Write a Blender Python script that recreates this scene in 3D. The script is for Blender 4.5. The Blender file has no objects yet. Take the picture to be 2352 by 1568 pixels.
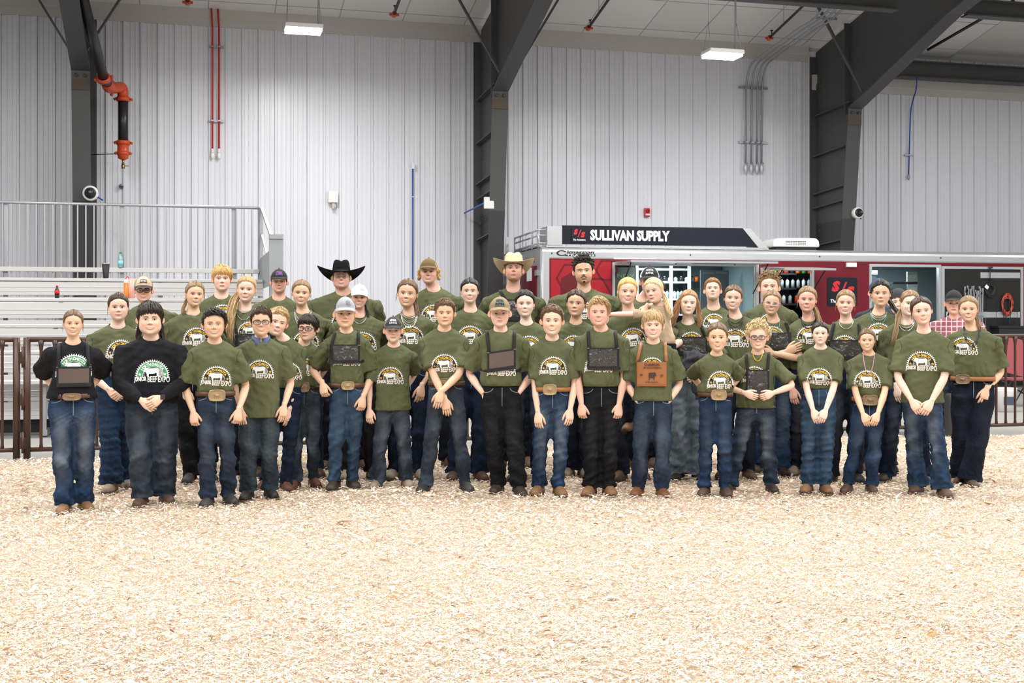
import bpy, math, random
import numpy as np
from mathutils import Vector, Matrix
from mathutils.bvhtree import BVHTree
random.seed(7); np.random.seed(7)
PI = math.pi
S = bpy.context.scene
COL = S.collection
# ------------------------------------------------------------------ camera
F = 2800.0; CH = 1.30; HY = 735.0; CX = 1176.0
cd = bpy.data.cameras.new('camera'); cam = bpy.data.objects.new('camera', cd); COL.objects.link(cam)
cam.location = (0, 0, CH); cam.rotation_euler = (PI/2, 0, 0)
cd.sensor_width = 36; cd.lens = F/2352*36; cd.shift_y = -(784-HY)/2352.0
cd.clip_end = 200; cd.clip_start = .05
S.camera = cam
# ------------------------------------------------------------------ view, world, lights
S.view_settings.view_transform = 'Standard'; S.view_settings.look = 'None'
S.view_settings.gamma = 1; S.view_settings.use_curve_mapping = False
S.view_settings.exposure = 0.76
w = bpy.data.worlds.new('world'); S.world = w; w.use_nodes = True
w.node_tree.nodes['Background'].inputs[0].default_value = (.93, .96, 1, 1)
w.node_tree.nodes['Background'].inputs[1].default_value = .12
TH = math.atan(.264); O0 = Vector((0, 24.32, 0))
U = Vector((math.cos(TH), math.sin(TH), 0)); N = Vector((math.sin(TH), -math.cos(TH), 0))
def bld(a, o, z=0.0):                    # building frame: a along the wall, o out from it
    return O0 + U*a + N*o + Vector((0, 0, z))
def area_light(p, size, power, col=(1, .985, .96), size_y=None, rot=(0, 0, 0)):
    l = bpy.data.lights.new('hall_light', 'AREA'); l.energy = power; l.color = col
    l.shape = 'RECTANGLE'; l.size = size; l.size_y = size_y or size
    o = bpy.data.objects.new('hall_light', l); COL.objects.link(o); o.location = p; o.rotation_euler = rot
    return o
for a in (-15, -9, -3, 3, 9, 15):                 # rows of high bay lamps out over the arena
    for o in (9, 14, 19.5, 25):
        area_light(bld(a, o, 6.6), 1.6, (150 if o < 12 else 170 if o < 22 else 220), size_y=1.2, rot=(0, 0, TH))
# ------------------------------------------------------------------ materials
MATS = {}
def nd(nt, t, **kw):
    n = nt.nodes.new(t)
    for k, v in kw.items():
        if k in n.inputs: n.inputs[k].default_value = v
        else: setattr(n, k, v)
    return n
def mat(name, col, rough=.6, metal=0.0, noise=0.0, nscale=8.0, bump=0.0, bscale=60.0, stretch=(1, 1, 1), spec=.5,
        vcol=None, emit=None, estr=1.0, trans=0.0, sss=0.0, rnd=0.0, bdist=.002, sheen=0, coat=0):
    if name in MATS: return MATS[name]
    m = bpy.data.materials.new(name); m.use_nodes = True; nt = m.node_tree
    p = nt.nodes['Principled BSDF']
    c = (*col, 1)
    p.inputs['Base Color'].default_value = c; p.inputs['Roughness'].default_value = rough
    p.inputs['Metallic'].default_value = metal; p.inputs['Specular IOR Level'].default_value = spec
    if trans: p.inputs['Transmission Weight'].default_value = trans
    if sss:
        p.inputs['Subsurface Weight'].default_value = sss; p.inputs['Subsurface Scale'].default_value = .012
        p.inputs['Subsurface Radius'].default_value = (1, .35, .2)
    if sheen: p.inputs['Sheen Weight'].default_value = sheen
    if coat: p.inputs['Coat Weight'].default_value = coat
    if emit:
        p.inputs['Emission Color'].default_value = (*emit, 1); p.inputs['Emission Strength'].default_value = estr
    L = nt.links
    src = None
    if vcol:
        a = nd(nt, 'ShaderNodeAttribute', attribute_name=vcol); src = a.outputs['Color']
    if noise or bump:
        tc = nd(nt, 'ShaderNodeTexCoord'); mp = nd(nt, 'ShaderNodeMapping'); mp.inputs['Scale'].default_value = stretch
        L.new(tc.outputs['Object'], mp.inputs[0])
    if noise:
        t = nd(nt, 'ShaderNodeTexNoise'); t.inputs['Scale'].default_value = nscale; t.inputs['Detail'].default_value = 5
        L.new(mp.outputs[0], t.inputs[0])
        mr = nd(nt, 'ShaderNodeMapRange'); mr.inputs[1].default_value = .25; mr.inputs[2].default_value = .12
        mr.inputs[3].default_value = 1-noise; mr.inputs[4].default_value = 1+noise*.6
        L.new(t.outputs[0], mr.inputs[0])
        mx = nd(nt, 'ShaderNodeMix', data_type='RGBA', blend_type='MULTIPLY'); mx.inputs[0].default_value = 1
        if src: L.new(src, mx.inputs[6])
        else: mx.inputs[6].default_value = c
        L.new(mr.outputs[0], mx.inputs[7]); src = mx.outputs[2]
    if rnd:
        oi = nd(nt, 'ShaderNodeObjectInfo'); mr = nd(nt, 'ShaderNodeMapRange'); mr.inputs[3].default_value = 1-rnd; mr.inputs[4].default_value = 1+rnd*.5
        L.new(oi.outputs['Random'], mr.inputs[0])
        mx = nd(nt, 'ShaderNodeMix', data_type='RGBA', blend_type='MULTIPLY'); mx.inputs[0].default_value = 1
        if src: L.new(src, mx.inputs[6])
        else: mx.inputs[6].default_value = c
        L.new(mr.outputs[0], mx.inputs[7]); src = mx.outputs[2]
    if src: L.new(src, p.inputs['Base Color'])
    if bump:
        t = nd(nt, 'ShaderNodeTexNoise'); t.inputs['Scale'].default_value = bscale; t.inputs['Detail'].default_value = 4
        L.new(mp.outputs[0], t.inputs[0])
        b = nd(nt, 'ShaderNodeBump'); b.inputs['Strength'].default_value = bump; b.inputs['Distance'].default_value = bdist
        L.new(t.outputs[0], b.inputs['Height']); L.new(b.outputs[0], p.inputs['Normal'])
    MATS[name] = m
    return m
def srgb(r, g, b):
    f = lambda c: (c/255/12.92 if c <= 10 else ((c/255+.055)/1.055)**2.4)
    return (f(r), f(g), f(b))
# ------------------------------------------------------------------ mesh builder
class MB:
    def __init__(s): s.v = []; s.f = []; s.m = []; s.sm = []; s.n = 0; s.col = {}
    def add(s, vs, fs, mi=0, smooth=False):
        vs = np.asarray(vs, dtype=float).reshape(-1, 3); b = s.n
        s.v.append(vs); s.n += len(vs)
        for f in fs: s.f.append(tuple(int(i)+b for i in f)); s.m.append(mi); s.sm.append(smooth)
        return b
    def box(s, x0, x1, y0, y1, z0, z1, mi=0):
        v = [(x, y, z) for z in (z0, z1) for y in (y0, y1) for x in (x0, x1)]
        s.add(v, [(0, 2, 3, 1), (4, 5, 7, 6), (0, 1, 5, 4), (2, 6, 7, 3), (0, 4, 6, 2), (1, 3, 7, 5)], mi)
    def bar(s, p, q, w, h, mi=0, up=(0, 0, 1)):          # box beam between two points
        p = Vector(p); q = Vector(q); d = (q-p).normalized(); up = Vector(up)
        x = d.cross(up)
        if x.length < 1e-4: x = d.cross(Vector((0, 1, 0)))
        x.normalize(); y = x.cross(d).normalized()
        v = [c+x*(i*w/2)+y*(j*h/2) for c in (p, q) for j in (-1, 1) for i in (-1, 1)]
        s.add([tuple(a) for a in v], [(0, 1, 3, 2), (4, 6, 7, 5), (0, 4, 5, 1), (2, 3, 7, 6), (0, 2, 6, 4), (1, 5, 7, 3)], mi)
    def tube(s, pts, r, n=8, mi=0, cap=True, flat=1.0, smooth=True, up=(0, 0, 1)):
        pts = [Vector(p) for p in pts]; k = len(pts)
        rs = [r]*k if np.isscalar(r) else list(r)
        fl = [flat]*k if np.isscalar(flat) else list(flat)
        vs = []; prev = None
        for i, p in enumerate(pts):
            d = (pts[min(i+1, k-1)]-pts[max(i-1, 0)])
            d = d.normalized() if d.length > 1e-9 else Vector((0, 0, 1))
            x = (prev if prev is not None else d.cross(Vector(up)))
            if prev is None and x.length < 1e-3: x = d.cross(Vector((0, 1, 0)))
            x = (x-d*x.dot(d)); x.normalize(); prev = x; y = d.cross(x)
            for j in range(n):
                a = 2*PI*j/n; vs.append(p+x*(math.cos(a)*rs[i])+y*(math.sin(a)*rs[i]*fl[i]))
        fs = [(i*n+j, i*n+(j+1) % n, (i+1)*n+(j+1) % n, (i+1)*n+j) for i in range(k-1) for j in range(n)]
        if cap: fs += [tuple(range(n-1, -1, -1)), tuple(range((k-1)*n, k*n))]
        s.add([tuple(v) for v in vs], fs, mi, smooth)
    def loft(s, rings, mi=0, cap=(True, True), smooth=True, closed=True):
        rings = np.asarray(rings, dtype=float); k, n = rings.shape[:2]; m = n if closed else n-1
        fs = [(i*n+j, i*n+(j+1) % n, (i+1)*n+(j+1) % n, (i+1)*n+j) for i in range(k-1) for j in range(m)]
        if cap[0]: fs.append(tuple(range(n-1, -1, -1)))
        if cap[1]: fs.append(tuple(range((k-1)*n, k*n)))
        return s.add(rings.reshape(-1, 3), fs, mi, smooth)
    def prism(s, poly, axis, a0, a1, mi=0):              # extrude polygon (2D) along axis 0/1/2
        n = len(poly); vs = []
        for a in (a0, a1):
            for (p, q) in poly:
                c = [p, q]; c.insert(axis, a); vs.append(c)
        fs = [tuple(range(n-1, -1, -1)), tuple(range(n, 2*n))]+[(i, (i+1) % n, n+(i+1) % n, n+i) for i in range(n)]
        s.add(vs, fs, mi)
    def ellipsoid(s, c, r, n=12, k=8, mi=0, mx=None):
        rings = []
        for i in range(k+1):
            t = PI*i/k; st = max(math.sin(t), 1e-3)
            rings.append([(r[0]*st*math.cos(2*PI*j/n), r[1]*st*math.sin(2*PI*j/n), -r[2]*math.cos(t)) for j in range(n)])
        R = np.array(rings)
        if mx is not None: R = R @ np.array(mx).T
        s.loft(R+np.array(c), mi)
    def build(s, name, mats, parent=None, recalc=False, kind=None):
        me = bpy.data.meshes.new(name)
        V = np.concatenate(s.v) if s.v else np.zeros((0, 3))
        nl = sum(len(f) for f in s.f)
        me.vertices.add(len(V)); me.vertices.foreach_set('co', V.ravel())
        me.loops.add(nl); me.polygons.add(len(s.f))
        li = np.fromiter((i for f in s.f for i in f), dtype=np.int32, count=nl)
        ls = np.array([len(f) for f in s.f], dtype=np.int32); st = np.concatenate([[0], np.cumsum(ls)[:-1]]).astype(np.int32)
        me.loops.foreach_set('vertex_index', li); me.polygons.foreach_set('loop_start', st)
        try: me.polygons.foreach_set('loop_total', ls)
        except Exception: pass
        me.polygons.foreach_set('material_index', np.array(s.m, dtype=np.int32))
        me.polygons.foreach_set('use_smooth', np.array(s.sm, dtype=bool))
        me.update(calc_edges=True); me.validate()
        if recalc:
            import bmesh
            bm = bmesh.new(); bm.from_mesh(me); bmesh.ops.recalc_face_normals(bm, faces=bm.faces); bm.to_mesh(me); bm.free()
        if not isinstance(mats, (list, tuple)): mats = [mats]
        for m in mats: me.materials.append(m)
        o = bpy.data.objects.new(name, me); COL.objects.link(o)
        if parent: o.parent = parent
        if kind: o['kind'] = kind
        return o
def tag(o, label=None, cat=None, group=None, kind=None):
    if label: o['label'] = label
    if cat: o['category'] = cat
    if group: o['group'] = group
    if kind: o['kind'] = kind
    return o
def thing(name, loc, label, cat, rz=0.0, group=None):
    o = bpy.data.objects.new(name, None); COL.objects.link(o); o.empty_display_size = .1
    o.location = loc; o.rotation_euler = (0, 0, rz)
    return tag(o, label, cat, group)
_T = {}
def text_geom(body, bold=0.0, res=2):
    k = (body, bold)
    if k in _T: return _T[k]
    cu = bpy.data.curves.new('t', 'FONT'); cu.body = body; cu.size = 1; cu.offset = bold; cu.resolution_u = res
    ob = bpy.data.objects.new('t', cu); me = bpy.data.meshes.new_from_object(ob)
    v = np.array([p.co[:2] for p in me.vertices]).reshape(-1, 2); f = [tuple(p.vertices) for p in me.polygons]
    bpy.data.objects.remove(ob); bpy.data.curves.remove(cu); bpy.data.meshes.remove(me)
    if len(v):
        v = v-[v[:, 0].min(), v[:, 1].min()]
    _T[k] = (v, f); return _T[k]
def put_text(mb, body, x0, x1, z0, z1, y, mi, bold=0.0, shear=0.0):    # flat lettering on an x-z face
    v, f = text_geom(body, bold); w = v[:, 0].max(); h = v[:, 1].max()
    X = x0+v[:, 0]/w*(x1-x0); Z = z0+v[:, 1]/h*(z1-z0); X = X+shear*(Z-z0)
    mb.add(np.stack([X, np.full(len(X), y), Z], 1), f, mi)
def cyl(mb, c, r, h, n=16, mi=0, r2=None):               # upright cylinder / cone frustum
    mb.tube([(c[0], c[1], c[2]), (c[0], c[1], c[2]+h)], [r, r if r2 is None else r2], n, mi)
# pixel helpers (photograph frame, used only to size and place real geometry)
def at(px, py, d): return Vector(((px-CX)*d/F, d, CH+(HY-py)*d/F))
def a_of(px, o):                                         # position along the wall seen at px, o metres out
    xn = (px-CX)/F; C = O0+N*o
    return (xn*C.y-C.x)/(U.x-xn*U.y)
def z_of(px, py, o):
    a = a_of(px, o); d = (O0+N*o+U*a).y
    return CH+(HY-py)*d/F
# ================================================================== BUILDING
M_wall = mat('white_liner_metal', (.78, .79, .84), rough=.34, noise=.05, nscale=1.5, rnd=.03)
M_trim = mat('beige_trim_metal', (.62, .59, .56), rough=.45, noise=.08, nscale=4)
M_ceil = mat('white_vinyl_insulation', (.80, .79, .77), rough=.6, noise=.05, nscale=3, bump=.3, bscale=30, rnd=.04)
M_seam = mat('ceiling_seam_grey', (.42, .42, .42), rough=.6)
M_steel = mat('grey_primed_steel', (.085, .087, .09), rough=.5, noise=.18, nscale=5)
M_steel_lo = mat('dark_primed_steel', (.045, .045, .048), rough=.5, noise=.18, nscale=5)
M_galv = mat('galvanised_steel', (.45, .47, .49), rough=.4, metal=.6, noise=.15, nscale=20)
M_alu = mat('aluminium_plank', (.60, .59, .58), rough=.42, metal=.15, noise=.07, nscale=12, stretch=(.3, 1, 3))
M_black = mat('matte_black', (.012, .012, .014), rough=.6)
M_dark = mat('dark_grey_plastic', (.03, .03, .033), rough=.45)
M_white = mat('white_plastic', (.82, .82, .80), rough=.4)
M_orange = mat('orange_coupling_paint', (.62, .075, .02), rough=.4, noise=.1)
M_pipe = mat('black_steel_pipe', (.022, .022, .025), rough=.35, noise=.3, nscale=9)
M_red = mat('red_conduit_paint', (.62, .02, .02), rough=.35)
M_blue = mat('blue_cable_jacket', (.02, .07, .42), rough=.4)
M_glassdk = mat('smoked_dome', (.02, .02, .022), rough=.05)
M_brass = mat('brass', (.45, .33, .14), rough=.3, metal=1)
M_rust = mat('rusty_bolt_plate', (.16, .12, .09), rough=.7, noise=.4, nscale=25)
M_conc = mat('grey_concrete', (.34, .33, .31), rough=.7, noise=.14, nscale=1.2, bump=.15, bscale=20)
M_lamp = mat('lamp_lens', (1, 1, 1), emit=(1, 1, 1), estr=14)
ROT = TH
def bfix(o):                                             # place an object meshed in the building frame (y = -o)
    o.location = O0; o.rotation_euler = (0, 0, ROT); return o
def bthing(name, a, o, z, label, cat, group=None):
    return thing(name, bld(a, o, z), label, cat, ROT, group)
# floor
m = MB(); m.box(-20, 24, -4.0, 36, -.30, -.035); fl = m.build('floor', M_conc, kind='structure')
# wall: ribbed liner sheets, each its own piece
H_W = 7.02
m = MB(); m.box(-18, 20, .02, .2, 0, 7.3); wb = bfix(m.build('wall_back', mat('wall_backing', (.55, .55, .56)), kind='structure'))
def rib_profile():
    p = []
    for k in range(3):
        x = k*.3048
        p += [(x, .004), (x+.012, .036), (x+.048, .036), (x+.06, .004), (x+.125, .004), (x+.132, .011), (x+.152, .011), (x+.159, .004),
              (x+.215, .004), (x+.222, .011), (x+.242, .011), (x+.249, .004)]
    p.append((.9144-.002, .004)); return p
m = MB(); pr = rib_profile(); n = len(pr)
vs = [(x, -d, z) for z in (0, H_W) for x, d in pr]
m.add(vs, [(i, i+1, n+i+1, n+i) for i in range(n-1)])
for k in range(3):                                       # screw heads along the ribs
    for z in (1.1, 2.55, 4.0, 5.45):
        m.box(k*.3048+.09, k*.3048+.1, -.012, -.004, z, z+.01)
sheet = m.build('wall_sheet', M_wall, wb)
sheet.location = (-13.2, 0, 0)
for i in range(-5, 36):
    if i == 0: continue
    c = sheet.copy(); COL.objects.link(c); c.parent = wb; c.location = (-13.2+i*.9144, -.0005*(i % 2), 0)
# trim at the top of the wall: two folded strips
m = MB(); m.prism([(-.05, 6.79), (-.055, 6.93), (-.09, 6.95), (-.09, 7.13), (.0, 7.15), (0, 6.79)], 0, -14, a_of(1858, .1))
bfix(m.build('trim_1', M_trim, kind='structure'))
m = MB(); m.prism([(-.05, 6.2), (-.06, 6.33), (-.09, 6.35), (-.09, 6.52), (0, 6.52), (0, 6.2)], 0, a_of(1858, .1)+.1, 20)
bfix(m.build('trim_2', M_trim, kind='structure'))
# ceiling: sloped deck with insulation panels below it
SL = .212; Z0 = 7.10
def cz(o): return Z0+SL*o
m = MB(); m.prism([(.3, Z0+.02), (-31, cz(31)+.02), (-31, cz(31)+.2), (.3, Z0+.2)], 0, -18, 22)
ce = bfix(m.build('ceiling', mat('ceiling_deck', (.66, .65, .63), rough=.7), kind='structure'))
pm = None
def panel_mesh(o0, o1, wd):
    m = MB(); g = .006
    m.prism([(-o0-g, cz(o0+g)), (-o1+g, cz(o1-g)), (-o1+g, cz(o1-g)+.03), (-o0-g, cz(o0+g)+.03)], 0, g, wd-g)
    return m
rows = [(.02, .4)]+[(.4+1.22*k, 1.62+1.22*k) for k in range(7)]
for (o0, o1) in rows:
    first = None
    for i in range(19):
        a = -13.2+1.22*i
        if first is None:
            first = panel_mesh(o0, o1, 1.22).build('ceiling_panel', M_ceil, ce); first.location = (a, 0, -.012); c = first
        else:
            c = first.copy(); COL.objects.link(c); c.parent = ce; c.location = (a, 0, -.012)
m = MB()
for (o0, o1) in rows: m.prism([(-o1-.012, cz(o1)-.016), (-o1+.012, cz(o1)-.016), (-o1+.012, cz(o1)), (-o1-.012, cz(o1))], 0, -13.2, 10)
for i in range(20):
    m.prism([(0, Z0-.016), (-8.9, cz(8.9)-.016), (-8.9, cz(8.9)), (0, Z0)], 0, -13.21+1.22*i, -13.19+1.22*i)
m.build('seam_strip', M_seam, ce)
# frames: tapered column + rafter haunch
def frame(px, label, split):
    a = a_of(px, .05); t = bthing('steel_frame', a, 0, 0, label, 'steel frame')
    hw = .15; D0, D1, ZK = .95, 1.58, 5.56; RS = .335; OE = 9.0
    ztop = lambda o: cz(o)-.10
    def web_x(): return (-.012, .012)
    zs = 3.35
    Ds = D0+(D1-D0)*zs/ZK
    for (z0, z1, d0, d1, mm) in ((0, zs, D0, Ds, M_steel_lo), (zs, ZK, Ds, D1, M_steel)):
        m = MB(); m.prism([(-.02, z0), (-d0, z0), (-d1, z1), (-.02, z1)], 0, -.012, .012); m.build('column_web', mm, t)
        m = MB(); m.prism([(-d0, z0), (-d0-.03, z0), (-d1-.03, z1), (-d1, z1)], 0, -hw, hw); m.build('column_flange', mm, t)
    m = MB(); m.box(-hw, hw, -.045, -.02, 0, 6.9); m.build('column_flange', M_steel, t)
    # rafter web and bottom flange, from the knee up along the roof
    zb = lambda o: ZK+RS*(o-D1) if o < 4.9 else ZK+RS*(4.9-D1)+SL*(o-4.9)
    m = MB(); P = [(-.03, ZK), (-D1, ZK)]+[(-o, zb(o)) for o in (4.9, OE)]+[(-OE, ztop(OE)), (-.03, ztop(0))]
    m.prism(P, 0, -.012, .012); m.build('rafter_web', M_steel, t)
    m = MB()
    for (o0, o1) in ((D1, 4.9), (4.9, OE)):
        m.prism([(-o0, zb(o0)), (-o1, zb(o1)), (-o1, zb(o1)-.03), (-o0, zb(o0)-.03)], 0, -hw, hw)
    m.build('rafter_flange', M_steel, t)
    m = MB(); m.box(-hw, hw, -D1-.012, -D1, ZK-.34, ZK-.02); m.build('splice_plate', M_rust, t)
    for sx in (-.07, .07):
        m = MB(); m.tube([(sx, -D1-.035, ZK-.1), (sx, -D1-.07, ZK-.1)], .03, 6); m.build('bolt', M_rust, t)
    m = MB(); m.box(-hw+.02, -.012, -1.42, -1.39, ZK-.1, ztop(1.4)); m.box(.012, hw-.02, -1.42, -1.39, ZK-.1, ztop(1.4)); m.build('stiffener', M_steel, t)
    for z in (2.95, 3.75, 4.05, 4.85, 5.7):
        m = MB(); d = D0+(D1-D0)*z/ZK-.02
        m.prism([(-.1, z-.09), (-d, z-.02), (-d, z), (-.1, z-.07)], 0, -.12, -.012); m.build('stiffener', M_steel, t)
    for z in (3.2, 4.45, 6.2):
        for k in range(3):
            m = MB(); m.tube([(-.012, -.22, z+.09*k), (-.03, -.22, z+.09*k)], .02, 6); m.build('bolt', M_rust, t)
    # flange braces up to the purlins
    for sx in (-1, 1):
        m = MB(); zq = zb(2.1)+.06; m.bar((sx*.14, -2.1, zq), (sx*1.15, -2.1, cz(2.1)-.06), .07, .035); m.build('flange_brace', M_steel, t)
    return t, a
f1 = frame(222-20, 'grey tapered steel column and rafter at the far left beside the black pipe', 0)
f2 = frame(1105, 'grey tapered steel column and rafter in the middle, between the two hanging lamps', 0)
f3 = frame(1876, 'grey tapered steel column and rafter on the right behind the round camera', 0)
# long struts between the frames
def strut(px0, px1, o, z0, z1, label):
    a0 = a_of(px0, o); a1 = a_of(px1, o); t = bthing('strut_beam', a0, o, (z0+z1)/2, label, 'beam'); L = a1-a0; h = (z1-z0)/2
    m = MB(); m.box(0, L, -.01, .01, -h, h); m.build('web', M_steel, t)
    for s in (-1, 1):
        m = MB(); m.box(0, L, -.11, .11, s*h-.012, s*h+.012); m.build('flange', M_steel, t)
    return t
strut(1575, 2058, 4.6, z_of(2045, 24, 4.6), z_of(2045, 24, 4.6)+.30, 'dark steel strut along the top edge above the conduit bundle')
strut(2215, 2420, 4.6, z_of(2352, 46, 4.6), z_of(2352, 46, 4.6)+.28, 'dark steel strut at the top right corner')
strut(2060, 2440, .42, 6.5, 6.84, 'dark steel strut over the right hand wall, beside the ceiling')
# ------------------------------------------------------------------ pipes, conduits, lamps
def polyr(pts, k=5, r=.12):                              # round the corners of a polyline
    pts = [Vector(p) for p in pts]; out = [pts[0]]
    for i in range(1, len(pts)-1):
        a, b, c = pts[i-1], pts[i], pts[i+1]; da = (a-b).normalized(); dc = (c-b).normalized()
        rr = min(r, (a-b).length*.45, (c-b).length*.45); p0 = b+da*rr; p1 = b+dc*rr
        for j in range(k+1):
            t = j/k; out.append(p0*(1-t)**2+b*2*t*(1-t)+p1*t*t)
    out.append(pts[-1]); return out
def L(px, py, o, base):                                  # local coords in a building-frame thing
    a = a_of(px, o); return Vector((a-base[0], -(o-base[1]), z_of(px, py, o)-base[2]))
b = (a_of(283, .9), .9, z_of(283, 330, .9))
t = bthing('drain_pipe', *b, 'thick black sprinkler main with orange couplings dropping down the left wall', 'pipe')
R = .087
q0 = L(176, -60, 3.6, b); q1 = L(238, 180, 1.75, b); q2 = L(262, 212, 1.1, b); q3 = L(283, 228, .9, b); q4 = L(283, 328, .9, b); q5 = L(283, 352, .9, b)
m = MB(); m.tube([q0, q1], R, 16); m.tube([q1, q1+(q2-q1)*.35], R, 16); m.build('sloped_pipe', M_pipe, t)
m = MB(); m.tube(polyr([q1+(q2-q1)*.3, L(250, 203, 1.3, b), L(282, 200, .92, b), q3], 6, .14), R*1.12, 16); m.build('elbow', M_orange, t)
m = MB(); m.tube([q3, q4], R, 16); m.build('drop_pipe', M_pipe, t)
def coup(p, d, r=R*1.35):
    d = Vector(d).normalized(); p = Vector(p); m = MB(); m.tube([p-d*.035, p+d*.035], r, 16)
    s = d.cross(Vector((0, 1, 0))).normalized()
    for k in (-1, 1): m.tube([p+s*k*(r+.01)-d*.02, p+s*k*(r+.03)+d*.02], .025, 8)
    m.build('coupling', M_orange, t)
coup(q1, q1-q0); coup(q3, (0, 0, 1)); coup(q4, (0, 0, 1)); coup(L(283, 352, .9, b), (0, 0, 1), R*1.2)
coup(L(256, 200, 1.15, b), (1, .3, 0), R*1.3)
m = MB(); m.tube([q4, q5, q5-Vector((0, 0, .09)), q5-Vector((0, 0, .12))], [R*1.15, R*1.15, R*1.0, R*.4], 16); m.build('end_fitting', M_orange, t)
m = MB(); m.tube([q5-Vector((0, 0, .1)), q5-Vector((0, 0, .2))], .02, 8); m.tube([q5-Vector((0, 0, .19)), q5-Vector((0, 0, .27))], .03, 8); m.tube([q5+Vector((0, 0, -.22)), q5+Vector((.1, 0, -.22))], .008, 6)
m.build('drain_valve', M_brass, t)
m = MB(); m.tube([L(200, 355, .1, b), L(283, 353, .9, b)], .008, 5); m.build('tie_rod', M_dark, t)
# sprinkler branch pipes under the roof
for (px, py, px2, py2, o, lab) in ((905, 34, 925, -12, 2.2, 'black sprinkler pipe with red end cap hanging left of the middle steel frame'),
        (1351, 65, 1425, -28, 1.6, 'black sprinkler pipe with red end cap right of the middle steel frame'),
        (1766, 88, 1885, -22, 1.5, 'black sprinkler pipe with red end cap beside the conduit bundle'),
        (431, 6, 436, -30, 2.6, 'short black sprinkler pipe end with red cap at the top, left of the lamp')):
    bb = (a_of(px, o), o, z_of(px, py, o)); t = bthing('sprinkler_pipe', *bb, lab, 'pipe', 'sprinkler pipes')
    e = Vector((0, -3.2, .68))
    m = MB(); m.tube([(0, 0, 0), e], .026, 10); m.build('pipe', M_pipe, t)
    m = MB(); m.tube([(0, .02, -.004), (0, -.05, .01)], .05, 10); m.box(-.085, .085, -.03, .0, -.02, .02); m.build('end_cap', M_orange, t)
    m = MB(); m.tube([(0, -.12, .02), (0, -.12, .12)], .012, 6); m.tube([(0, -.12, .12), (0, -.12, .135)], .03, 8); m.build('sprinkler_head', M_dark, t)
    m = MB(); m.tube([(0, -.62, .13), (0, -.62, cz(o+.62)-bb[2]-.0)], .006, 5); m.build('hanger_rod', M_galv, t)
b = (a_of(2150, 3.2), 3.2, z_of(2150, 90, 3.2))
t = bthing('sprinkler_pipe', *b, 'thin black pipe crossing behind the right hand rafter', 'pipe', 'sprinkler pipes')
m = MB(); m.tube([L(2330, 0, 3.9, b), L(2130, 115, 2.6, b)], .03, 8); m.build('pipe', M_pipe, t)
# red conduits
for px, lab in ((488, 'left one of the two thin red conduits running down the wall'), (503, 'right one of the two thin red conduits running down the wall')):
    bb = (a_of(px, .09), .09, z_of(px, 345, .09)); t = bthing('red_conduit', *bb, lab, 'conduit', 'red conduits')
    m = MB(); zt = cz(.1)-bb[2]; m.tube([(0, 0, 0), (0, 0, zt-.35), (-.02, -.05, zt-.02)], .017, 8); m.build('conduit', M_red, t)
    m = MB(); m.tube([(0, 0, .03), (0, 0, -.02), (0, 0, -.05)], [.02, .028, .03], 8); m.ellipsoid((0, 0, -.1), (.035, .03, .07)); m.build('conduit_body', M_white, t)
for py, lab in ((108, 'upper metal channel clamping the red conduits'), (278, 'lower metal channel clamping the red conduits')):
    a0 = a_of(480, .06); t = bthing('channel_clamp', a0, .06, z_of(498, py, .06), lab, 'clamp')
    m = MB(); m.box(0, .27, -.02, .02, -.022, .022); m.build('channel', M_galv, t)
    for k in (.065, .19):
        m = MB(); m.box(k-.03, k+.03, -.055, -.02, -.012, .012); m.build('strap', M_galv, t)
# blue conduit with white head
bb = (a_of(948, .06), .06, 1.2); t = bthing('blue_conduit', *bb, 'thin blue cable running up the wall to a small white box', 'cable')
zt = z_of(948, 388, .06)-1.2
m = MB(); m.tube([(0, 0, 0), (0, 0, zt)], .014, 8); m.build('cable', M_blue, t)
m = MB(); m.box(-.03, .03, -.04, .02, zt, zt+.1); m.tube([(0, -.01, zt+.08), (0, -.01, zt+.12)], .028, 8); m.build('junction_head', M_white, t)
m = MB(); m.box(-.02, .02, -.02, .01, zt-.55, zt-.535); m.build('clip', M_white, t)
# wireless boxes
bb = (a_of(765, .1), .1, z_of(765, 452, .1)); t = bthing('antenna_box', *bb, 'white square antenna box on the wall with a small cable box under it', 'box')
m = MB(); m.box(-.095, .095, -.03, .04, -.11, .11); o = m.build('cover', M_white, t); bv = o.modifiers.new('b', 'BEVEL'); bv.width = .012; bv.segments = 2
m = MB(); m.box(-.02, .045, -.01, .04, -.225, -.125); m.build('cable_box', mat('beige_box', (.6, .5, .42)), t)
m = MB(); m.tube([(.04, -.02, -.12), (.07, -.02, -.17), (.06, -.02, -.24), (.03, -.02, -.2)], .005, 5); m.build('cable', M_blue, t)
bb = (a_of(1123, 1.35), 1.35, z_of(1123, 466, 1.35)); t = bthing('antenna_box', *bb, 'white square antenna box fixed to the middle steel column on a blue arm', 'box')
m = MB(); m.box(-.095, .095, -.03, .03, -.11, .11); o = m.build('cover', M_white, t); bv = o.modifiers.new('b', 'BEVEL'); bv.width = .012; bv.segments = 2
m = MB(); m.tube([(-.08, .03, .0), (-.2, 1.2, -.09)], .016, 8); m.build('arm', mat('light_blue_conduit', (.05, .16, .48)), t)
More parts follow.
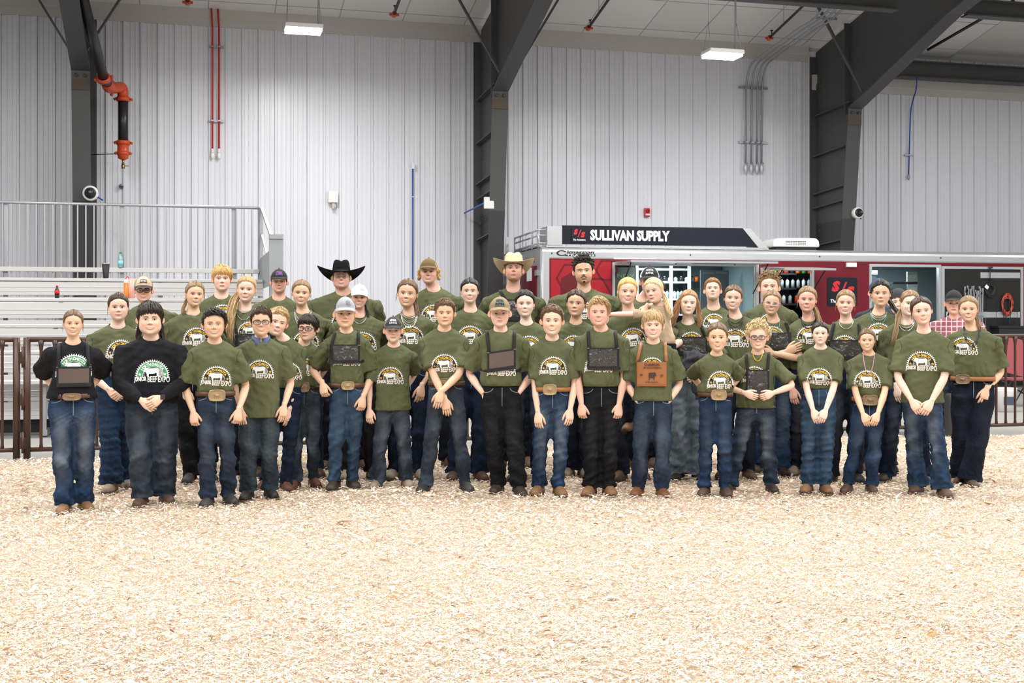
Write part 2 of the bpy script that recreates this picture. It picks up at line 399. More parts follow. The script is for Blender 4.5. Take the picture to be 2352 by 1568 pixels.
# dome cameras
for px, py, o, r, lab, dx in ((208, 444, 1.42, .13, 'round white security camera with dark dome on the left steel column', 0), (1969, 489, 1.42, .115, 'round white security camera with dark dome on the right steel column', .02)):
    bb = (a_of(px, o), o, z_of(px, py, o)); t = bthing('dome_camera', *bb, lab, 'security camera')
    m = MB(); m.tube([(0, .12, 0), (0, .0, 0), (0, -.05, 0), (0, -.06, 0)], [r*.9, r, r, r*.8], 28); m.build('housing', M_white, t)
    m = MB(); m.tube([(0, -.055, 0), (0, -.075, 0)], r*.74, 28); m.build('ring', M_dark, t)
    m = MB(); m.ellipsoid((dx, -.08, 0), (r*.55, r*.5, r*.55), 20, 12); m.build('dome', M_glassdk, t)
    m = MB(); m.ellipsoid((dx, -.115-r*.28, .01), (r*.2, r*.1, r*.2), 10, 6); m.build('lens', mat('lens_grey', (.15, .15, .16), rough=.1), t)
    m = MB(); m.tube([(0, .1, -.02), (r, .12, -.06), (r+.06, .15, -.1)], .015, 6); m.build('cable', M_blue if px < 1000 else M_dark, t)
# fire alarm
bb = (a_of(1486, .06), .06, z_of(1486, 488, .06)); t = bthing('fire_alarm', *bb, 'red fire alarm strobe on the wall above the trailer sign', 'fire alarm')
m = MB(); m.box(-.058, .058, -.03, .03, -.09, .09); o = m.build('housing', mat('alarm_red', (.6, .01, .02), rough=.3), t); bv = o.modifiers.new('b', 'BEVEL'); bv.width = .01; bv.segments = 2
m = MB(); m.tube([(0, -.03, .03), (0, -.045, .03)], .035, 14); m.build('sounder', mat('alarm_dark_red', (.3, .005, .01), rough=.3), t)
m = MB(); m.box(-.045, .045, -.055, -.03, -.06, -.03); m.build('strobe', M_white, t)
# small grey sensor under the pipe
bb = (a_of(279, .05), .05, z_of(279, 427, .05)); t = bthing('wall_sensor', *bb, 'small grey knob on the wall below the orange pipe end', 'sensor')
m = MB(); m.tube([(0, .03, 0), (0, -.02, 0)], [.045, .04], 12); m.build('base', mat('sensor_grey', (.3, .3, .28)), t)
m = MB(); m.box(-.03, .03, -.05, -.02, -.04, .0); m.build('bracket', M_dark, t)
# four grey conduits sweeping from the roof down the wall
tops = [1915, 1929, 1944, 1958]; bots = [1712, 1725, 1738, 1749]
for k in range(4):
    o = .1; bb = (a_of(bots[k], o), o, z_of(bots[k], 376, o))
    t = bthing('conduit', *bb, '%s of the four galvanised conduits sweeping down the right hand wall' % ('leftmost', 'second from the left', 'third from the left', 'rightmost')[k], 'conduit', 'four galvanised conduits')
    Pn = [Vector((0, 0, 0)), L(bots[k]+2, 190, o, bb), L(bots[k]+10, 148, .25, bb), L(tops[k]-85, 68, 1.9, bb), L(tops[k]-48, 46, 2.5, bb), L(tops[k]+30, -35, 4.2, bb)]
    m = MB(); m.tube(polyr(Pn, 6, .3), .021, 10); m.build('tube', M_galv, t)
    m = MB(); m.ellipsoid((0, -.01, -.1), (.045, .04, .115), 12, 8); m.build('end_box', mat('grey_casting', (.6, .6, .6), rough=.4, metal=.3), t)
    m = MB(); m.tube([(.005, -.03, -.01), (.005, -.03, .02)], .03, 8); m.build('collar', M_galv, t)
for py, lab in ((202, 'upper perforated channel behind the four conduits'), (328, 'lower perforated channel behind the four conduits')):
    a0 = a_of(1697, .05); a1 = a_of(1763, .05); t = bthing('channel_clamp', a0, .05, z_of(1730, py, .05), lab, 'clamp')
    m = MB(); m.box(0, a1-a0, -.015, .02, -.022, .022); m.build('channel', M_galv, t)
    for bx in bots:
        m = MB(); aa = a_of(bx, .05)-a0; m.box(aa-.035, aa+.035, -.09, -.015, -.012, .012); m.build('strap', M_galv, t)
b = (a_of(1898, 2.6), 2.6, z_of(1898, 42, 2.6)); t = bthing('trapeze_hanger', *b, 'metal trapeze bar holding the conduits under the roof', 'hanger')
m = MB(); m.box(-.22, .22, -.02, .02, -.02, .02); m.build('channel', M_galv, t)
for s in (-.2, .2):
    m = MB(); m.tube([(s, 0, 0), (s, 0, cz(2.6)-b[2])], .006, 6); m.build('rod', M_galv, t)
# right blue cable
b = (a_of(2087, .07), .07, z_of(2087, 400, .07)); t = bthing('blue_cable', *b, 'blue cable hanging down the wall at the far right', 'cable')
m = MB(); m.tube(polyr([(0, 0, 0), L(2090, 300, .07, b), L(2092, 245, .1, b), L(2105, 205, .35, b), L(2106, 178, .55, b)], 4, .2), .014, 8); m.build('cable', M_blue, t)
m = MB(); m.ellipsoid((0, 0, -.06), (.03, .03, .07)); m.build('end_fitting', M_galv, t)
m = MB(); m.box(-.1, .1, -.02, .02, .40, .43); m.build('clamp', M_galv, t)
# hanging high bay lamps
for px, py, o, wd, lab, dz in ((697, 69, 3.2, .60, 'bright white hanging lamp left of the middle steel frame', 1.0), (1659, 127, 4.7, .60, 'bright white hanging lamp above the trailer sign', 1.4)):
    b = (a_of(px, o), o, z_of(px, py, o)); t = bthing('hanging_lamp', *b, lab, 'lamp', 'high bay lamps')
    m = MB(); m.box(-wd/2, wd/2, -.20, .20, .02, .07); m.box(-wd/2-.005, wd/2+.005, -.21, -.20, -.0, .06); m.build('housing', M_white, t)
    for k in (-.13, 0, .13):
        m = MB(); m.box(-wd/2+.01, wd/2-.01, k-.05, k+.05, -.035, .02); m.build('light_tube', M_lamp, t)
    zt = cz(o)-b[2]
    for s in (-1, 1):
        m = MB(); m.tube([(s*wd*.46, -.15, .07), (s*wd*.42, 0, .55), (s*wd*.46, .15, .07)], .004, 5); m.tube([(s*wd*.42, 0, .55), (s*wd*.42, 0, zt)], .004, 5); m.build('wire', M_galv, t)
    m = MB(); m.tube([(wd*.4, .02, .07), (wd*.41, .01, zt)], .012, 6); m.build('power_cord', M_galv, t)
    l = area_light(bld(b[0], o, b[2]-.06), wd, 80, size_y=.4, rot=(0, 0, TH))
# ================================================================== SHAVINGS (loose, countless)
M_chip = mat('wood_shavings', (1, 1, 1), rough=.75, vcol='tone', spec=.2)
def _ground():
    g = np.random.default_rng(3)
    # rolling bed with a ragged edge just past the fence
    nx, ny = 260, 200
    ys = np.linspace(3.2, 15.2, ny); V = []
    def bed(x, y):
        e = 12.35+.262*x+.12*np.sin(x*2.1)+.07*np.sin(x*5.3+1); z = .014*np.sin(x*2.3+y*1.7)*np.sin(y*2.9-x)+.006*np.sin(x*7+y*5)
        return np.where(y > 6, z*.7, z)+.03*np.exp(-((y-e+.35)/.25)**2)
    for y in ys:
        xs = np.linspace(-.62*y, .62*y, nx)
        e = (12.35+.262*xs+.12*np.sin(xs*2.1)+.07*np.sin(xs*5.3+1))
        drop = np.clip((y-e)/.35, 0, 1)
        z = .014*np.sin(xs*2.3+y*1.7)*np.sin(y*2.9-xs)+.006*np.sin(xs*7+y*5)+.002*g.standard_normal(nx)
        z = np.where(y > 6, z*.7, z)-drop*.16+.03*np.exp(-((y-e+.35)/.25)**2)
        V.append(np.stack([xs, np.full(nx, y), z], 1))
    V = np.array(V); m = MB(); m.loft(V, 0, (False, False), True, False)
    ob = m.build('shavings_bed', None or mat('shavings_bed', (.78, .62, .47), rough=.85, noise=.3, nscale=38, bump=1.0, bscale=90, bdist=.02))
    # chips
    n = 370000
    d = 1/(1/4.1+(1/13.6-1/4.1)*g.random(n)**.80)        # more of them close to the camera
    x = (g.random(n)*2-1)*.53*d
    keep = d < 12.5+.262*x; d = d[keep]; x = x[keep]; n = len(d)
    L = np.exp(g.normal(-4.35, .45, n)); W = L*(.16+.30*g.random(n)); big = g.random(n) < .006; L[big] *= 2.0
    far = np.clip(d/8, .8, 1.35); L *= far; W *= far
    th = g.random(n)*PI; th = np.where(g.random(n) < .45, g.normal(0, .35, n), th)
    tilt = g.normal(0, .26, n); roll = g.normal(0, .42, n); z = bed(x, d)+.004+.014*g.random(n)+.5*L*np.abs(np.sin(tilt))
    ct, st = np.cos(th), np.sin(th)
    ux = np.stack([ct*np.cos(tilt), st*np.cos(tilt), np.sin(tilt)], 1)
    vx = np.stack([-st*np.cos(roll), ct*np.cos(roll), np.sin(roll)], 1); nz = np.cross(ux, vx)
    c = np.stack([x, d, z], 1); bend = (g.random(n)*.45)[:, None]*L[:, None]
    P = np.empty((n, 6, 3))
    for k, (a, bq) in enumerate(((-.5, 0), (0, 1), (.5, 0))):
        tw = (.55 if a else 1.0)
        P[:, 2*k] = c+ux*(a*L)[:, None]-vx*(W*.5*tw)[:, None]+nz*bend*bq*.5
        P[:, 2*k+1] = c+ux*(a*L)[:, None]+vx*(W*.5*tw)[:, None]+nz*bend*bq*.5
    me = bpy.data.meshes.new('wood_shavings'); me.vertices.add(n*6); me.vertices.foreach_set('co', P.ravel())
    b0 = np.arange(n)[:, None]*6
    q = np.concatenate([b0+np.array([0, 2, 3, 1]), b0+np.array([2, 4, 5, 3])], 1).astype(np.int32).ravel()
    me.loops.add(len(q)); me.polygons.add(2*n); me.loops.foreach_set('vertex_index', q)
    me.polygons.foreach_set('loop_start', np.arange(2*n, dtype=np.int32)*4); me.update(calc_edges=True)
    pal = np.array([(.84, .69, .54), (.87, .75, .62), (.80, .63, .47), (.68, .47, .30), (.50, .27, .12), (.90, .81, .71), (.20, .12, .07)])
    ci = g.choice(7, n, p=[.26, .25, .17, .08, .035, .19, .015]); C = pal[ci]*(.9+.2*g.random((n, 1)))
    at_ = me.color_attributes.new('tone', 'FLOAT_COLOR', 'POINT')
    cc = np.ones((n, 6, 4)); cc[:, :, :3] = np.clip(C, 0, 1)[:, None, :]; at_.data.foreach_set('color', cc.ravel())
    me.materials.append(M_chip)
    o = bpy.data.objects.new('wood_shavings', me); COL.objects.link(o)
    tag(o, 'pale loose wood shavings covering the arena floor', 'wood shavings', kind='stuff')
    tag(ob, 'thick bed of wood shavings under the loose chips', 'wood shavings', kind='stuff')
_ground()
# ================================================================== FENCE
M_brown = mat('brown_painted_steel', (.075, .035, .022), rough=.38, noise=.2, nscale=10)
FC = Vector((0, 12.8, 0)); FD = U
def f_at(px, dy=0.0):
    xn = (px-CX)/F; X = 12.8*xn/(1-.264*xn); return Vector((X, 12.8+.264*X, 0))
def fence_panel(px0, px1, label, step=27.5, posts=(1, 1), skip=0):
    A = f_at(px0); B = f_at(px1); Lg = (B-A).length
    t = thing('fence_panel', A, label, 'fence', TH, 'brown livestock panels')
    m = MB(); m.tube([(0, 0, 1.115), (Lg, 0, 1.115)], .024, 10); m.build('top_rail', M_brown, t)
    m = MB(); m.tube([(0, 0, .07), (Lg, 0, .07)], .022, 10); m.build('bottom_rail', M_brown, t)
    for s, x in zip(posts, (0.0, Lg)):
        if s:
            m = MB(); m.tube([(x, 0, -.02), (x, 0, 1.135)], .033, 12); m.build('post', M_brown, t)
    first = None; nb = int(round(Lg/.128)); 
    for i in range(1, nb):
        x = Lg*i/nb
        if first is None:
            m = MB(); m.tube([(0, 0, .07), (0, 0, .13), (0, 0, 1.0), (0, 0, 1.06), (0, 0, 1.11)], [.02, .0145, .0145, .022, .03], 8); first = m.build('baluster', M_brown, t); first.location = (x, 0, 0)
        else:
            c = first.copy(); COL.objects.link(c); c.parent = t; c.location = (x, 0, 0)
    return t, Lg
t1, lg = fence_panel(-95, 38, 'brown steel livestock panel at the far left edge')
for z in (.14, .55, .95):
    m = MB(); m.box(lg+.03, lg+.10, -.03, .03, z-.06, z+.05); m.tube([(lg+.06, -.03, z-.1), (lg+.06, -.03, z+.1)], .014, 8); m.build('latch', M_brown, t1)
fence_panel(62, 470, 'brown steel livestock panel behind the girl in the black shirt')
fence_panel(474, 930, 'brown steel livestock panel behind the left half of the group')
fence_panel(934, 1420, 'brown steel livestock panel behind the middle of the group')
fence_panel(1424, 1925, 'brown steel livestock panel behind the right half of the group')
fence_panel(1929, 2500, 'brown steel livestock panel reaching the right edge')
# ================================================================== BLEACHERS
def BL(px, d0=13.6):                                     # plane parallel to the wall through depth d0 at px 200
    pass
BO = at(200, HY, 13.9); BO.z = 0
def blx(px, y):                                          # local x on a line parallel to the wall y metres behind BO
    C = BO-N*y; xn = (px-CX)/F; return (xn*C.y-C.x)/(U.x-xn*U.y)
bt = thing('bleachers', BO, 'aluminium bleachers with a tall guard rail along the top row', 'bleachers', TH)
XL = -3.2; XR = blx(606, 2.2)
def rowbox(name, y0, y1, z0, z1, x1=None):
    m = MB(); x1 = x1 or XR
    m.box(XL, x1, y0, y1, z0, z1)
    for k in range(1, int((z1-z0)/.055)):                # extruded grooves
        zz = z0+k*.055; m.box(XL, x1, y0-.004, y0, zz-.008, zz+.008)
    o = m.build(name, M_alu, bt); bv = o.modifiers.new('b', 'BEVEL'); bv.width = .006; bv.segments = 1
rows_ = [(.0, .62), (.62, .94), (1.24, 1.25), (1.86, 1.58), (2.48, 1.86)]
rowbox('skirt_plank', .28, .31, .16, .36); rowbox('skirt_plank', .28, .31, .375, .57)
for i, (y, z) in enumerate(rows_):
    rowbox('seat_plank', y, y+.26, z-.045, z)
    if i < 4:
        zf = z-.17
        rowbox('foot_plank', y+.28, y+.52, zf-.04, zf)
        zn = rows_[i+1][1]; hh = (zn-.05-zf)
        rowbox('riser_plank', y+.55, y+.575, zf+.01, zf+.01+hh*.46); rowbox('riser_plank', y+.55, y+.575, zf+.02+hh*.5, zn-.06)
rowbox('foot_plank', 2.78, 3.25, 1.66, 1.70)
RY = 3.3
zr = lambda py: CH+(HY-py)*(BO.y+RY)/F
rowbox('guard_plank', RY-.03, RY, 2.0-.03, 2.035)
m = MB(); m.box(XL, XR, -.0+RY-.04, RY, 1.82, 1.845); m.build('toe_rail', M_galv, bt)
ZT = 2.92
m = MB(); m.tube([(XL, RY, ZT), (XR, RY, ZT)], .021, 10); m.build('top_rail', M_galv, bt)
first = None; nb = int((XR-XL)/.108)
for i in range(nb+1):
    x = XR-.108*i
    if first is None:
        m = MB(); m.box(-.009, .009, -.009, .009, 1.72, ZT); first = m.build('baluster', M_galv, bt); first.location = (x, RY, 0)
    else:
        c = first.copy(); COL.objects.link(c); c.parent = bt; c.location = (x, RY, 0)
for px in (12, 280, 537, 598):
    x = blx(px, RY); m = MB(); m.box(x-.03, x+.03, RY+.02, RY+.06, .02, ZT-.02); m.build('rail_post', M_galv, bt)
for x in np.linspace(XL+.3, XR-.15, 5):                  # supports under the planks
    m = MB(); m.bar((x, .1, .02), (x, 3.2, .02), .07, .07); m.bar((x, .12, .55), (x, 3.1, 1.75), .06, .06)
    for y, z in rows_: m.bar((x, y+.13, .03), (x, y+.13, z-.05), .05, .05)
    m.build('support_frame', M_galv, bt)
m = MB(); m.box(XL, XR, .42, .44, .0, .18); m.build('gap_shade_strip', M_black, bt)  # black strip standing in for the shade in the gap under the skirt
# end rail at the right hand side, sloping down
xe = XR+.03
m = MB()
m.bar((xe, RY, ZT), (xe+.03, 1.4, 2.36), .04, .04); m.bar((xe, RY, .1), (xe, RY, ZT), .05, .05)
m.bar((xe+.03, 1.4, .6), (xe+.03, 1.4, 2.36), .06, .06)
m.bar((xe, RY, 2.55), (xe+.03, .9, 1.75), .03, .03); m.build('end_rail', M_galv, bt)
m = MB(); m.box(xe-.01, xe+.01, 1.5, RY, 1.75, 2.2); m.build('end_panel', M_galv, bt)
m = MB(); m.box(xe-.02, xe+.16, 1.2, 1.26, .9, 2.37); m.box(xe-.02, xe+.16, 1.18, 1.28, 2.34, 2.4); m.build('end_post', M_galv, bt)
def bpt(px, y, z): v = BO+U*blx(px, y)-N*y; return Vector((v.x, v.y, z))
# bottles and cups standing on the bleachers
t = thing('water_bottle', bpt(277, RY-.015, 2.036), 'clear plastic water bottle with green cap on the top plank', 'bottle', TH)
m = MB(); m.tube([(0, 0, 0), (0, 0, .01), (0, 0, .14), (0, 0, .18), (0, 0, .2)], [.028, .033, .033, .015, .013], 14); m.build('body', mat('clear_blue_plastic', (.55, .78, .8), rough=.1, trans=.6), t)
m = MB(); cyl(m, (0, 0, .2), .016, .025, 12); m.build('cap', mat('green_cap', (.02, .3, .15)), t)
m = MB(); cyl(m, (0, 0, .04), .034, .06, 14); m.build('label_band', mat('cyan_label', (.25, .7, .8)), t)
t = thing('tumbler', bpt(243, 2.58, 1.861), 'black insulated tumbler on the top seat plank', 'tumbler', TH)
m = MB(); m.tube([(0, 0, 0), (0, 0, .02), (0, 0, .19)], [.035, .037, .05], 16); m.build('body', M_black, t)
m = MB(); cyl(m, (0, 0, .19), .052, .012, 16); m.build('lid', M_galv, t)
t = thing('soda_bottle', bpt(131, 1.98, 1.581), 'small dark soda bottle with red label on the bleacher seat', 'bottle', TH)
m = MB(); m.tube([(0, 0, 0), (0, 0, .05), (0, 0, .1), (0, 0, .13), (0, 0, .15)], [.028, .031, .03, .014, .013], 14); m.build('body', mat('cola_brown', (.02, .008, .006), rough=.1), t)
m = MB(); cyl(m, (0, 0, .06), .032, .04, 14); m.build('label_band', mat('label_red', (.65, .01, .02)), t)
m = MB(); cyl(m, (0, 0, .145), .015, .02, 12); m.build('cap', MATS['label_red'], t)
t = thing('sport_jug', bpt(293, 1.99, 1.581), 'orange sport jug with white lid on the bleachers beside the tan cap', 'jug', TH)
m = MB(); m.tube([(0, 0, 0), (0, 0, .01), (0, 0, .2)], [.045, .05, .05], 16); m.build('body', mat('jug_orange', (.85, .2, .02), rough=.35), t)
m = MB(); m.tube([(0, 0, .2), (0, 0, .23), (0, 0, .26)], [.05, .045, .02], 16); m.build('lid', M_white, t)
m = MB(); m.tube([(-.03, 0, .25), (0, 0, .29), (.03, 0, .25)], .008, 8); m.build('handle', mat('jug_red', (.6, .05, .03)), t)
t = thing('plastic_cup', bpt(303, 1.93, 1.581), 'pink plastic cup beside the orange jug', 'cup', TH)
m = MB(); m.tube([(0, 0, 0), (0, 0, .26)], [.035, .048], 16); m.build('body', mat('cup_pink', (.8, .4, .33), rough=.3), t)
# ================================================================== TRAILER
TT = math.radians(12.0); TC = at(1245, HY, 21.7); TC.z = 0
TU = Vector((math.cos(TT), math.sin(TT), 0)); TN = Vector((math.sin(TT), -math.cos(TT), 0))
def tx(px, o=0.0):
    C = TC+TN*o; xn = (px-CX)/F; return (xn*C.y-C.x)/(TU.x-xn*TU.y)
def tz(px, py, o=0.0):
    d = (TC+TN*o+TU*tx(px, o)).y; return CH+(HY-py)*d/F
tr = thing('show_trailer', TC, 'long dark red and silver display trailer with open sales windows', 'trailer', TT)
M_tred = mat('trailer_red', (.17, .008, .018), rough=.22, noise=.06, nscale=2, coat=.3)
M_tred2 = mat('trailer_mural_red', (.36, .012, .02), rough=.25)
M_sil = mat('brushed_silver_trim', (.60, .61, .63), rough=.30, metal=.6, noise=.04, nscale=6)
M_navy = mat('sign_navy', (.008, .010, .020), rough=.5, spec=.25)
M_sred = mat('sign_red', (.62, .015, .025), rough=.4)
M_txt = mat('sign_white', (.85, .85, .86), rough=.4)
M_teal = mat('interior_teal', (.35, .47, .49), rough=.5)
LT = 12.6; ZB = .75; ZT1 = 2.40; WD = 2.35
xs_ = lambda px: tx(px)
w1 = (tx(1406), tx(1742)); w2 = (tx(1746), tx(1868)); dr = (tx(1997), tx(2157)); d2 = (tx(2160), tx(2346))
zw = 2.33-.02
# side skin with real openings
m = MB()
def side(x0, x1, z0, z1, mi=0): m.box(x0, x1, 0, .04, z0, z1, mi)
side(0.13, w1[0], ZB, ZT1); side(w1[0], w1[1], ZB, 1.15); side(w1[0], w1[1], zw, ZT1)
side(w1[1], w2[0], ZB, ZT1); side(w2[0], w2[1], ZB, 1.15); side(w2[0], w2[1], zw-.06, ZT1)
side(w2[1], dr[0], ZB, ZT1); side(dr[0], dr[1], zw+.03, ZT1); side(dr[1], LT, ZB, ZT1)
m.build('side_wall', M_tred, tr)
for pxa in (1900, 2160):
    m = MB(); m.box(tx(pxa)-.004, tx(pxa)+.004, -.004, 0, ZB, ZT1); m.build('panel_seam', M_dark, tr)
# mural on the rear part of the side
m = MB(); mx0, mx1 = .16, w1[0]-.02
m.box(mx0, mx1, -.003, 0, 1.2, 2.38, 0)
for (cx_, cz_, r_) in ((.55, 2.05, .28), (.95, 1.75, .34), (1.2, 2.2, .2)):
    for q in range(6):
        a0, a1 = q*PI/3, (q+1)*PI/3
        m.bar((cx_+r_*math.cos(a0), -.006, cz_+r_*math.sin(a0)), (cx_+r_*math.cos(a1), -.006, cz_+r_*math.sin(a1)), .006, .03, 1)
m.add([(.3, -.005, 1.3), (.7, -.005, 1.6), (.62, -.005, 2.2), (.35, -.005, 2.05)], [(0, 1, 2, 3)], 1)
m.build('mural', [M_tred2, mat('mural_dark', (.12, .004, .01), rough=.3)], tr)
# silver band, corner post, roof, ends, floor
m = MB()
arc = [(-.0, 2.40), (-.012, 2.42), (-.012, 2.52), (.0, 2.56), (.03, 2.59), (.08, 2.61), (.2, 2.62), (.2, 2.40)]
m.prism(arc, 0, 0, LT); m.build('roof_band', M_sil, tr)
m = MB(); m.box(-.012, .0, -.03, .05, .6, 2.56); m.box(0, .13, -.012, .05, .6, 2.42); m.tube([(.005, .01, .6), (.005, .01, 2.5)], .03, 10); m.build('corner_post', M_sil, tr)
m = MB(); m.box(0, LT, .15, WD, 2.57, 2.6); m.build('roof', M_sil, tr)
m = MB(); m.box(0, LT, .0, WD, .55, .75); m.build('chassis', M_dark, tr)
m = MB(); m.box(.02, LT, WD-.04, WD, .75, 2.57); m.build('back_wall', M_teal, tr)
m = MB(); m.box(.14, LT, .05, WD-.05, 2.5, 2.53); m.build('inner_ceiling', mat('inner_ceiling', (.55, .62, .62)), tr)
for x in (1.5, 2.6): 
    m = MB(); m.tube([(x, .25, .38), (x, .03, .38)], .38, 24); m.build('wheel', M_black, tr)
# rear face
m = MB(); m.box(-.03, 0, .0, WD, .6, 2.56); m.build('rear_frame', M_sil, tr)
m = MB(); m.box(-.05, -.03, .25, WD-.3, .8, 2.28); m.build('rear_door', M_tred, tr)
for z in (1.0, 1.55, 2.15):
    m = MB(); m.box(-.07, -.03, .12, .3, z-.05, z+.05); m.build('hinge', M_galv, tr)
m = MB(); m.box(-.055, -.05, .6, 1.0, 2.02, 2.26); m.build('sticker', M_txt, tr)
m = MB(); m.box(-.05, -.03, .45, .62, 2.36, 2.44); m.build('marker_light', mat('marker_red', (.4, .02, .03)), tr)
# maker's lettering on the band
m = MB(); za, zb_ = 2.455, 2.535; x0 = tx(1278)
m.add([(tx(1290)+.10*math.cos(a)*s_, -.017, 2.497+.052*math.sin(a)*s_) for a in np.linspace(.5, 5.6, 16) for s_ in (1, .66)], [(2*i, 2*i+2, 2*i+3, 2*i+1) for i in range(15)], 0)
put_text(m, 'imarron', tx(1302), tx(1364), 2.490, 2.548, -.017, 0, .03, .15)
m.box(tx(1298), tx(1367), -.0155, -.0135, 2.442, 2.480); put_text(m, 'TRAILERS', tx(1300), tx(1365), 2.447, 2.475, -.018, 1, .02)
m.build('lettering', [M_black, M_txt], tr)
for px in (1267, 1585, 1882, 2160):
    m = MB(); m.tube([(tx(px), -.012, 2.49), (tx(px), -.02, 2.49)], .014, 10); m.build('rivet', M_dark, tr)
# window frames, interior, shelves, bottles
def wframe(x0, x1, z0, z1, name='window_frame'):
    m = MB(); k = .05
    m.box(x0-k, x0, -.02, .06, z0-k, z1+k); m.box(x1, x1+k, -.02, .06, z0-k, z1+k)
    m.box(x0, x1, -.02, .06, z1, z1+k); m.box(x0, x1, -.02, .06, z0-k, z0); return m.build(name, M_sil, tr)
wframe(w1[0]+.05, w1[1]-.05, 1.2, zw-.02); wframe(w2[0]+.05, w2[1]-.04, 1.2, zw-.09)
wframe(dr[0]+.04, dr[1]-.02, .8, zw+.0, 'door_frame')
m = MB(); m.box(tx(1732), tx(1739), .0, .05, 1.15, 2.3); m.build('mullion', M_sil, tr)
m = MB(); m.box(w2[0]-.02, w2[0]+.02, .05, 1.8, .8, 2.5); m.build('partition', M_teal, tr)
m = MB(); m.box(tx(1900), tx(1900)+.03, .05, 2.3, .8, 2.5); m.build('partition', M_dark, tr)
M_pane = mat('window_glass', (.75, .95, .95), rough=.02, trans=.95, spec=.6)
M_sh = mat('shelf_white', (.78, .80, .80), rough=.4)
def shelves(x0, x1, y, zs, matl, dep=.35):
    for z in zs:
        m = MB(); m.box(x0, x1, y, y+dep, z-.035, z); m.build('shelf', matl, tr)
shelves(tx(1512), tx(1640), 1.3, (1.42, 1.72, 2.05, 2.3), M_sh)
m = MB(); m.box(tx(1512), tx(1640), 1.66, 1.68, .9, 2.5); m.build('shelf_back', mat('shelf_dark', (.06, .08, .085)), tr)
for px in (1513, 1596, 1640):
    m = MB(); m.box(tx(px)-.03, tx(px)+.03, 1.28, 1.32, .9, 2.5); m.build('shelf_upright', M_sh, tr)
m = MB(); m.box(tx(1424), tx(1500), 1.0, 1.03, 1.1, 2.3); o = m.build('chalkboard', mat('chalk_grey', (.12, .14, .135), rough=.6), tr)
M_chalk = mat('chalk_text', (.45, .47, .45)); M_chg = mat('chalk_green', (.35, .42, .18))
m = MB(); put_text(m, 'NEW', tx(1455), tx(1495), tz(1450, 637, -.98), tz(1450, 629, -.98), .99, 1, .01); m.build('chalk_lettering', [M_chalk, M_chg], o)
for k in range(7):
    m = MB(); put_text(m, 'QUICK DRY PERFECT SHOW FOAM'[k:k+9], tx(1457), tx(1485), 2.0-.09*k, 2.04-.09*k, .99, 0); m.build('chalk_lettering', M_chalk, o)
m = MB(); m.box(tx(1645), tx(1712), .8, .83, 1.1, 2.25); o = m.build('chalkboard', mat('chalk_blue', (.10, .14, .16), rough=.6), tr)
m = MB(); put_text(m, 'Supreme Pack Savings', tx(1650), tx(1676), tz(1660, 630, -.8), tz(1660, 624, -.8), .79, 0); put_text(m, 'Mane Point Savings', tx(1682), tx(1707), tz(1690, 630, -.8), tz(1690, 624, -.8), .79, 0)
m.build('chalk_lettering', M_chalk, o)
shelves(tx(1790), tx(1862), .6, (1.35, 1.62, 1.92, 2.2), mat('shelf_black', (.02, .02, .022)), .3)
m = MB(); m.box(w2[0]+.05, tx(1862), .95, .97, .9, 2.5); m.build('shelf_back', MATS['shelf_black'], tr)
shelves(tx(2004), tx(2085), 1.5, (1.5, 1.85, 2.15), M_sh); shelves(tx(2095), tx(2152), .7, (1.3, 1.55, 1.8, 2.05), MATS['shelf_black'], .3)
for q, z in enumerate((1.3, 1.55, 1.8, 2.05)):
    m = MB(); m.box(tx(2126), tx(2150), .66, .70, z+.005, z+.2); put_text(m, 'FLAT OUT', tx(2128), tx(2148), z+.08, z+.14, .655, 1, .02); m.build('carton', [mat('carton_teal', (.28, .42, .38)), M_txt], tr)
m = MB(); m.box(tx(2010), tx(2070), .9, 1.3, 2.2, 2.28); m.box(tx(2010), tx(2066), .9, 1.3, 1.95, 2.16, 1); m.build('wall_unit', [M_sh, MATS['shelf_dark']], tr)
M_bt = [mat('bottle_%s' % n, c, rough=.25) for n, c in (('white', (.75, .77, .78)), ('pale_blue', (.35, .5, .75)), ('black', (.02, .02, .025)), ('orange', (.8, .16, .02)), ('red', (.6, .04, .02)), ('green', (.1, .35, .05)), ('clear', (.4, .45, .45)))]
_bt = {}
def bottle(x, y, z, mi, h, r, label, group):
    k = (mi, round(h, 3), r)
    root = thing('bottle', TC+TU*x-TN*y+Vector((0, 0, z)), label, 'bottle', TT, group)
    if k not in _bt:
        m = MB(); m.tube([(0, 0, 0), (0, 0, h*.7), (0, 0, h*.82), (0, 0, h*.86)], [r, r, r*.45, r*.4], 10); b_ = m.build('body', M_bt[mi], root)
        m = MB(); cyl(m, (0, 0, h*.86), r*.45, h*.14, 8); c_ = m.build('cap', M_bt[2 if mi != 2 else 0], root); _bt[k] = (b_, c_)
    else:
        for s in _bt[k]: c = s.copy(); COL.objects.link(c); c.parent = root
g = random.Random(5)
ORD = ['first', 'second', 'third', 'fourth', 'fifth', 'sixth', 'seventh', 'eighth', 'ninth', 'tenth', 'eleventh', 'twelfth', 'thirteenth', 'fourteenth', 'fifteenth', 'sixteenth', 'seventeenth', 'eighteenth']
CN = ('white', 'pale blue', 'black', 'orange', 'red', 'green', 'clear')
def fill(pa, pb, y, z, n, mis, h, label, group, r=.035):
    for i in range(n):
        x = tx(pa, -y)+(tx(pb, -y)-tx(pa, -y))*i/(n-1); bottle(x, y, z, mis[i % len(mis)], h, r, '%s %s, %s from the left' % (CN[mis[i % len(mis)]], label, ORD[i]), group)
fill(1524, 1590, 1.4, 1.72, 9, (0, 1, 0, 0, 1), .17, 'bottle on the middle shelf in the large trailer window', 'bottles on the upper shelf of the large window')
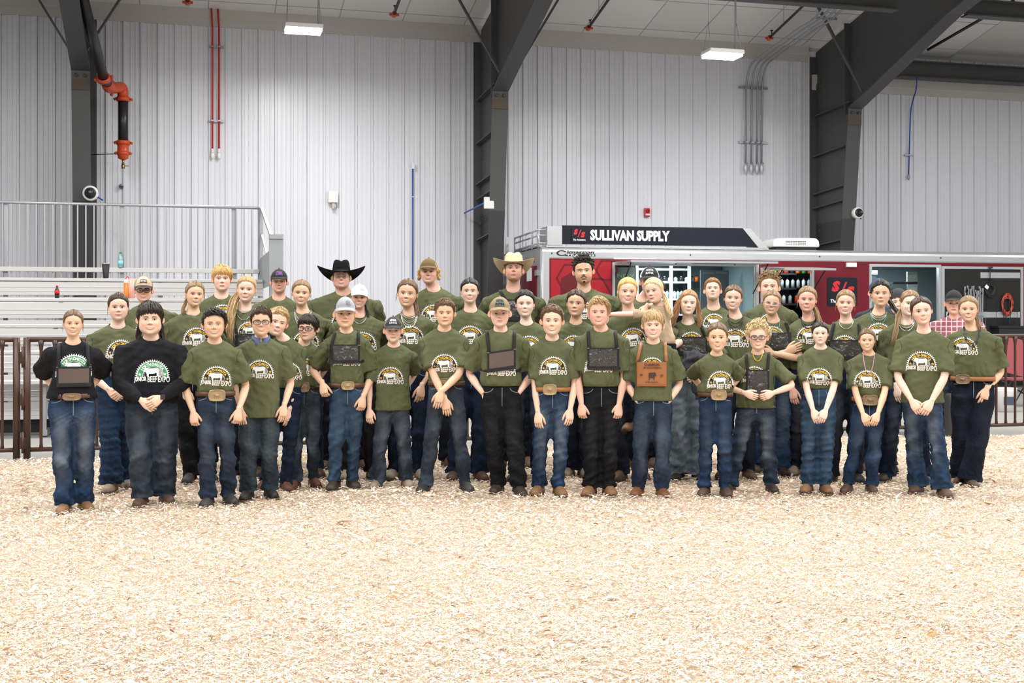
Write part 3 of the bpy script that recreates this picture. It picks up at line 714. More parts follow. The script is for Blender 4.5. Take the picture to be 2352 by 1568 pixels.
fill(1524, 1590, 1.4, 1.42, 9, (1, 0, 2), .17, 'bottle on the lowest shelf in the large trailer window', 'bottles on the lower shelf of the large window')
fill(1526, 1590, 1.4, 2.05, 6, (2, 0, 6), .10, 'small bottle on the top shelf, large trailer window', 'bottles on the top shelf of the large window', .04)
fill(1600, 1632, 1.4, 2.05, 3, (3, 5, 0), .12, 'tub beside the shelf upright, large trailer window', 'tubs beside the shelf upright', .045)
fill(1778, 1860, .68, 2.2, 7, (5, 3, 4, 2, 3), .15, 'container on the top shelf, small trailer window', 'orange containers in the small window', .05)
fill(1796, 1858, .68, 1.92, 6, (6, 0, 6), .19, 'bottle on the middle shelf, small trailer window', 'clear bottles in the small window')
fill(1800, 1858, .68, 1.62, 5, (0, 6, 4), .19, 'bottle on the lower shelf, small trailer window', 'white bottles in the small window')
for q in range(9):
    x_ = tx(2008)+.085*q; m = MB(); h_ = .10+.07*g.random(); m.box(x_, x_+.07, 1.52, 1.72, 1.85, 1.85+h_); m.box(x_, x_+.075, 1.52, 1.72, 1.5, 1.5+h_*1.2); m.build('carton', mat('carton_%d' % (q % 3), ((.25, .2, .14), (.5, .5, .48), (.1, .13, .14))[q % 3]), tr)
# lights inside
for px, y in ((1570, .8), (1820, .35), (2075, .9)):
    l = area_light(TC+TU*tx(px)-TN*y+Vector((0, 0, 2.46)), .5, 22 if px != 1820 else 8, (.8, .95, 1), .3, (0, 0, TT))
# awnings
def awning(pa, pb, ya, zh, out, drop, name):
    m = MB(); x0, x1 = tx(pa), tx(pb)
    m.bar(((x0+x1)/2, 0, zh), ((x0+x1)/2, -out, zh+drop), x1-x0, .035); o = m.build(name, M_sil, tr)
    for x in (x0+.08, x1-.08):
        mm = MB(); mm.tube([(x, -out*.75, zh+drop*.7), (x, -.02, zh-.55)], .012, 6); mm.build('gas_strut', M_black, tr)
    for x in (x0+(x1-x0)*.3, x0+(x1-x0)*.7):
        mm = MB(); mm.tube([(x, -out+.01, zh+drop-.03), (x, -out+.01, zh+drop-.05)], .015, 8); mm.build('latch_knob', M_dark, tr)
awning(1413, 1738, 0, zw+.03, .95, -.02, 'awning_flap'); awning(1752, 1866, 0, zw-.04, .95, -.06, 'awning_flap')
# round-cornered logo plate
def plate(x0, x1, z0, z1, y, name, parent, r=.04):
    P = []
    for cx_, cz_, a0 in ((x1-r, z1-r, 0), (x0+r, z1-r, PI/2), (x0+r, z0+r, PI), (x1-r, z0+r, 1.5*PI)):
        for k in range(5): P.append((cx_+r*math.cos(a0+k*PI/8), cz_+r*math.sin(a0+k*PI/8)))
    m = MB(); m.prism(P, 1, y-.012, y); 
    H = z1-z0; W = x1-x0; yy = y-.014
    def s_glyph(ax, az, w_, h_):                         # blocky italic S
        put_text(m, 'S', ax, ax+w_*1.15, az, az+h_, yy, 1, .07, .22)
    s_glyph(x0+W*.12, z0+H*.50, W*.22, H*.38); s_glyph(x0+W*.60, z0+H*.32, W*.22, H*.38)
    m.add([(x0+W*.40, yy, z0+H*.34), (x0+W*.46, yy, z0+H*.34), (x0+W*.66, yy, z0+H*.84), (x0+W*.60, yy, z0+H*.84)], [(0, 1, 2, 3)], 1)
    put_text(m, 'The Advantage', x0+W*.07, x0+W*.93, z0+H*.08, z0+H*.24, yy, 2, .03, .2)
    return m.build(name, [M_navy, M_sred, M_txt], parent)
plate(tx(1900), tx(1968), tz(1934, 703), tz(1934, 637), -.002, 'logo_plate', tr)
m = MB(); m.box(tx(1943), tx(1965), -.05, 0, tz(1950, 613), tz(1950, 603)); m.build('side_lamp', M_white, tr)
# sign board on the roof
sg = thing('roof_sign', TC+TU*tx(1293)+Vector((0, 0, 2.62)), 'long navy sign board on the trailer roof with white lettering', 'sign', TT)
sx = tx(1293); X1 = tx(1722)-sx; X2 = tx(1743)-sx; zl = tz(1293, 560)-2.62; zh = tz(1293, 517)-2.62
m = MB(); m.prism([(0, zl), (X2, zl), (X1-.12, zh), (0, zh)], 1, .02, .08); m.build('board', M_navy, sg)
m = MB(); m.add([(X2, .015, zl-.02), (X2+.22, .015, zl-.06), (X1+.02, .015, zh), (X1-.13, .015, zh)], [(0, 1, 2, 3)]); m.prism([(X2, zl-.02), (X2+.2, zl-.06), (X1+.02, zh), (X1-.13, zh)], 1, .02, .5); m.build('end_cap', M_sil, sg)
m = MB(); put_text(m, 'SULLIVAN SUPPLY', tx(1356)-sx, tx(1539)-sx, tz(1356, 552)-2.62, tz(1356, 527)-2.62, .012, 0, .05); m.build('lettering', M_txt, sg)
plate(tx(1313)-sx, tx(1347)-sx, zl+.03, zh-.03, .018, 'logo_plate', sg, .025)
m = MB(); m.box(-.28, -.01, .02, .6, zl-.03, zh-.02); m.build('end_box', M_sil, sg)
for k in range(8):
    m = MB(); x = -.1+k*(X2/7); m.bar((x, .02, zl-.05), (x+.25, 1.4, zl+.02), .05, .03); m.build('rack_slat', M_sil, sg)
m = MB(); m.box(-.3, X2+.2, .02, .06, zl-.06, zl-.02); m.build('rack_rail', M_sil, sg)
# rack and ladder at the rear
rk = thing('roof_rack', TC+TU*-.02+TN*-.2+Vector((0, 0, 2.6)), 'aluminium roof rack rails at the rear end of the trailer', 'rack', TT)
m = MB()
for z in (.06, .2, .3): m.tube([(-.0, 0, z+.02), (-.0, 2.0, z)], .018, 6); m.tube([(-.0, 0, z+.02), (.4, 0, z+.04)], .018, 6)
for y in (0, .5, 1.0, 1.5, 2.0): m.tube([(0, y, 0), (0, y, .32)], .016, 6)
m.build('rail', M_sil, rk)
m = MB(); m.box(0, .4, 0, 2.0, .02, .05); m.build('deck', M_sil, rk)
ld = thing('ladder', TC+TU*-.12+TN*-2.25+Vector((0, 0, .62)), 'aluminium ladder fixed to the rear of the trailer', 'ladder', TT)
for y in (-.05, .33):
    m = MB(); m.box(-.08, -.03, y, y+.04, 0, 2.3); m.build('side_rail', M_sil, ld)
for k in range(7):
    m = MB(); m.box(-.07, -.04, -.03, .35, .15+.3*k, .18+.3*k); m.build('rung', M_sil, ld)
# roof air conditioner
ac = thing('air_conditioner', TC+TU*tx(1812, -.6)+TN*-.6+Vector((0, 0, 2.63)), 'white roof air conditioner on the trailer, right of the sign', 'air conditioner', TT)
m = MB(); m.box(-.40, .42, -.3, .35, .0, .06); m.build('base', M_black, ac)
R_ = []
for (z, a, a2) in ((.05, .46, .46), (.08, .47, .47), (.17, .45, .46), (.22, .35, .42), (.235, .2, .3)):
    R_.append([(-a if i else -a, -.34*(a/.47), z) if i == 0 else v for i, v in enumerate([(-a, -.34*a/.47, z), (a2, -.34*a2/.47, z), (a2, .34*a2/.47, z), (-a, .34*a/.47, z)])])
m = MB(); m.loft(R_, 0, smooth=False); o = m.build('shroud', M_white, ac); bv = o.modifiers.new('b', 'BEVEL'); bv.width = .03; bv.segments = 3
m = MB()
for r_ in range(3):
    for k in range(12): m.box(-.22+k*.035, -.2+k*.035, -.345, -.33, .09+.03*r_, .1+.03*r_)
m.build('vent_slot', M_dark, ac)
# folded back door with rack, bags and cords
dt = thing('open_trailer_door', TC+TU*d2[0]+TN*.03+Vector((0, 0, .8)), 'black lined trailer door with silver frame, folded open', 'door', TT)
DW = d2[1]-d2[0]; DH = zw-.8+.02
m = MB(); m.box(.05, DW-.05, -.02, .0, .05, DH-.05); m.build('lining', mat('black_carpet', (.022, .022, .022), rough=.95, noise=.3, nscale=60), dt)
m = MB(); m.box(0, .05, -.035, .01, 0, DH); m.box(DW-.06, DW, -.035, .01, 0, DH); m.box(.05, DW-.06, -.035, .01, DH-.05, DH); m.box(.05, DW-.06, -.035, .01, 0, .06); m.build('frame', M_sil, dt)
for z0_ in (DH-.22, DH-.98):
    m = MB(); m.box(DW*.47 if z0_ > 1 else DW*.45, DW-.07, -.03, -.02, z0_, z0_+.11); m.build('grey_strip', M_sil, dt)
def dpx(px): return tx(px, .03)-d2[0]
def dpz(px, py): return tz(px, py, .05)-.8
def dworld(x, y, z): return TC+TU*(d2[0]+x)+TN*(.03-y)+Vector((0, 0, .8+z))
for (px, py, r, matl, nm, lab, ncoil) in ((2270, 665, .105, 'black', 'cord_coil', 'coiled black cord hanging on the open trailer door', 12), (2309, 700, .15, 'orange', 'cord_coil', 'coiled orange extension cord hanging on the open trailer door', 26)):
    t = thing(nm, dworld(dpx(px), -.06, dpz(px, py)), lab, 'cord', TT)
    gg = random.Random(int(px)); mm = mat('cord_'+matl, (.015, .015, .016) if matl == 'black' else (.62, .07, .03), rough=.5)
    for k in range(ncoil):
        rx = r*(.75+.3*gg.random())*(.8 if matl == 'orange' else 1); rz = r*(.8+.35*gg.random())*(1.25 if matl == 'orange' else 1); ph = gg.random()*.3
        dz = gg.uniform(-.03, .02); m = MB(); col_ = mm if (matl == 'black' or k % 6) else mat('cord_black', (.015,)*3)
        m.tube([(rx*math.sin(a+ph*math.sin(a)), -.012*gg.random(), dz+rz*math.cos(a)) for a in np.linspace(0, 2*PI, 22)], .0055, 5, cap=False); m.build('loop', col_, t)
    m = MB(); m.tube([(0, .03, r*1.05), (0, -.03, r*1.05), (0, -.04, r*1.2)], .012, 6); m.build('hook', M_black, t)
    if matl == 'black':
        m = MB(); m.tube([(.0, 0, r), (.0, 0, .42)], .01, 6); m.box(-.03, .05, -.01, .01, .41, .44); m.build('strap', M_black, t)
        m = MB(); m.add([(-.14, -.03, .05), (-.08, -.03, .0), (-.04, -.03, .05), (-.1, -.03, .1)], [(0, 1, 2, 3)]); m.build('paper_tag', M_txt, t)
    else:
        for k in range(7):
            m = MB(); w_ = gg.uniform(-.3, .25); m.tube([(w_*.1, 0, .2), (w_*.7, -.02, .1), (w_, -.03, -.2), (w_*.8, -.03, -.38), (w_*.1, -.03, -.25)], .004, 5); m.build('black_lead', M_black, t)
rk2 = thing('wire_rack', dworld(dpx(2163), -.04, dpz(2200, 800)), 'wire rack of clear plastic sleeves on the open trailer door', 'rack', TT)
rw = dpx(2250)-dpx(2163)
m = MB()
for zz in (.0, .28, .62): m.tube([(0.02, -.12, zz), (rw, -.12, zz), (rw, 0, zz)], .006, 5); 
for k in range(8): m.tube([(.02+rw*k/7, -.12, 0), (.02+rw*k/7, -.12, .62)], .003, 4)
m.build('wire_frame', M_galv, rk2)
M_clear = mat('clear_plastic_film', (.92, .94, .96), rough=.12, trans=.75)
for k in range(18):
    x = .05+(rw-.06)*k/17; hgt = (.72+.06*g.random()) if k < 4 else ((.98+.06*g.random()) if k < 9 else 1.2+.12*g.random())
    t = thing('plastic_sleeve', dworld(dpx(2163)+x, -.10, dpz(2200, 800)+.02), 'clear plastic sleeve in the wire rack on the trailer door, %s from the left' % ORD[k], 'plastic sleeve', TT, 'clear sleeves in the wire rack')
    m = MB(); w_ = .02+.012*g.random(); m.tube([(0, 0, 0), (.005*g.random(), 0, hgt*.5), (g.uniform(-.01, .01), 0, hgt*.8), (g.uniform(-.02, .02), 0, hgt*.82), (g.uniform(-.02, .02), 0, hgt*.9)], [w_, w_, w_, w_*.6, w_*1.2], 6, flat=.5, smooth=False); m.build('film', M_clear, t)
m = MB(); m.box(dpx(2275), DW-.07, -.28, -.03, .02, .36); m.box(dpx(2275)-.03, DW-.04, -.3, -.02, .35, .39); m.build('black_bin', M_black, dt)
# stuff on the floor behind the fence at the right
p = at(2310, 935, 17.8); t = thing('bucket', (p.x, p.y, -.03), 'white plastic bucket with dark label behind the right hand fence', 'bucket', 0)
m = MB(); m.tube([(0, 0, 0), (0, 0, .3), (0, 0, .32)], [.13, .15, .16], 20); m.build('pail', M_white, t)
m = MB(); m.tube([(0, 0, .32), (0, 0, .345)], [.16, .155], 20); m.build('lid', M_white, t)
m = MB(); m.box(-.08, .08, -.152, -.13, .1, .22); m.build('label_patch', mat('label_dark', (.05, .07, .1)), t)
p = at(2345, 900, 19.0); t = thing('folding_chair', (p.x, p.y, -.03), 'dark red folding camp chair behind the fence at the right edge', 'chair', 0)
m = MB(); m.bar((-.28, -.1, .42), (.4, -.1, .42), .5, .03); m.build('seat', mat('camp_red', (.28, .06, .07), rough=.8), t)
m = MB(); m.bar((.05, .2, .45), (.2, .35, 1.0), .5, .03, up=(0, 1, 0)); m.build('backrest', MATS['camp_red'], t)
for a_, b_ in (((-.25, -.3), (.25, .3)), ((.25, -.3), (-.25, .3)), ((-.25, .3), (-.25, -.3)), ((.25, .3), (.25, -.3))):
    m = MB(); m.tube([(a_[0], a_[1], 0), (b_[0], b_[1], .42)], .012, 6); m.build('leg', M_dark, t)
p = at(2190, 985, 13.0); t = thing('backpack', (at(2195, HY, 13.3).x, 13.3, 0.0), 'black and white bag standing behind the girl at the far right', 'bag', 0)
m = MB(); m.box(-.1, .12, -.1, .1, 0.0, .5); o = m.build('bag_body', M_dark, t); bv = o.modifiers.new('b', 'BEVEL'); bv.width = .04; bv.segments = 3
m = MB(); m.box(-.06, .1, -.125, -.1, .05, .26); m.build('bag_pocket', M_white, t)
m = MB(); m.tube([(.12, -.05, .45), (.18, -.06, .3), (.14, -.05, .05)], .015, 6, flat=.4); m.build('strap', M_black, t)
# ================================================================== PEOPLE: building blocks
class CM(MB):                                            # mesh builder with a colour per vertex
    def __init__(s): super().__init__(); s.c = []; s.cur = (1, 1, 1)
    def add(s, vs, fs, mi=0, smooth=False):
        b = super().add(vs, fs, mi, smooth); s.c.append(np.tile(np.array(s.cur, float), (s.n-b, 1))); return b
    def build(s, name, mats, parent=None, **k):
        o = super().build(name, mats, parent, **k)
        C = np.ones((s.n, 4)); C[:, :3] = np.clip(np.concatenate(s.c), 0, 1)
        a = o.data.color_attributes.new('tone', 'FLOAT_COLOR', 'POINT')
        if len(o.data.vertices) == s.n: a.data.foreach_set('color', C.ravel())
        return o
M_skin = mat('skin', (.8, .55, .42), rough=.5, vcol='tone', sss=.12, spec=.35)
M_hair = mat('hair', (.1, .06, .03), rough=.42, vcol='tone', spec=.45)
M_eye = mat('eye_white', (.72, .70, .68), rough=.25)
M_pup = mat('pupil', (.008, .006, .006), rough=.1)
IRIS = {c: mat('iris_'+c, v, rough=.15) for c, v in (('brown', (.06, .03, .015)), ('blue', (.13, .2, .28)))}
M_lash = mat('lash', (.03, .018, .012), rough=.8)
M_teeth = mat('teeth', (.92, .90, .84), rough=.25)
M_nost = mat('nostril', (.16, .05, .035), rough=.8)
M_lens = mat('spectacle_lens', (.95, .97, 1), rough=.02, trans=1.0, spec=.6)
M_olive = mat('olive_cotton', (.118, .130, .064), rough=.85, noise=.10, nscale=14, bump=.55, bscale=13, bdist=.03, stretch=(1, 1, .6), spec=.2)
M_bshirt = mat('black_cotton', (.009, .009, .012), rough=.85, noise=.12, nscale=14, bump=.55, bscale=13, bdist=.03, stretch=(1, 1, .6), spec=.25)
M_denim = mat('denim', (.05, .1, .2), rough=.8, vcol='tone', noise=.30, nscale=34, stretch=(1, 1, .4), bump=.75, bscale=20, bdist=.025, spec=.2)
M_gold = mat('buckle_gold', (.82, .58, .32), rough=.32, metal=.45, noise=.5, nscale=90, bump=1, bscale=130, bdist=.004)
M_bronze = mat('buckle_bronze', (.52, .37, .22), rough=.35, metal=.45, noise=.5, nscale=90, bump=1, bscale=130, bdist=.004)
M_strap = mat('black_webbing', (.008, .008, .009), rough=.75)
M_vinyl = mat('clear_vinyl_dark', (.05, .048, .045), rough=.12, bump=.9, bscale=18, bdist=.02, spec=.7)
M_vinylb = mat('clear_vinyl_brown', (.16, .12, .10), rough=.28, bump=.4, bscale=22, bdist=.015, noise=.25, nscale=40, spec=.6)
M_lea = mat('tan_leather', (.42, .16, .055), rough=.42, noise=.15, nscale=20)
M_chrome = mat('chrome', (.75, .75, .76), rough=.2, metal=1)
def sm(a, b, x): t = np.clip((x-a)/(b-a), 0, 1); return t*t*(3-2*t)
# ---- head shape in head heights: z 0 chin .. 1 crown, -y is the face
_Z = [0, .03, .07, .12, .18, .26, .36, .46, .55, .64, .72, .80, .87, .93, .975, 1.0]
_W = [.075, .165, .222, .262, .292, .318, .340, .352, .360, .362, .354, .322, .272, .20, .115, .0]
_Fy = [-.28, -.345, -.368, -.378, -.382, -.388, -.392, -.395, -.402, -.410, -.402, -.368, -.312, -.235, -.14, .02]
_By = [-.12, -.06, .02, .10, .18, .27, .35, .41, .445, .46, .455, .43, .375, .295, .19, .03]
_zz = np.linspace(0, 1, 401)
def _smooth(v):
    y = np.interp(_zz, _Z, v); k = np.hanning(29); k /= k.sum(); yp = np.pad(y, 14, mode='reflect', reflect_type='odd'); return np.convolve(yp, k, 'valid')
_W, _Fy, _By = _smooth(_W), _smooth(_Fy), _smooth(_By); _W = np.maximum(_W, .004)
def hW(z): return np.interp(z, _zz, _W)
def hF(z): return np.interp(z, _zz, _Fy)
def hB(z): return np.interp(z, _zz, _By)
YC = .05
def g2(x, z, cx, cz, sx, sz): return np.exp(-((x-cx)/sx)**2-((z-cz)/sz)**2)
class Face:
    def __init__(s, wf=.94, jaw=1.0, smile=.5, nose=1.0, chub=0.0, fem=0):
        s.wf, s.jaw, s.smile, s.nose, s.chub, s.fem = wf, jaw, smile, nose, chub, fem
    def w(s, z):
        j = 1+(s.jaw-1)*np.exp(-((z-.12)/.14)**2)+s.chub*np.exp(-((z-.2)/.2)**2)
        return hW(z)*s.wf*j
    def disp(s, x, z):
        ax = np.abs(x); n = s.nose
        br = np.interp(z, [.30, .325, .345, .375, .42, .50, .56], [0, .026, .105, .128, .082, .022, 0])
        wd = np.interp(z, [.33, .37, .45, .55], [.052, .050, .034, .03])
        d = n*br*np.exp(-(x/wd)**2)
        d += n*.042*g2(ax, z, .056, .352, .024, .026)
        d -= .060*g2(ax, z, .128, .490, .085, .050)
        d += .026*g2(ax, z, .132, .478, .050, .032)
        d += (.020 if not s.fem else .010)*np.exp(-((z-.565)/.03)**2)*np.exp(-((ax-.11)/.12)**2)
        d += (.012+.022*s.smile+.03*s.chub)*g2(ax, z, .185, .335, .075, .075)
        d -= .010*s.smile*g2(ax, z, .135, .255, .02, .06)
        d += .026*g2(x, z, 0, .225, .10, .055)
        d -= .026*g2(x, z, 0, .148, .08, .022)
        d += .026*g2(x, z, 0, .070, .075, .045)
        d -= .008*g2(x, z, 0, .290, .014, .03)
        return d
    def y(s, x, z, feat=True):
        w = s.w(z); q = np.clip(np.abs(x)/w, 0, 1)**(1/.95); c = np.sqrt(np.clip(1-q*q, 0, 1))
        yy = YC-(YC-hF(z))*c**.88
        return yy-(s.disp(x, z)*sm(0, .35, c) if feat else 0)
    def ring(s, z, phi, feat=True):                      # phi 0 = front
        sn, c = np.sin(phi), np.cos(phi); w = s.w(z)
        x = w*np.sign(sn)*np.abs(sn)**.95
        yf = YC-(YC-hF(z))*np.abs(c)**.88; yb = YC+(hB(z)-YC)*np.abs(c)**.9
        y = np.where(c >= 0, yf, yb)
        if feat: y = y-np.where(c > 0, s.disp(x, z)*sm(0, .35, c), 0)
        return np.stack(np.broadcast_arrays(x, y, z), -1)
def rotm(yaw, pitch, roll):
    return np.array((Matrix.Rotation(roll, 3, 'Y') @ Matrix.Rotation(yaw, 3, 'Z') @ Matrix.Rotation(pitch, 3, 'X')))
_ph = np.concatenate([np.linspace(-62, 62, 43), np.linspace(62, 298, 24)[1:-1]])*PI/180
_zr = np.concatenate([[0, .008], np.linspace(.02, .64, 50), np.linspace(.64, .9, 9)[1:], .9+.1*np.sin(np.linspace(0, PI/2, 8))[1:]])
def head_mesh(mb, fc, M, skin, beard=0.0):
    """M: function head-units -> local metres"""
    Z = np.repeat(_zr[:, None], len(_ph), 1); P = np.repeat(_ph[None, :], len(_zr), 0)
    R = fc.ring(Z, P); x, z = R[..., 0], R[..., 2]; front = np.cos(P) > .1
    sk = np.array(skin); C = np.tile(sk, (*Z.shape, 1))
    def tint(w, c): nonlocal C; C = C*(1-w[..., None])+C*np.array(c)*w[..., None]
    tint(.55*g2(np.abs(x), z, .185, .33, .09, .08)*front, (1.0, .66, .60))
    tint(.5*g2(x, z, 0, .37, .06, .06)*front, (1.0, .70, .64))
    tint(.45*g2(np.abs(x), z, .13, .50, .075, .045)*front, (.62, .42, .34)); tint(.25*g2(np.abs(x), z, .13, .44, .06, .02)*front, (.62, .40, .34)); tint(.30*g2(x, z, 0, .325, .06, .012)*front, (.5, .28, .2)); tint(.22*g2(x, z, 0, .15, .06, .015)*front, (.6, .36, .28))  # eye hollows, under nose and lower lip: shade painted into the skin tone
    if beard: tint(beard*sm(.30, .22, z)*sm(.42, .3, z)*(np.cos(P) > -.1), (.62, .52, .48))
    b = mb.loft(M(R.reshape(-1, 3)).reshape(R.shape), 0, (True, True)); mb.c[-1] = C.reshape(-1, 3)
    for sx in (-1, 1):                                   # ears
        mb.cur = tuple(sk*np.array((1, .80, .74)))
        rings = []; es = .82 if fc.fem else 1
        for i, (u, r) in enumerate(((-.02, .5), (.0, 1.05), (.028, 1.1), (.045, .92), (.028, .6), (.020, .1))):
            a = np.linspace(0, 2*PI, 14, endpoint=False)
            rr = r*(1+.12*np.sin(a)*(1 if r > .6 else 0))
            ex = sx*(fc.w(.46)*.955+(u+.085*np.maximum(0, np.cos(a))*r)*(.6 if fc.fem else 1))
            rings.append(np.stack([ex, .055+.062*es*rr*np.cos(a), .455+.115*es*rr*np.sin(a)-.01*np.cos(a)], 1))
        rings = np.array(rings)
        if sx < 0: rings = rings[:, ::-1]
        mb.loft(M(rings.reshape(-1, 3)).reshape(rings.shape), 0, (True, True))
    mb.cur = tuple(sk)
    for sx in (-1, 1):
        a = np.linspace(0, 2*PI, 8, endpoint=False); X = sx*.030+.014*np.cos(a); Zp = .334+.0055*np.sin(a)
        mb.add(M(np.stack([X, fc.y(X, Zp)-.004, Zp], 1)), [tuple(range(8))], 1)
def patch(mb, fc, M, X, Z, off, mi=0):                   # strip draped on the face
    X = np.asarray(X, float); Z = np.asarray(Z, float); Y = fc.y(X, Z)-off
    mb.loft(M(np.stack([X, Y, Z], -1).reshape(-1, 3)).reshape(*X.shape, 3), mi, (False, False), True, False)
def face_parts(fc, M, body, browc, eyec, mouth, lipc, lash=1.0, squint=0.0, gaze=0.0, teeth_gap=False):
    for sx in (-1, 1):
        u = np.linspace(-1, 1, 11); ex = .133; ew = .054+.005*fc.fem; up = (.023+.005*fc.fem)*(1-squint); lo = .012+.002*fc.fem; ir = 1+.14*fc.fem
        mb = MB(); v = np.linspace(0, 1, 5)
        top = .480+up*(1-u**2)**.7+.004*u*1; bot = .480-lo*(1-u**2)**.8+.002*u
        X = sx*(ex+ew*u); g_ = np.array([bot+(top-bot)*t for t in v])
        blg = .006+.010*(1-u[None, :]**2)*np.sin(PI*np.clip(v[:, None], .05, .95))
        patch(mb, fc, M, np.tile(X, (5, 1)), g_, blg, 0)
        a = np.linspace(0, 2*PI, 14, endpoint=False)
        for r, mi, of in ((.0245, 1, .019), (.0115, 2, .021)):
            ix = sx*ex+gaze+r*ir*np.cos(a); iz = .484+r*ir*np.sin(a)
            t_ = .480+up*(1-np.clip(np.abs(ix-sx*ex)/ew, 0, 1)**2)**.7-.001; b_ = .480-lo*(1-np.clip(np.abs(ix-sx*ex)/ew, 0, 1)**2)**.8
            iz = np.clip(iz, b_, t_)
            mb.add(M(np.stack([ix, fc.y(ix, iz)-of, iz], 1)), [tuple(range(14))], mi)
        th = .006+.0045*lash
        patch(mb, fc, M, np.tile(sx*(ex+(ew+.006)*u), (3, 1)), np.array([top-.003, top+th*.6, top+th*(1-.3*np.abs(u))]), .014, 3)
        patch(mb, fc, M, np.tile(sx*(ex+ew*u), (2, 1)), np.array([bot-.0035, bot]), .010, 4)
        mb.build('eye', [M_eye, eyec, M_pup, M_lash, mat('lower_lid', (.42, .2, .15), rough=.6)], body)
        u = np.linspace(0, 1, 9); bx_ = sx*(.055+.165*u); bz = .560+.020*np.sin(u*PI*.8)-.012*u; t = (.008+.003*(1-fc.fem))*(1-.65*u**2)
        mb = MB(); patch(mb, fc, M, np.tile(bx_, (3, 1)), np.array([bz-t, bz, bz+t]), np.array([.003, .008, .003])[:, None]+0*u, 0)
        mb.build('eyebrow', browc, body)
    # mouth
    kind, mw = mouth; u = np.linspace(-1, 1, 15); q = 1-u**2
    curve = {'smile': .030, 'grin': .036, 'soft': .016, 'flat': .0, 'frown': -.022}[kind]
    mz = .222+curve*(u**2-.45)
    op = {'smile': .020, 'grin': .030, 'soft': .0, 'flat': .0, 'frown': 0}[kind]
    mb = MB(); X = mw*u
    ul = .016+.004*fc.fem; ll = .020+.005*fc.fem
    up0 = mz+op*.35*q; lo0 = mz-op*q
    patch(mb, fc, M, np.tile(X, (4, 1)), np.array([up0, up0+ul*.4*q**.6, up0+ul*.8*q**.6, up0+ul*q**.5*(1-.18*np.exp(-(u/.12)**2))]), np.array([.001, .010, .008, .002])[:, None]+0*u, 0)
    patch(mb, fc, M, np.tile(X, (4, 1)), np.array([lo0-ll*q**.6, lo0-ll*.7*q**.6, lo0-ll*.3*q**.6, lo0]), np.array([.002, .010, .012, .001])[:, None]+0*u, 0)
    if not op: patch(mb, fc, M, np.tile(X*.98, (2, 1)), np.array([mz-.0035, mz+.0035]), .010, 1)
    mb.build('lips', [lipc, mat('lip_line', (.16, .04, .03), rough=.7)], body)
    if op:
        mb = MB(); patch(mb, fc, M, np.tile(X*.93, (2, 1)), np.array([lo0, up0]), .0005, 1)
        tz_ = lo0+(up0-lo0)*(.22 if kind == 'grin' else .12); patch(mb, fc, M, np.tile(X*.86, (2, 1)), np.array([tz_, up0]), .004, 0)
        if kind == 'grin':
            for k in np.linspace(-.5, .5, 5):
                x = mw*k; zz = np.interp(k, u, mz); patch(mb, fc, M, np.array([[x-.0015, x+.0015]]*2), np.array([[zz-.014]*2, [zz+.008]*2]), .0052, 1)
        mb.build('teeth', [M_teeth, mat('mouth_inside', (.10, .02, .018), rough=.6)], body)
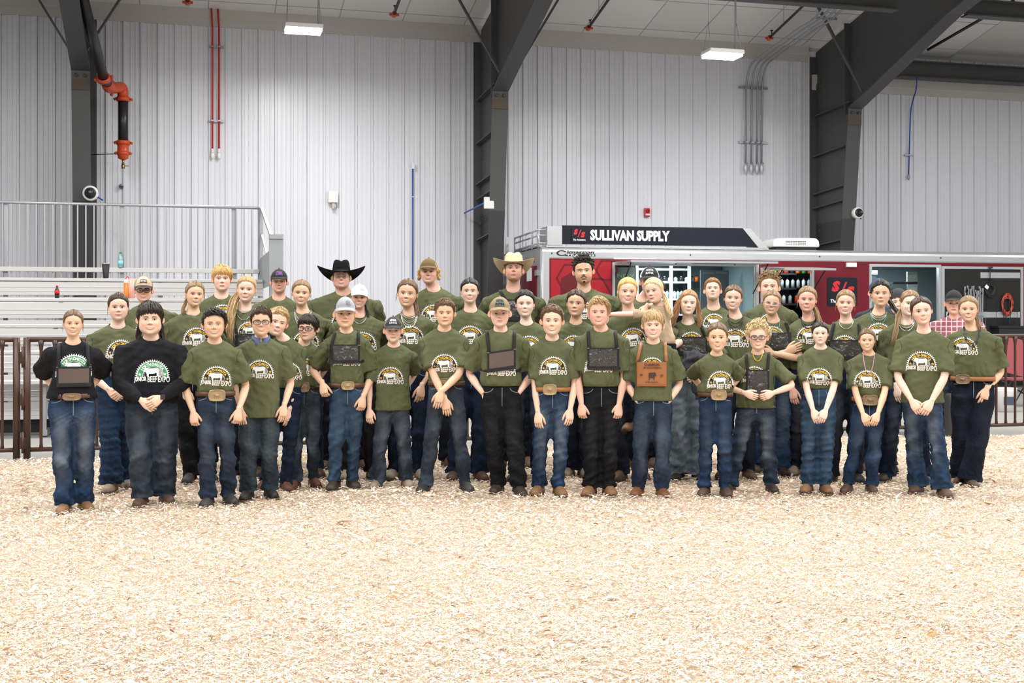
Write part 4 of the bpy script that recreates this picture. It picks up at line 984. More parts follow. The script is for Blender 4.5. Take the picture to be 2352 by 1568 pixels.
# ------------------------------------------------------------------ hair
def jit(c, g, a=.22): return tuple(np.clip(np.array(c)*(1+a*(g.random()*2-1)), 0, 1))
class Hair:
    def __init__(s, fc, M, hh, line, T, col, g, top=0.0, part=None, ridge=.010):
        s.fc, s.M, s.hh, s.line, s.T, s.col, s.g, s.top, s.part, s.ridge = fc, M, hh, line, T, col, g, top, part, ridge
        s.r = [g.random()*6 for _ in range(3)]; s.ng = np.random.default_rng(int(g.random()*1e6))
    def zl(s, ph):
        d = np.abs(((np.degrees(ph)+180) % 360)-180); return np.interp(d, s.line[0], s.line[1])
    def pt(s, ph, t, extra=0.0):
        ph = np.asarray(ph, float); t = np.asarray(t, float); ph, t = np.broadcast_arrays(ph, t)
        z0 = s.zl(ph); z = z0+(1-z0)*np.where(t > 0, 1-(1-np.clip(t, 0, 1))**1.35, t*1.35)
        p = s.fc.ring(np.clip(z, .0, 1), ph, False)
        c = np.array([0, .03, .5]); d = p-c; n = d/np.maximum(np.linalg.norm(d, axis=-1, keepdims=True), 1e-6)
        th = s.T*sm(0, .16, t)*(1+0*t)+extra+s.top*sm(.3, 1, t)
        th = th+s.ridge*sm(0, .1, t)*np.sin(23*ph+s.r[0]+3*np.sin(5*ph+s.r[1]))
        if s.part is not None: th = th-.8*s.T*np.exp(-((p[..., 0]-s.part)/.016)**2)*(np.cos(ph) > -.1)*sm(.0, .1, t)
        return p+n*th[..., None]
    def shell(s, mb, cols=110, rows=16, edge=0.0):
        ph = np.linspace(-PI, PI, cols, endpoint=False); t = np.linspace(0, 1, rows)**1.1
        j = edge*(s.ng.random(cols)-.6)
        P = np.array([s.pt(ph, np.where(tt < .15, tt+j*(1-tt/.15), tt), -.004) for tt in t])
        v = 1+.30*(s.ng.random(cols)-.5)+.10*np.sin(ph*17); v = v*.7+np.roll(v, 1)*.3
        C = np.array(s.col)[None, None, :]*v[None, :, None]*(1+.16*(s.ng.random((rows, cols, 1))-.5))
        mb.loft(s.M(P.reshape(-1, 3)).reshape(P.shape), 0, (False, True)); mb.c[-1] = C.reshape(-1, 3)
    def lock(s, mb, P, r, n=5, flat=.5, units=True, col=None, taper=True):
        P = np.asarray(P, float); k = len(P)
        if units: P = s.M(P); r = r*s.hh
        rs = r*np.array([.55]+[1]*(k-2)+[.0 if taper else .6]) if k > 2 else r; rs = np.maximum(rs, 2e-4)
        if taper and k > 4: rs[-2] *= .6
        mb.cur = jit(col or s.col, s.g, .28); mb.tube([tuple(p) for p in P], rs, n, 0, False, flat)
    def tufts(s, mb, n, length=.35, r=.022, lift=.03, sweep=.0, phr=180, tr=(.1, 1.0), wav=0.0, tmin=-.15):
        g = s.g
        for i in range(n):
            ph = math.radians(g.uniform(-phr, phr)); t0 = g.uniform(*tr); k = 5
            L = length*g.uniform(.7, 1.2); pts = []
            for q in range(k):
                f = q/(k-1); t = max(t0-L*f, tmin)
                pts.append(s.pt(ph+sweep*f+wav*math.sin(f*6+i)*.2, t, -.006+lift*math.sin(f*PI*.75)*g.uniform(.6, 1.2)))
            s.lock(mb, np.array(pts), r*g.uniform(.7, 1.3))
    def curls(s, mb, n, r=.05, w=.016, tr=(.05, 1), out=.05, phr=180):
        g = s.g
        for i in range(n):
            ph = math.radians(g.uniform(-phr, phr)); t0 = g.uniform(*tr); c = s.pt(ph, t0, out*g.uniform(.2, 1.2))
            ax = np.array([g.gauss(0, 1), g.gauss(0, 1), g.gauss(0, 1)]); ax /= np.linalg.norm(ax); b = np.cross(ax, [0.3, .2, 1]); b /= np.linalg.norm(b); cc = np.cross(ax, b)
            a0 = g.random()*6; rr = r*g.uniform(.6, 1.2)
            pts = [c+rr*(b*math.cos(a0+a)+cc*math.sin(a0+a))+ax*(.018*a) for a in np.linspace(0, 5.2, 8)]
            s.lock(mb, np.array(pts), w, 5, .8)
def strands(h, mb, path, n, spread, r, wav=0.0, wf=2.0, flat=.6, end=.6, units=True):
    """bundle of tapered locks along a path (head units or metres)"""
    path = np.asarray(path, float); k = 12; tt = np.linspace(0, 1, len(path)); ts = np.linspace(0, 1, k)
    base = np.stack([np.interp(ts, tt, path[:, j]) for j in range(3)], 1); g = h.g
    for _ in range(3): base[1:-1] = (base[:-2]+2*base[1:-1]+base[2:])/4
    for i in range(n):
        o = np.array([g.gauss(0, 1), g.gauss(0, .8), 0])*spread; L = g.uniform(.78, 1.0); p = []
        f0 = g.random()*6
        for q, t in enumerate(ts):
            b = np.array([np.interp(t*L, ts, base[:, j]) for j in range(3)])
            wdt = math.sin(min(1, t*2.2)*PI/2)*(1-(1-end)*t)
            p.append(b+o*wdt+np.array([math.sin(f0+t*wf*6), math.cos(f0+t*wf*6)*.6, 0])*wav*t)
        h.lock(mb, p, r*g.uniform(.7, 1.3), 5, flat, units)
LINES = {'boy': ([0, 40, 62, 78, 95, 120, 180], [.80, .76, .66, .44, .50, .34, .28]),
         'fringe': ([0, 40, 62, 78, 95, 120, 180], [.70, .68, .60, .42, .46, .34, .28]),
         'girl': ([0, 30, 55, 75, 95, 120, 180], [.81, .77, .68, .50, .44, .34, .28]),
         'cap': ([0, 60, 78, 95, 120, 180], [.70, .64, .42, .46, .34, .28])}
# ------------------------------------------------------------------ hats and glasses
def ball_cap(fc, M, hh, root, mats, label, patch_txt=None, pc=None, tc=None, tilt=0.0, back=False, flatbill=False, ps=None):
    g = random.Random(1); H = Hair(fc, M, hh, ([0, 90, 180], [.69, .62, .56]), .022, (1, 1, 1), g, .045, None, 0)
    mb = MB(); ph = np.linspace(-PI, PI, 48, endpoint=False)
    P = np.array([H.pt(ph, t, .03 if t > 0 else .045) for t in (0, .02, .15, .3, .5, .7, .85, .95, 1)])
    fr = np.exp(-(ph/.75)**2); P[..., 2] += (fr*.035)[None, :]*np.array([0, 0, .3, .7, 1, .8, .4, 0, 0])[:, None]; P[..., 1] -= (fr*.03)[None, :]*np.array([0, 0, .5, 1, 1, .5, 0, 0, 0])[:, None]
    mb.loft(M(P.reshape(-1, 3)).reshape(P.shape), 0, (False, True))
    k = len(ph); backf = [i for i, f in enumerate(mb.f) if len(f) == 4 and abs(ph[i % k]) > 1.1]
    for i in backf: mb.m[i] = 1
    o = mb.build('cap', [mats[0], mats[1]], root)
    if label: o['label'] = label
    # bill
    mb = MB(); sg_ = 1 if not back else -1; nu, nv = 17, 7; R = []
    zb = .695 if not back else .58
    for lay in (0, 1):
        G = []
        for v in np.linspace(0, 1, nv):
            u = np.linspace(-1, 1, nu); a = u*math.radians(62)
            base = fc.ring(np.full(nu, zb), a if not back else a+PI, False); d = base-np.array([0, YC, zb]); n = d/np.linalg.norm(d, axis=1, keepdims=True)
            p = base+n*.08; fwd = np.sqrt(np.clip(1-u**2, 0, 1))**.9*(.40)*v
            p[:, 1] -= sg_*fwd; p[:, 2] += -.085*v-(.01 if flatbill else .075)*u**2*1.0-.02*lay+.015
            p[:, 2] += tilt*v
            G.append(p)
        R.append(np.array(G))
    for lay, G in enumerate(R): mb.loft(M(G.reshape(-1, 3)).reshape(G.shape), 0, (False, False), True, False)
    E = np.array([R[0][-1], R[1][-1]]); mb.loft(M(E.reshape(-1, 3)).reshape(E.shape), 0, (False, False), True, False)
    mb.build('bill', mats[2], o)
    mb = MB(); mb.ellipsoid(M(H.pt(0, 1, .045)), (.03*hh, .03*hh, .02*hh), 8, 5); mb.build('button', mats[0], o)
    if patch_txt:
        mb = MB(); lines = patch_txt; W = .19
        def onc(X, Z, off): 
            pz = np.clip((Z-.70)/.30, 0, 1); t = 1-(1-pz)**(1/1.35)
            xx = X[..., None]*0
            ang = np.arcsin(np.clip(X/.40, -1, 1)); P_ = H.pt(ang, t, .03+off)
            f = np.exp(-(ang/.75)**2); P_[..., 2] += f*.035*np.interp(t, [0, .15, .3, .5, .7, .85], [0, .3, .7, 1, .8, .4]); P_[..., 1] -= f*.03*np.interp(t, [0, .15, .3, .5, .7, .85], [0, .5, 1, 1, .5, 0])
            return P_
        z0, z1 = .74, .90
        ox = 0
        if ps: ox, W, z0, z1 = ps
        if pc:
            GX, GZ = np.meshgrid(np.linspace(ox-W, ox+W, 9), np.linspace(z0-.01, z1+.01, 5)); P_ = onc(GX, GZ, .012); mb.loft(M(P_.reshape(-1, 3)).reshape(P_.shape), 0, (False, False), True, False)
        n = len(lines); hgt = (z1-z0)/n
        for i, tx_ in enumerate(lines):
            v, f = text_geom(tx_, .03); v = v.copy(); wn = W*1.7
            X = ox+(v[:, 0]/v[:, 0].max()-.5)*wn; Z = z1-(i+1)*hgt+.012+v[:, 1]/v[:, 1].max()*(hgt-.022)
            mb.add(M(onc(X, Z, .020)), f, 1)
        if ps and not pc:
            a = np.linspace(0, 2*PI, 25); G = np.stack([onc(ox+W*1.15*f*np.cos(a), (z0+z1)/2+(z1-z0)*.72*f*np.sin(a), .018) for f in (.93, 1.0)]); mb.loft(M(G.reshape(-1, 3)).reshape(G.shape), 1, (False, False), True, False)
        mb.build('front_patch', [pc or tc, tc], o)
def cowboy_hat(fc, M, hh, root, matl, bandm, tall=.50, brim=.52, label=None):
    mb = MB(); a = np.linspace(-PI, PI, 48, endpoint=False); sx, cy = np.sin(a), -np.cos(a)
    z0 = .70; rx, ry = .40, .50; R = []
    for (z, f) in ((0, 1.0), (.06, .99), (.2, .93), (.34, .86), (tall-.06, .78), (tall, .64), (tall-.01, .35), (tall-.05, .05)):
        zz = z0+z-.0*cy; pin = 1-.22*np.exp(-((a)/.8)**2)*(z/tall)
        X = rx*f*sx*pin; Y = YC+ry*f*cy
        Zr = zz+(.055*np.abs(sx)**2-.05*np.exp(-(sx/.25)**2)*(f < .7))*(z > .3)
        R.append(np.stack([X, Y, np.broadcast_to(Zr, X.shape)], 1))
    R = np.array(R); mb.loft(M(R.reshape(-1, 3)).reshape(R.shape), 0, (False, True))
    for lay in (0, -.022):
        G = []
        for v in np.linspace(0, 1, 9):
            X = (rx+brim*v*(.55+.45*np.abs(sx)**.6))*sx; Y = YC+(ry+brim*.62*v)*cy
            Z = z0+.30*np.abs(sx)**2.5*v**2.0-np.where(cy > 0, .34*v**1.3*np.abs(cy)**1.2, .03*v*np.abs(cy))+lay*(1-.6*v)
            G.append(np.stack([X, Y, Z], 1))
        G = np.array(G); 
        if lay == 0: G0 = G
        mb.loft(M(G.reshape(-1, 3)).reshape(G.shape), 0, (False, False))
    E = np.array([G0[-1], G[-1]]); mb.loft(M(E.reshape(-1, 3)).reshape(E.shape), 0, (False, False))
    o = mb.build('cowboy_hat', matl, root)
    if label: o['label'] = label
    mb = MB(); B = np.array([np.stack([rx*1.015*sx*f, YC+ry*1.015*cy*f, np.full(48, z0+z)], 1) for z, f in ((.01, 1), (.07, .985))]); mb.loft(M(B.reshape(-1, 3)).reshape(B.shape), 0, (False, False)); mb.build('hat_band', bandm, o)
def glasses(fc, M, hh, root, matl, rx=.115, rz=.075, label=None, r=.011):
    mb = MB(); yl = float(fc.y(.0, .47))-.045
    for sx in (-1, 1):
        a = np.linspace(0, 2*PI, 25); c, s_ = np.cos(a), np.sin(a)
        X = sx*.145+rx*np.sign(c)*np.abs(c)**.6; Z = .475+rz*np.sign(s_)*np.abs(s_)**.6; Y = yl+.12*(np.abs(X)/.26)**2
        mb.tube(M(np.stack([X, Y, Z], 1)), r*hh, 6, 0, False)
        w = fc.w(.5)
        mb.tube(M(np.array([[sx*.255, yl+.10, .50], [sx*(w+.015), -.15, .51], [sx*(w+.02), .06, .52]])), r*.9*hh, 5)
    mb.tube(M(np.array([[-.035, yl, .49], [0, yl-.01, .50], [.035, yl, .49]])), r*hh, 6)
    o = mb.build('glasses', matl, root)
    if label: o['label'] = label
    for sx in (-1, 1):
        mb = MB(); a = np.linspace(0, 2*PI, 20, endpoint=False); c, s_ = np.cos(a), np.sin(a)
        X = sx*.145+rx*np.sign(c)*np.abs(c)**.6; Z = .475+rz*np.sign(s_)*np.abs(s_)**.6; Y = yl+.12*(np.abs(X)/.26)**2
        V = np.concatenate([np.stack([X, Y, Z], 1), np.stack([X, Y+.004, Z], 1)]); mb.add(M(V), [tuple(range(20)), tuple(range(39, 19, -1))]); mb.build('lens', M_lens, o)
# ------------------------------------------------------------------ limbs
def arm_ik(Sh, W, l1, l2, pole):
    Sh = np.array(Sh); W = np.array(W); d = W-Sh; L = np.linalg.norm(d); n = d/L
    if L > (l1+l2)*.995: k = L/(l1+l2)*1.005; l1 *= k; l2 *= k
    a = (l1*l1-l2*l2+L*L)/(2*L); h = math.sqrt(max(l1*l1-a*a, 0)); p = np.array(pole, float); p = p-n*p.dot(n); p /= np.linalg.norm(p)
    return Sh+n*a+p*h
def seg_loft(mb, pts, rs, n=14, flat=None):
    """smooth tapered limb through the points"""
    pts = np.array(pts, float); k = len(pts); t = np.linspace(0, 1, k); m = 4*(k-1)+1; ts = np.linspace(0, 1, m)
    P = np.stack([np.interp(ts, t, pts[:, j]) for j in range(3)], 1); R = np.interp(ts, t, rs)
    for _ in range(2): P[1:-1] = (P[:-2]+2*P[1:-1]+P[2:])/4
    mb.tube([tuple(p) for p in P], list(R), n)
def hand(mb, wrist, d, n, w, k, curl=.4, spread=1.0, thumb=.6):
    """wrist point, d along the hand, n palm normal, w towards the thumb"""
    d = np.array(d, float); d /= np.linalg.norm(d); n = np.array(n, float); n -= d*n.dot(d); n /= np.linalg.norm(n)
    w = np.array(w, float); x = np.cross(d, n); x = x if x.dot(w) > 0 else -x; w = x
    wr = np.array(wrist, float); rings = []
    for f, hw, ht in ((-.035, .0195, .0195), (-.015, .0215, .0190), (.0, .0245, .0185), (.02, .031, .017), (.045, .037, .016), (.068, .039, .014), (.085, .036, .011), (.092, .026, .006)):
        a = np.linspace(0, 2*PI, 14, endpoint=False); c, s_ = np.cos(a), np.sin(a)
        rings.append(wr+d*f*k+w*(np.sign(c)*np.abs(c)**.8*hw*k)[:, None]+n*(np.sign(s_)*np.abs(s_)**.9*ht*k-.002*k)[:, None])
    mb.loft(np.array(rings), 0, (True, True))
    for i, (o, L, sp) in enumerate(((.027, .070, .10), (.0095, .079, .03), (-.009, .073, -.05), (-.0265, .057, -.14))):
        p = wr+d*.078*k+w*o*k; ang = .12+curl*.35+.04*i*curl; dd = d+w*sp*spread*(1-curl*.6); dd /= np.linalg.norm(dd); pts = [p-dd*.012*k, p]; r = .0086*k*(1-.05*i)
        for j, sl in enumerate((.45, .32, .23)):
            v = dd*math.cos(ang)+n*math.sin(ang); pts.append(pts[-1]+v*L*sl*k); ang += curl*(1.15 if j == 0 else .95)
        mb.tube([tuple(q) for q in pts], [r*1.02, r*1.05, r*1.08, r*.95, r*.62], 8)
    p = wr+d*.022*k+w*.026*k+n*.004*k; v1 = d*.72+w*thumb+n*.25; v1 /= np.linalg.norm(v1); v2 = d*.9+w*(thumb*.35)+n*.35*curl*2; v2 /= np.linalg.norm(v2)
    q1 = p+v1*.036*k; q2 = q1+v2*.030*k; q3 = q2+(v2+n*.2)*.022*k
    mb.tube([tuple(q) for q in (p-v1*.02*k, p, q1, q2, q3)], [.012*k, .0135*k, .0105*k, .0098*k, .006*k], 9)
def waves(P, g, amp, scale, n=6, stretch=(1, 1, 1)):
    out = np.zeros(len(P))
    for _ in range(n):
        k = g.normal(size=3)*scale*np.array(stretch); ph = g.random()*6.28
        out += 1-2*np.abs(np.sin(P@k*.5+ph+.6*np.sin(P@(k[[1, 2, 0]])*.4)))
    return out/n*amp
def remesh(mb, vox, smooth):
    me = bpy.data.meshes.new('tmp'); V = np.concatenate(mb.v)
    me.from_pydata(V.tolist(), [], mb.f); me.update()
    o = bpy.data.objects.new('tmp', me); COL.objects.link(o)
    r = o.modifiers.new('r', 'REMESH'); r.mode = 'VOXEL'; r.voxel_size = vox
    s_ = o.modifiers.new('s', 'SMOOTH'); s_.factor = .5; s_.iterations = smooth
    dg = bpy.context.evaluated_depsgraph_get(); ev = o.evaluated_get(dg); m2 = ev.to_mesh()
    n = len(m2.vertices); co = np.empty(n*3); m2.vertices.foreach_get('co', co); no = np.empty(n*3); m2.vertices.foreach_get('normal', no)
    lt = np.empty(len(m2.polygons), dtype=np.int32); m2.polygons.foreach_get('loop_total', lt); vi = np.empty(len(m2.loops), dtype=np.int32); m2.loops.foreach_get('vertex_index', vi)
    ev.to_mesh_clear(); bpy.data.objects.remove(o); bpy.data.meshes.remove(me)
    return co.reshape(-1, 3), no.reshape(-1, 3), vi, lt
def cloth(name, V, vi, lt, matl, parent, col=None):
    me = bpy.data.meshes.new(name); me.vertices.add(len(V)); me.vertices.foreach_set('co', V.ravel())
    me.loops.add(len(vi)); me.loops.foreach_set('vertex_index', vi); me.polygons.add(len(lt)); me.polygons.foreach_set('loop_start', np.concatenate([[0], np.cumsum(lt)[:-1]]).astype(np.int32))
    me.polygons.foreach_set('use_smooth', np.ones(len(lt), bool)); me.update(calc_edges=True)
    if col is not None:
        a = me.color_attributes.new('tone', 'FLOAT_COLOR', 'POINT'); C = np.ones((len(V), 4)); C[:, :3] = np.clip(col, 0, 1); a.data.foreach_set('color', C.ravel())
    me.materials.append(matl); o = bpy.data.objects.new(name, me); COL.objects.link(o); o.parent = parent
    bv = BVHTree.FromPolygons([tuple(v) for v in V], np.split(vi, np.cumsum(lt)[:-1]) if False else [tuple(vi[a:a+b]) for a, b in zip(np.concatenate([[0], np.cumsum(lt)[:-1]]), lt)])
    return o, bv
def drape(bv, X, Z, off, last=None):
    X = np.atleast_1d(X).ravel(); Z = np.atleast_1d(Z).ravel(); out = np.empty((len(X), 3)); y = -.1 if last is None else last
    for i in range(len(X)):
        h = bv.ray_cast(Vector((X[i], -1.2, Z[i])), Vector((0, 1, 0)))
        if h[0] is not None and h[0].y < .12: y = h[0].y
        out[i] = (X[i], y-off, Z[i])
    return out
# ------------------------------------------------------------------ shirt print
_LG = {}
def logo_geom(scheme):
    if scheme in _LG: return _LG[scheme]
    parts = []                                           # (verts2d, faces, material index, layer)
    def grid_arc(r0, r1, a0, a1, n, mi, lay, m=2):
        a = np.radians(np.linspace(a0, a1, n+1)); V = np.array([[(r*math.cos(t), r*math.sin(t)) for t in a] for r in np.linspace(r0, r1, m+1)]).reshape(-1, 2)
        F_ = [(i*(n+1)+j, i*(n+1)+j+1, (i+1)*(n+1)+j+1, (i+1)*(n+1)+j) for i in range(m) for j in range(n)]; parts.append((V, F_, mi, lay))
    n = 25; V = []; F_ = []
    for i in range(n):
        a = math.radians(-8+196*(i+.5)/n); da = math.radians(196/n*.46); b = len(V)
        V += [(.425*math.cos(a-da), .425*math.sin(a-da)), (.425*math.cos(a+da), .425*math.sin(a+da)), (.485*math.cos(a), .485*math.sin(a))]; F_.append((b, b+1, b+2))
    parts.append((np.array(V), F_, 0, 1)); grid_arc(.410, .426, -8, 188, 28, 0, 1, 1)
    grid_arc(.27, .412, -7, 187, 28, 1, 1, 3)
    txt = 'NORTH DAKOTA'; wid = [1, 1, 1, 1, 1, .5, 1, 1, 1, 1, 1, 1]; tot = sum(wid); pos = 0
    for ch, w_ in zip(txt, wid):
        a = 148-116*(pos+w_/2)/tot; pos += w_
        if ch == ' ': continue
        v, f = text_geom(ch, .035); v = v/v[:, 1].max()*.088; v = v-[v[:, 0].max()/2, .044]; v[:, 0] *= .82
        t = math.radians(a-90); R_ = np.array([[math.cos(t), -math.sin(t)], [math.sin(t), math.cos(t)]])
        parts.append((v@R_.T+.341*np.array([math.cos(math.radians(a)), math.sin(math.radians(a))]), f, 2, 2))
    for sx in (-1, 1):
        V = [(sx*.345+.052*(1 if i % 2 == 0 else .42)*math.cos(PI/2+i*PI/5), .055+.052*(1 if i % 2 == 0 else .42)*math.sin(PI/2+i*PI/5)) for i in range(10)]+[(sx*.345, .055)]
        parts.append((np.array(V), [(i, (i+1) % 10, 10) for i in range(10)], 2, 2))
    # hay bale to the right, ellipse shading, steer
    V = [(.12+.10*(1-math.cos(t)), .005+.19*math.sin(t)) for t in np.linspace(0, PI, 9)]; parts.append((np.array(V), [tuple(range(9))], 3, 1))
    for k in range(5): z = .03+.03*k; parts.append((np.array([(.15, z), (.30-.012*k, z), (.30-.012*k, z+.008), (.15, z+.008)]), [(0, 1, 2, 3)], 4, 2))
    for k in range(5): z = .02+.03*k; parts.append((np.array([(-.27+.01*k, z), (-.2, z), (-.2, z+.008), (-.27+.01*k, z+.008)]), [(0, 1, 2, 3)], 3, 1))
    a = np.linspace(0, 2*PI, 16, endpoint=False); parts.append((np.stack([.13*np.cos(a), .245+.018*np.sin(a)], 1), [tuple(range(16))], 4, 1)); grid_arc(.262, .272, 0, 180, 20, 0, 2, 1)
    st = [(-.235, .17), (-.22, .215), (-.19, .235), (-.12, .228), (-.02, .222), (.08, .226), (.15, .222), (.175, .19), (.17, .12), (.165, .05), (.16, .0), (.115, .0), (.115, .07), (.10, .10), (.06, .075), (-.02, .07), (-.08, .075), (-.10, .06), (-.105, .0), (-.15, .0), (-.155, .06), (-.17, .10), (-.20, .13), (-.24, .125), (-.255, .15)]
    V2, F2 = fine(st, [(0, 1, 2, 3, 4, 5, 6, 7, 8, 13, 14, 15, 16, 17, 21, 22, 23, 24), (8, 9, 10, 11, 12, 13), (17, 18, 19, 20, 21)]); parts.append((V2, F2, 0, 3))
    words = (('JUNIOR', -.5, -.16), ('BEEF', -.135, .125), ('EXPO', .15, .48))
    for wd, x0, x1 in words:
        v, f = text_geom(wd, .05 if wd == 'JUNIOR' else .025); v = v/[v[:, 0].max(), v[:, 1].max()]
        X = x0+v[:, 0]*(x1-x0); Z = -.185+v[:, 1]*.17+.02*np.sin((X+.5)*PI)
        if scheme == 'o': parts.append((np.stack([X+.006, Z-.008], 1), f, 5, 1))
        parts.append((np.stack([X, Z], 1), f, 0, 2))
    _LG[scheme] = parts; return parts
M_pw = mat('print_white', (.80, .80, .78), rough=.6); M_pk = mat('print_black', (.010, .010, .012), rough=.6)
M_py = mat('print_yellow', (.85, .52, .04), rough=.6); M_pg = mat('print_grey', (.42, .43, .42), rough=.6); M_pdg = mat('print_dark_grey', (.10, .10, .10), rough=.6)
M_pgr = mat('print_green', (.02, .26, .09), rough=.6); M_po = mat('print_tan', (.55, .36, .15), rough=.6)
def fine(V, F_, cuts=3):                                 # split big print shapes so that they can follow the cloth
    import bmesh
    bm = bmesh.new(); vs = [bm.verts.new((p[0], p[1], 0)) for p in V]
    for f in F_: bm.faces.new([vs[i] for i in f])
    bmesh.ops.triangulate(bm, faces=bm.faces[:]); bmesh.ops.subdivide_edges(bm, edges=bm.edges[:], cuts=cuts, use_grid_fill=True); bm.verts.index_update()
    V2 = np.array([v.co[:2] for v in bm.verts]); F2 = [tuple(v.index for v in f.verts) for f in bm.faces]; bm.free(); return V2, F2
def put_logo(bv, cx, cz, size, tilt, shirt, scheme='o'):
    mb = MB(); t = math.radians(tilt); c, s_ = math.cos(t), math.sin(t)
    for V, F_, mi, lay in logo_geom(scheme):
        X = (V[:, 0]*c-V[:, 1]*s_)*size+cx; Z = (V[:, 0]*s_+V[:, 1]*c)*size+cz
        mb.add(drape(bv, X, Z, .0012+.0014*lay), F_, mi)
    mats = [M_pw, M_pk, M_py, M_pg, M_pdg, M_po] if scheme == 'o' else [M_pw, M_pgr, M_pw, M_pg, M_pdg, M_pg]
    mb.build('chest_print', mats, shirt)
# ================================================================== PEOPLE: one builder
HC = dict(dk=(.022, .013, .009), br=(.06, .032, .018), lb=(.15, .085, .045), db=(.27, .17, .085), bl=(.48, .32, .15), pb=(.66, .50, .28), st=(.62, .38, .13), au=(.24, .10, .04), bk=(.010, .008, .007), red=(.38, .20, .09))
SK = dict(l=(.86, .60, .45), p=(.87, .59, .46), t=(.79, .51, .35), w=(.88, .66, .54), r=(.80, .48, .37))
DN = dict(blue=(.026, .062, .135), mid=(.024, .044, .085), grey=(.042, .060, .090), dark=(.008, .014, .032), navy=(.009, .024, .062), black=(.008, .009, .012), pale=(.22, .29, .35), light=(.042, .090, .165), teal=(.034, .055, .078), royal=(.018, .050, .12))
BT = dict(tan=(.34, .18, .085), brown=(.13, .07, .045), dkb=(.055, .035, .025), red=(.16, .055, .035), grey=(.05, .045, .04), beige=(.42, .34, .25), cognac=(.26, .10, .035), black=(.012, .012, .012))
LIPS = {k: mat('lips_'+k, v, rough=.4, spec=.5) for k, v in dict(l=(.60, .27, .23), p=(.62, .22, .22), t=(.48, .22, .17), w=(.62, .30, .27), r=(.50, .22, .18)).items()}
M_boot = {k: mat('boot_'+k, v, rough=.6, noise=.35, nscale=30, bump=.4, bscale=90) for k, v in BT.items()}
M_sole = mat('boot_sole', (.06, .045, .035), rough=.8)
M_belt = {k: mat('belt_'+k, v, rough=.5, noise=.2, nscale=60, bump=.5, bscale=120) for k, v in dict(brown=(.12, .045, .02), black=(.015, .012, .01), tan=(.45, .17, .05)).items()}
PID = [0]
def person(label, head, bx, sw, feet=None, d=None, wx=None, ww=None, belt=None, hem=None, hands=None, hair='boy', hc='br', skin='l', shirt='o', jeans='mid',
           boots='brown', tilt=0, yaw=0, pitch=0, mouth='smile', mw=.125, smile=.5, eye='brown', jaw=1.0, chub=0, fem=0, nk=None, logo=1, lsz=.21, ltilt=0, fl=.46, leg=1.0,
           hat=None, glass=None, harness=None, neckl=None, beltm=None, buckle=None, sl=.84, srad=1.06, extra=None, fade=.6, belly=0, beard=0, wf=.94, turn=0, brow=1, group=None, squint=.12, watch=0, lean=0, yoff=0, nose=1.0):
    PID[0] += 1; pid = PID[0]; g = random.Random(pid*31+5); ng = np.random.default_rng(pid*17+3)
    hx, top, chin = head
    if d is None: d = CH*F/(sum(f[1] for f in feet)/len(feet)-HY)+.03
    s = F/d; Z = lambda py: CH+(HY-py)/s; xr = (bx-CX)/F*d
    X = lambda px: (px-bx)/s
    root = thing('person', (xr, d, 0), label, 'person', math.atan2(-xr, d)+math.radians(turn), group or 'group portrait')
    H = Z(top); H = max(H, 1.0); 
    if extra == 'child': H = 1.12
    k = H/1.70; sw = sw/s; wx_ = X(wx if wx is not None else bx)
    if belt is None: belt_z = H*.595
    elif False: pass
    else: belt_z = Z(belt)
    ww = (ww/s) if ww else sw*.76
    if extra == 'child': k *= 1.05
    hh = (chin-top)/s*.955; zmid = Z((top+chin)/2+ (chin-top)*.018)
    hx_ = X(hx); nk = (.012 if nk is None else nk); zchin = Z(chin); zn = zchin-nk; ztip = zn-.068*k; cn = .068*k**.5*(1+.5*chub)
    R = rotm(math.radians(yaw), math.radians(pitch), math.radians(tilt)); hy = -.03*k
    C0 = np.array([hx_, hy, zmid]); piv = np.array([0, .05, .5])
    def M(p): return C0+hh*((np.asarray(p)-piv)@R.T)
    fc = Face(wf=wf, jaw=jaw*(.94 if fem else 1), smile=smile if mouth in ('smile', 'grin') else smile*.3, nose=nose*(.85 if fem else 1), chub=chub, fem=fem)
    sk = SK[skin]; sk = jit(sk, g, .05)
    # ---------------- body: head, neck, trunk, arms and hands in one mesh
    mb = CM(); mb.cur = sk
    head_mesh(mb, fc, M, sk, beard)
    if beard: pass
    a = np.linspace(0, 2*PI, 20, endpoint=False); ca, sa = np.cos(a), np.sin(a)
    hb = M(np.array([0, .10, .20])); nr = .052*k if not fem else .047*k
    nr = min(nr, hh*.27*wf/.94)*(1+chub*.8)
    rings = []
    belt_c = np.array([wx_, .0, belt_z])
    for (z, cx, cy, rx, ry) in ((belt_z-.05, wx_, .0, ww*.85, .075*k), (belt_z+.05, wx_, 0, ww*.84, .075*k), ((belt_z+ztip)/2, wx_*.5, 0, sw*.62, .08*k), (ztip-.06*k, 0, .0, sw*.66, .075*k),
                               (ztip-.02*k, 0, .01, sw*.50, .05*k), (zn-.045*k, hx_*.2, .005, cn*1.10, .062*k), (zn-.012*k, hx_*.25, .008, cn*.93, .058*k), (zn+.015*k, hx_*.4, .01, nr*1.1, nr*1.06)):
        rings.append(np.stack([cx+rx*ca, cy+ry*sa, np.full(20, z)], 1))
    c1 = np.array([hx_*.35, .01, zn+.012*k])
    for t in (.35, .7, 1.0):
        c = c1*(1-t)+hb*t; rings.append(np.stack([c[0]+nr*ca, c[1]+nr*sa, np.full(20, c[2])], 1))
    mb.loft(np.array(rings), 0, (True, True))
    # arms
    l1, l2 = .178*H, .150*H
    J = {}; EL = {}; WR = {}
    hands = hands or (('behind', None), ('behind', None))
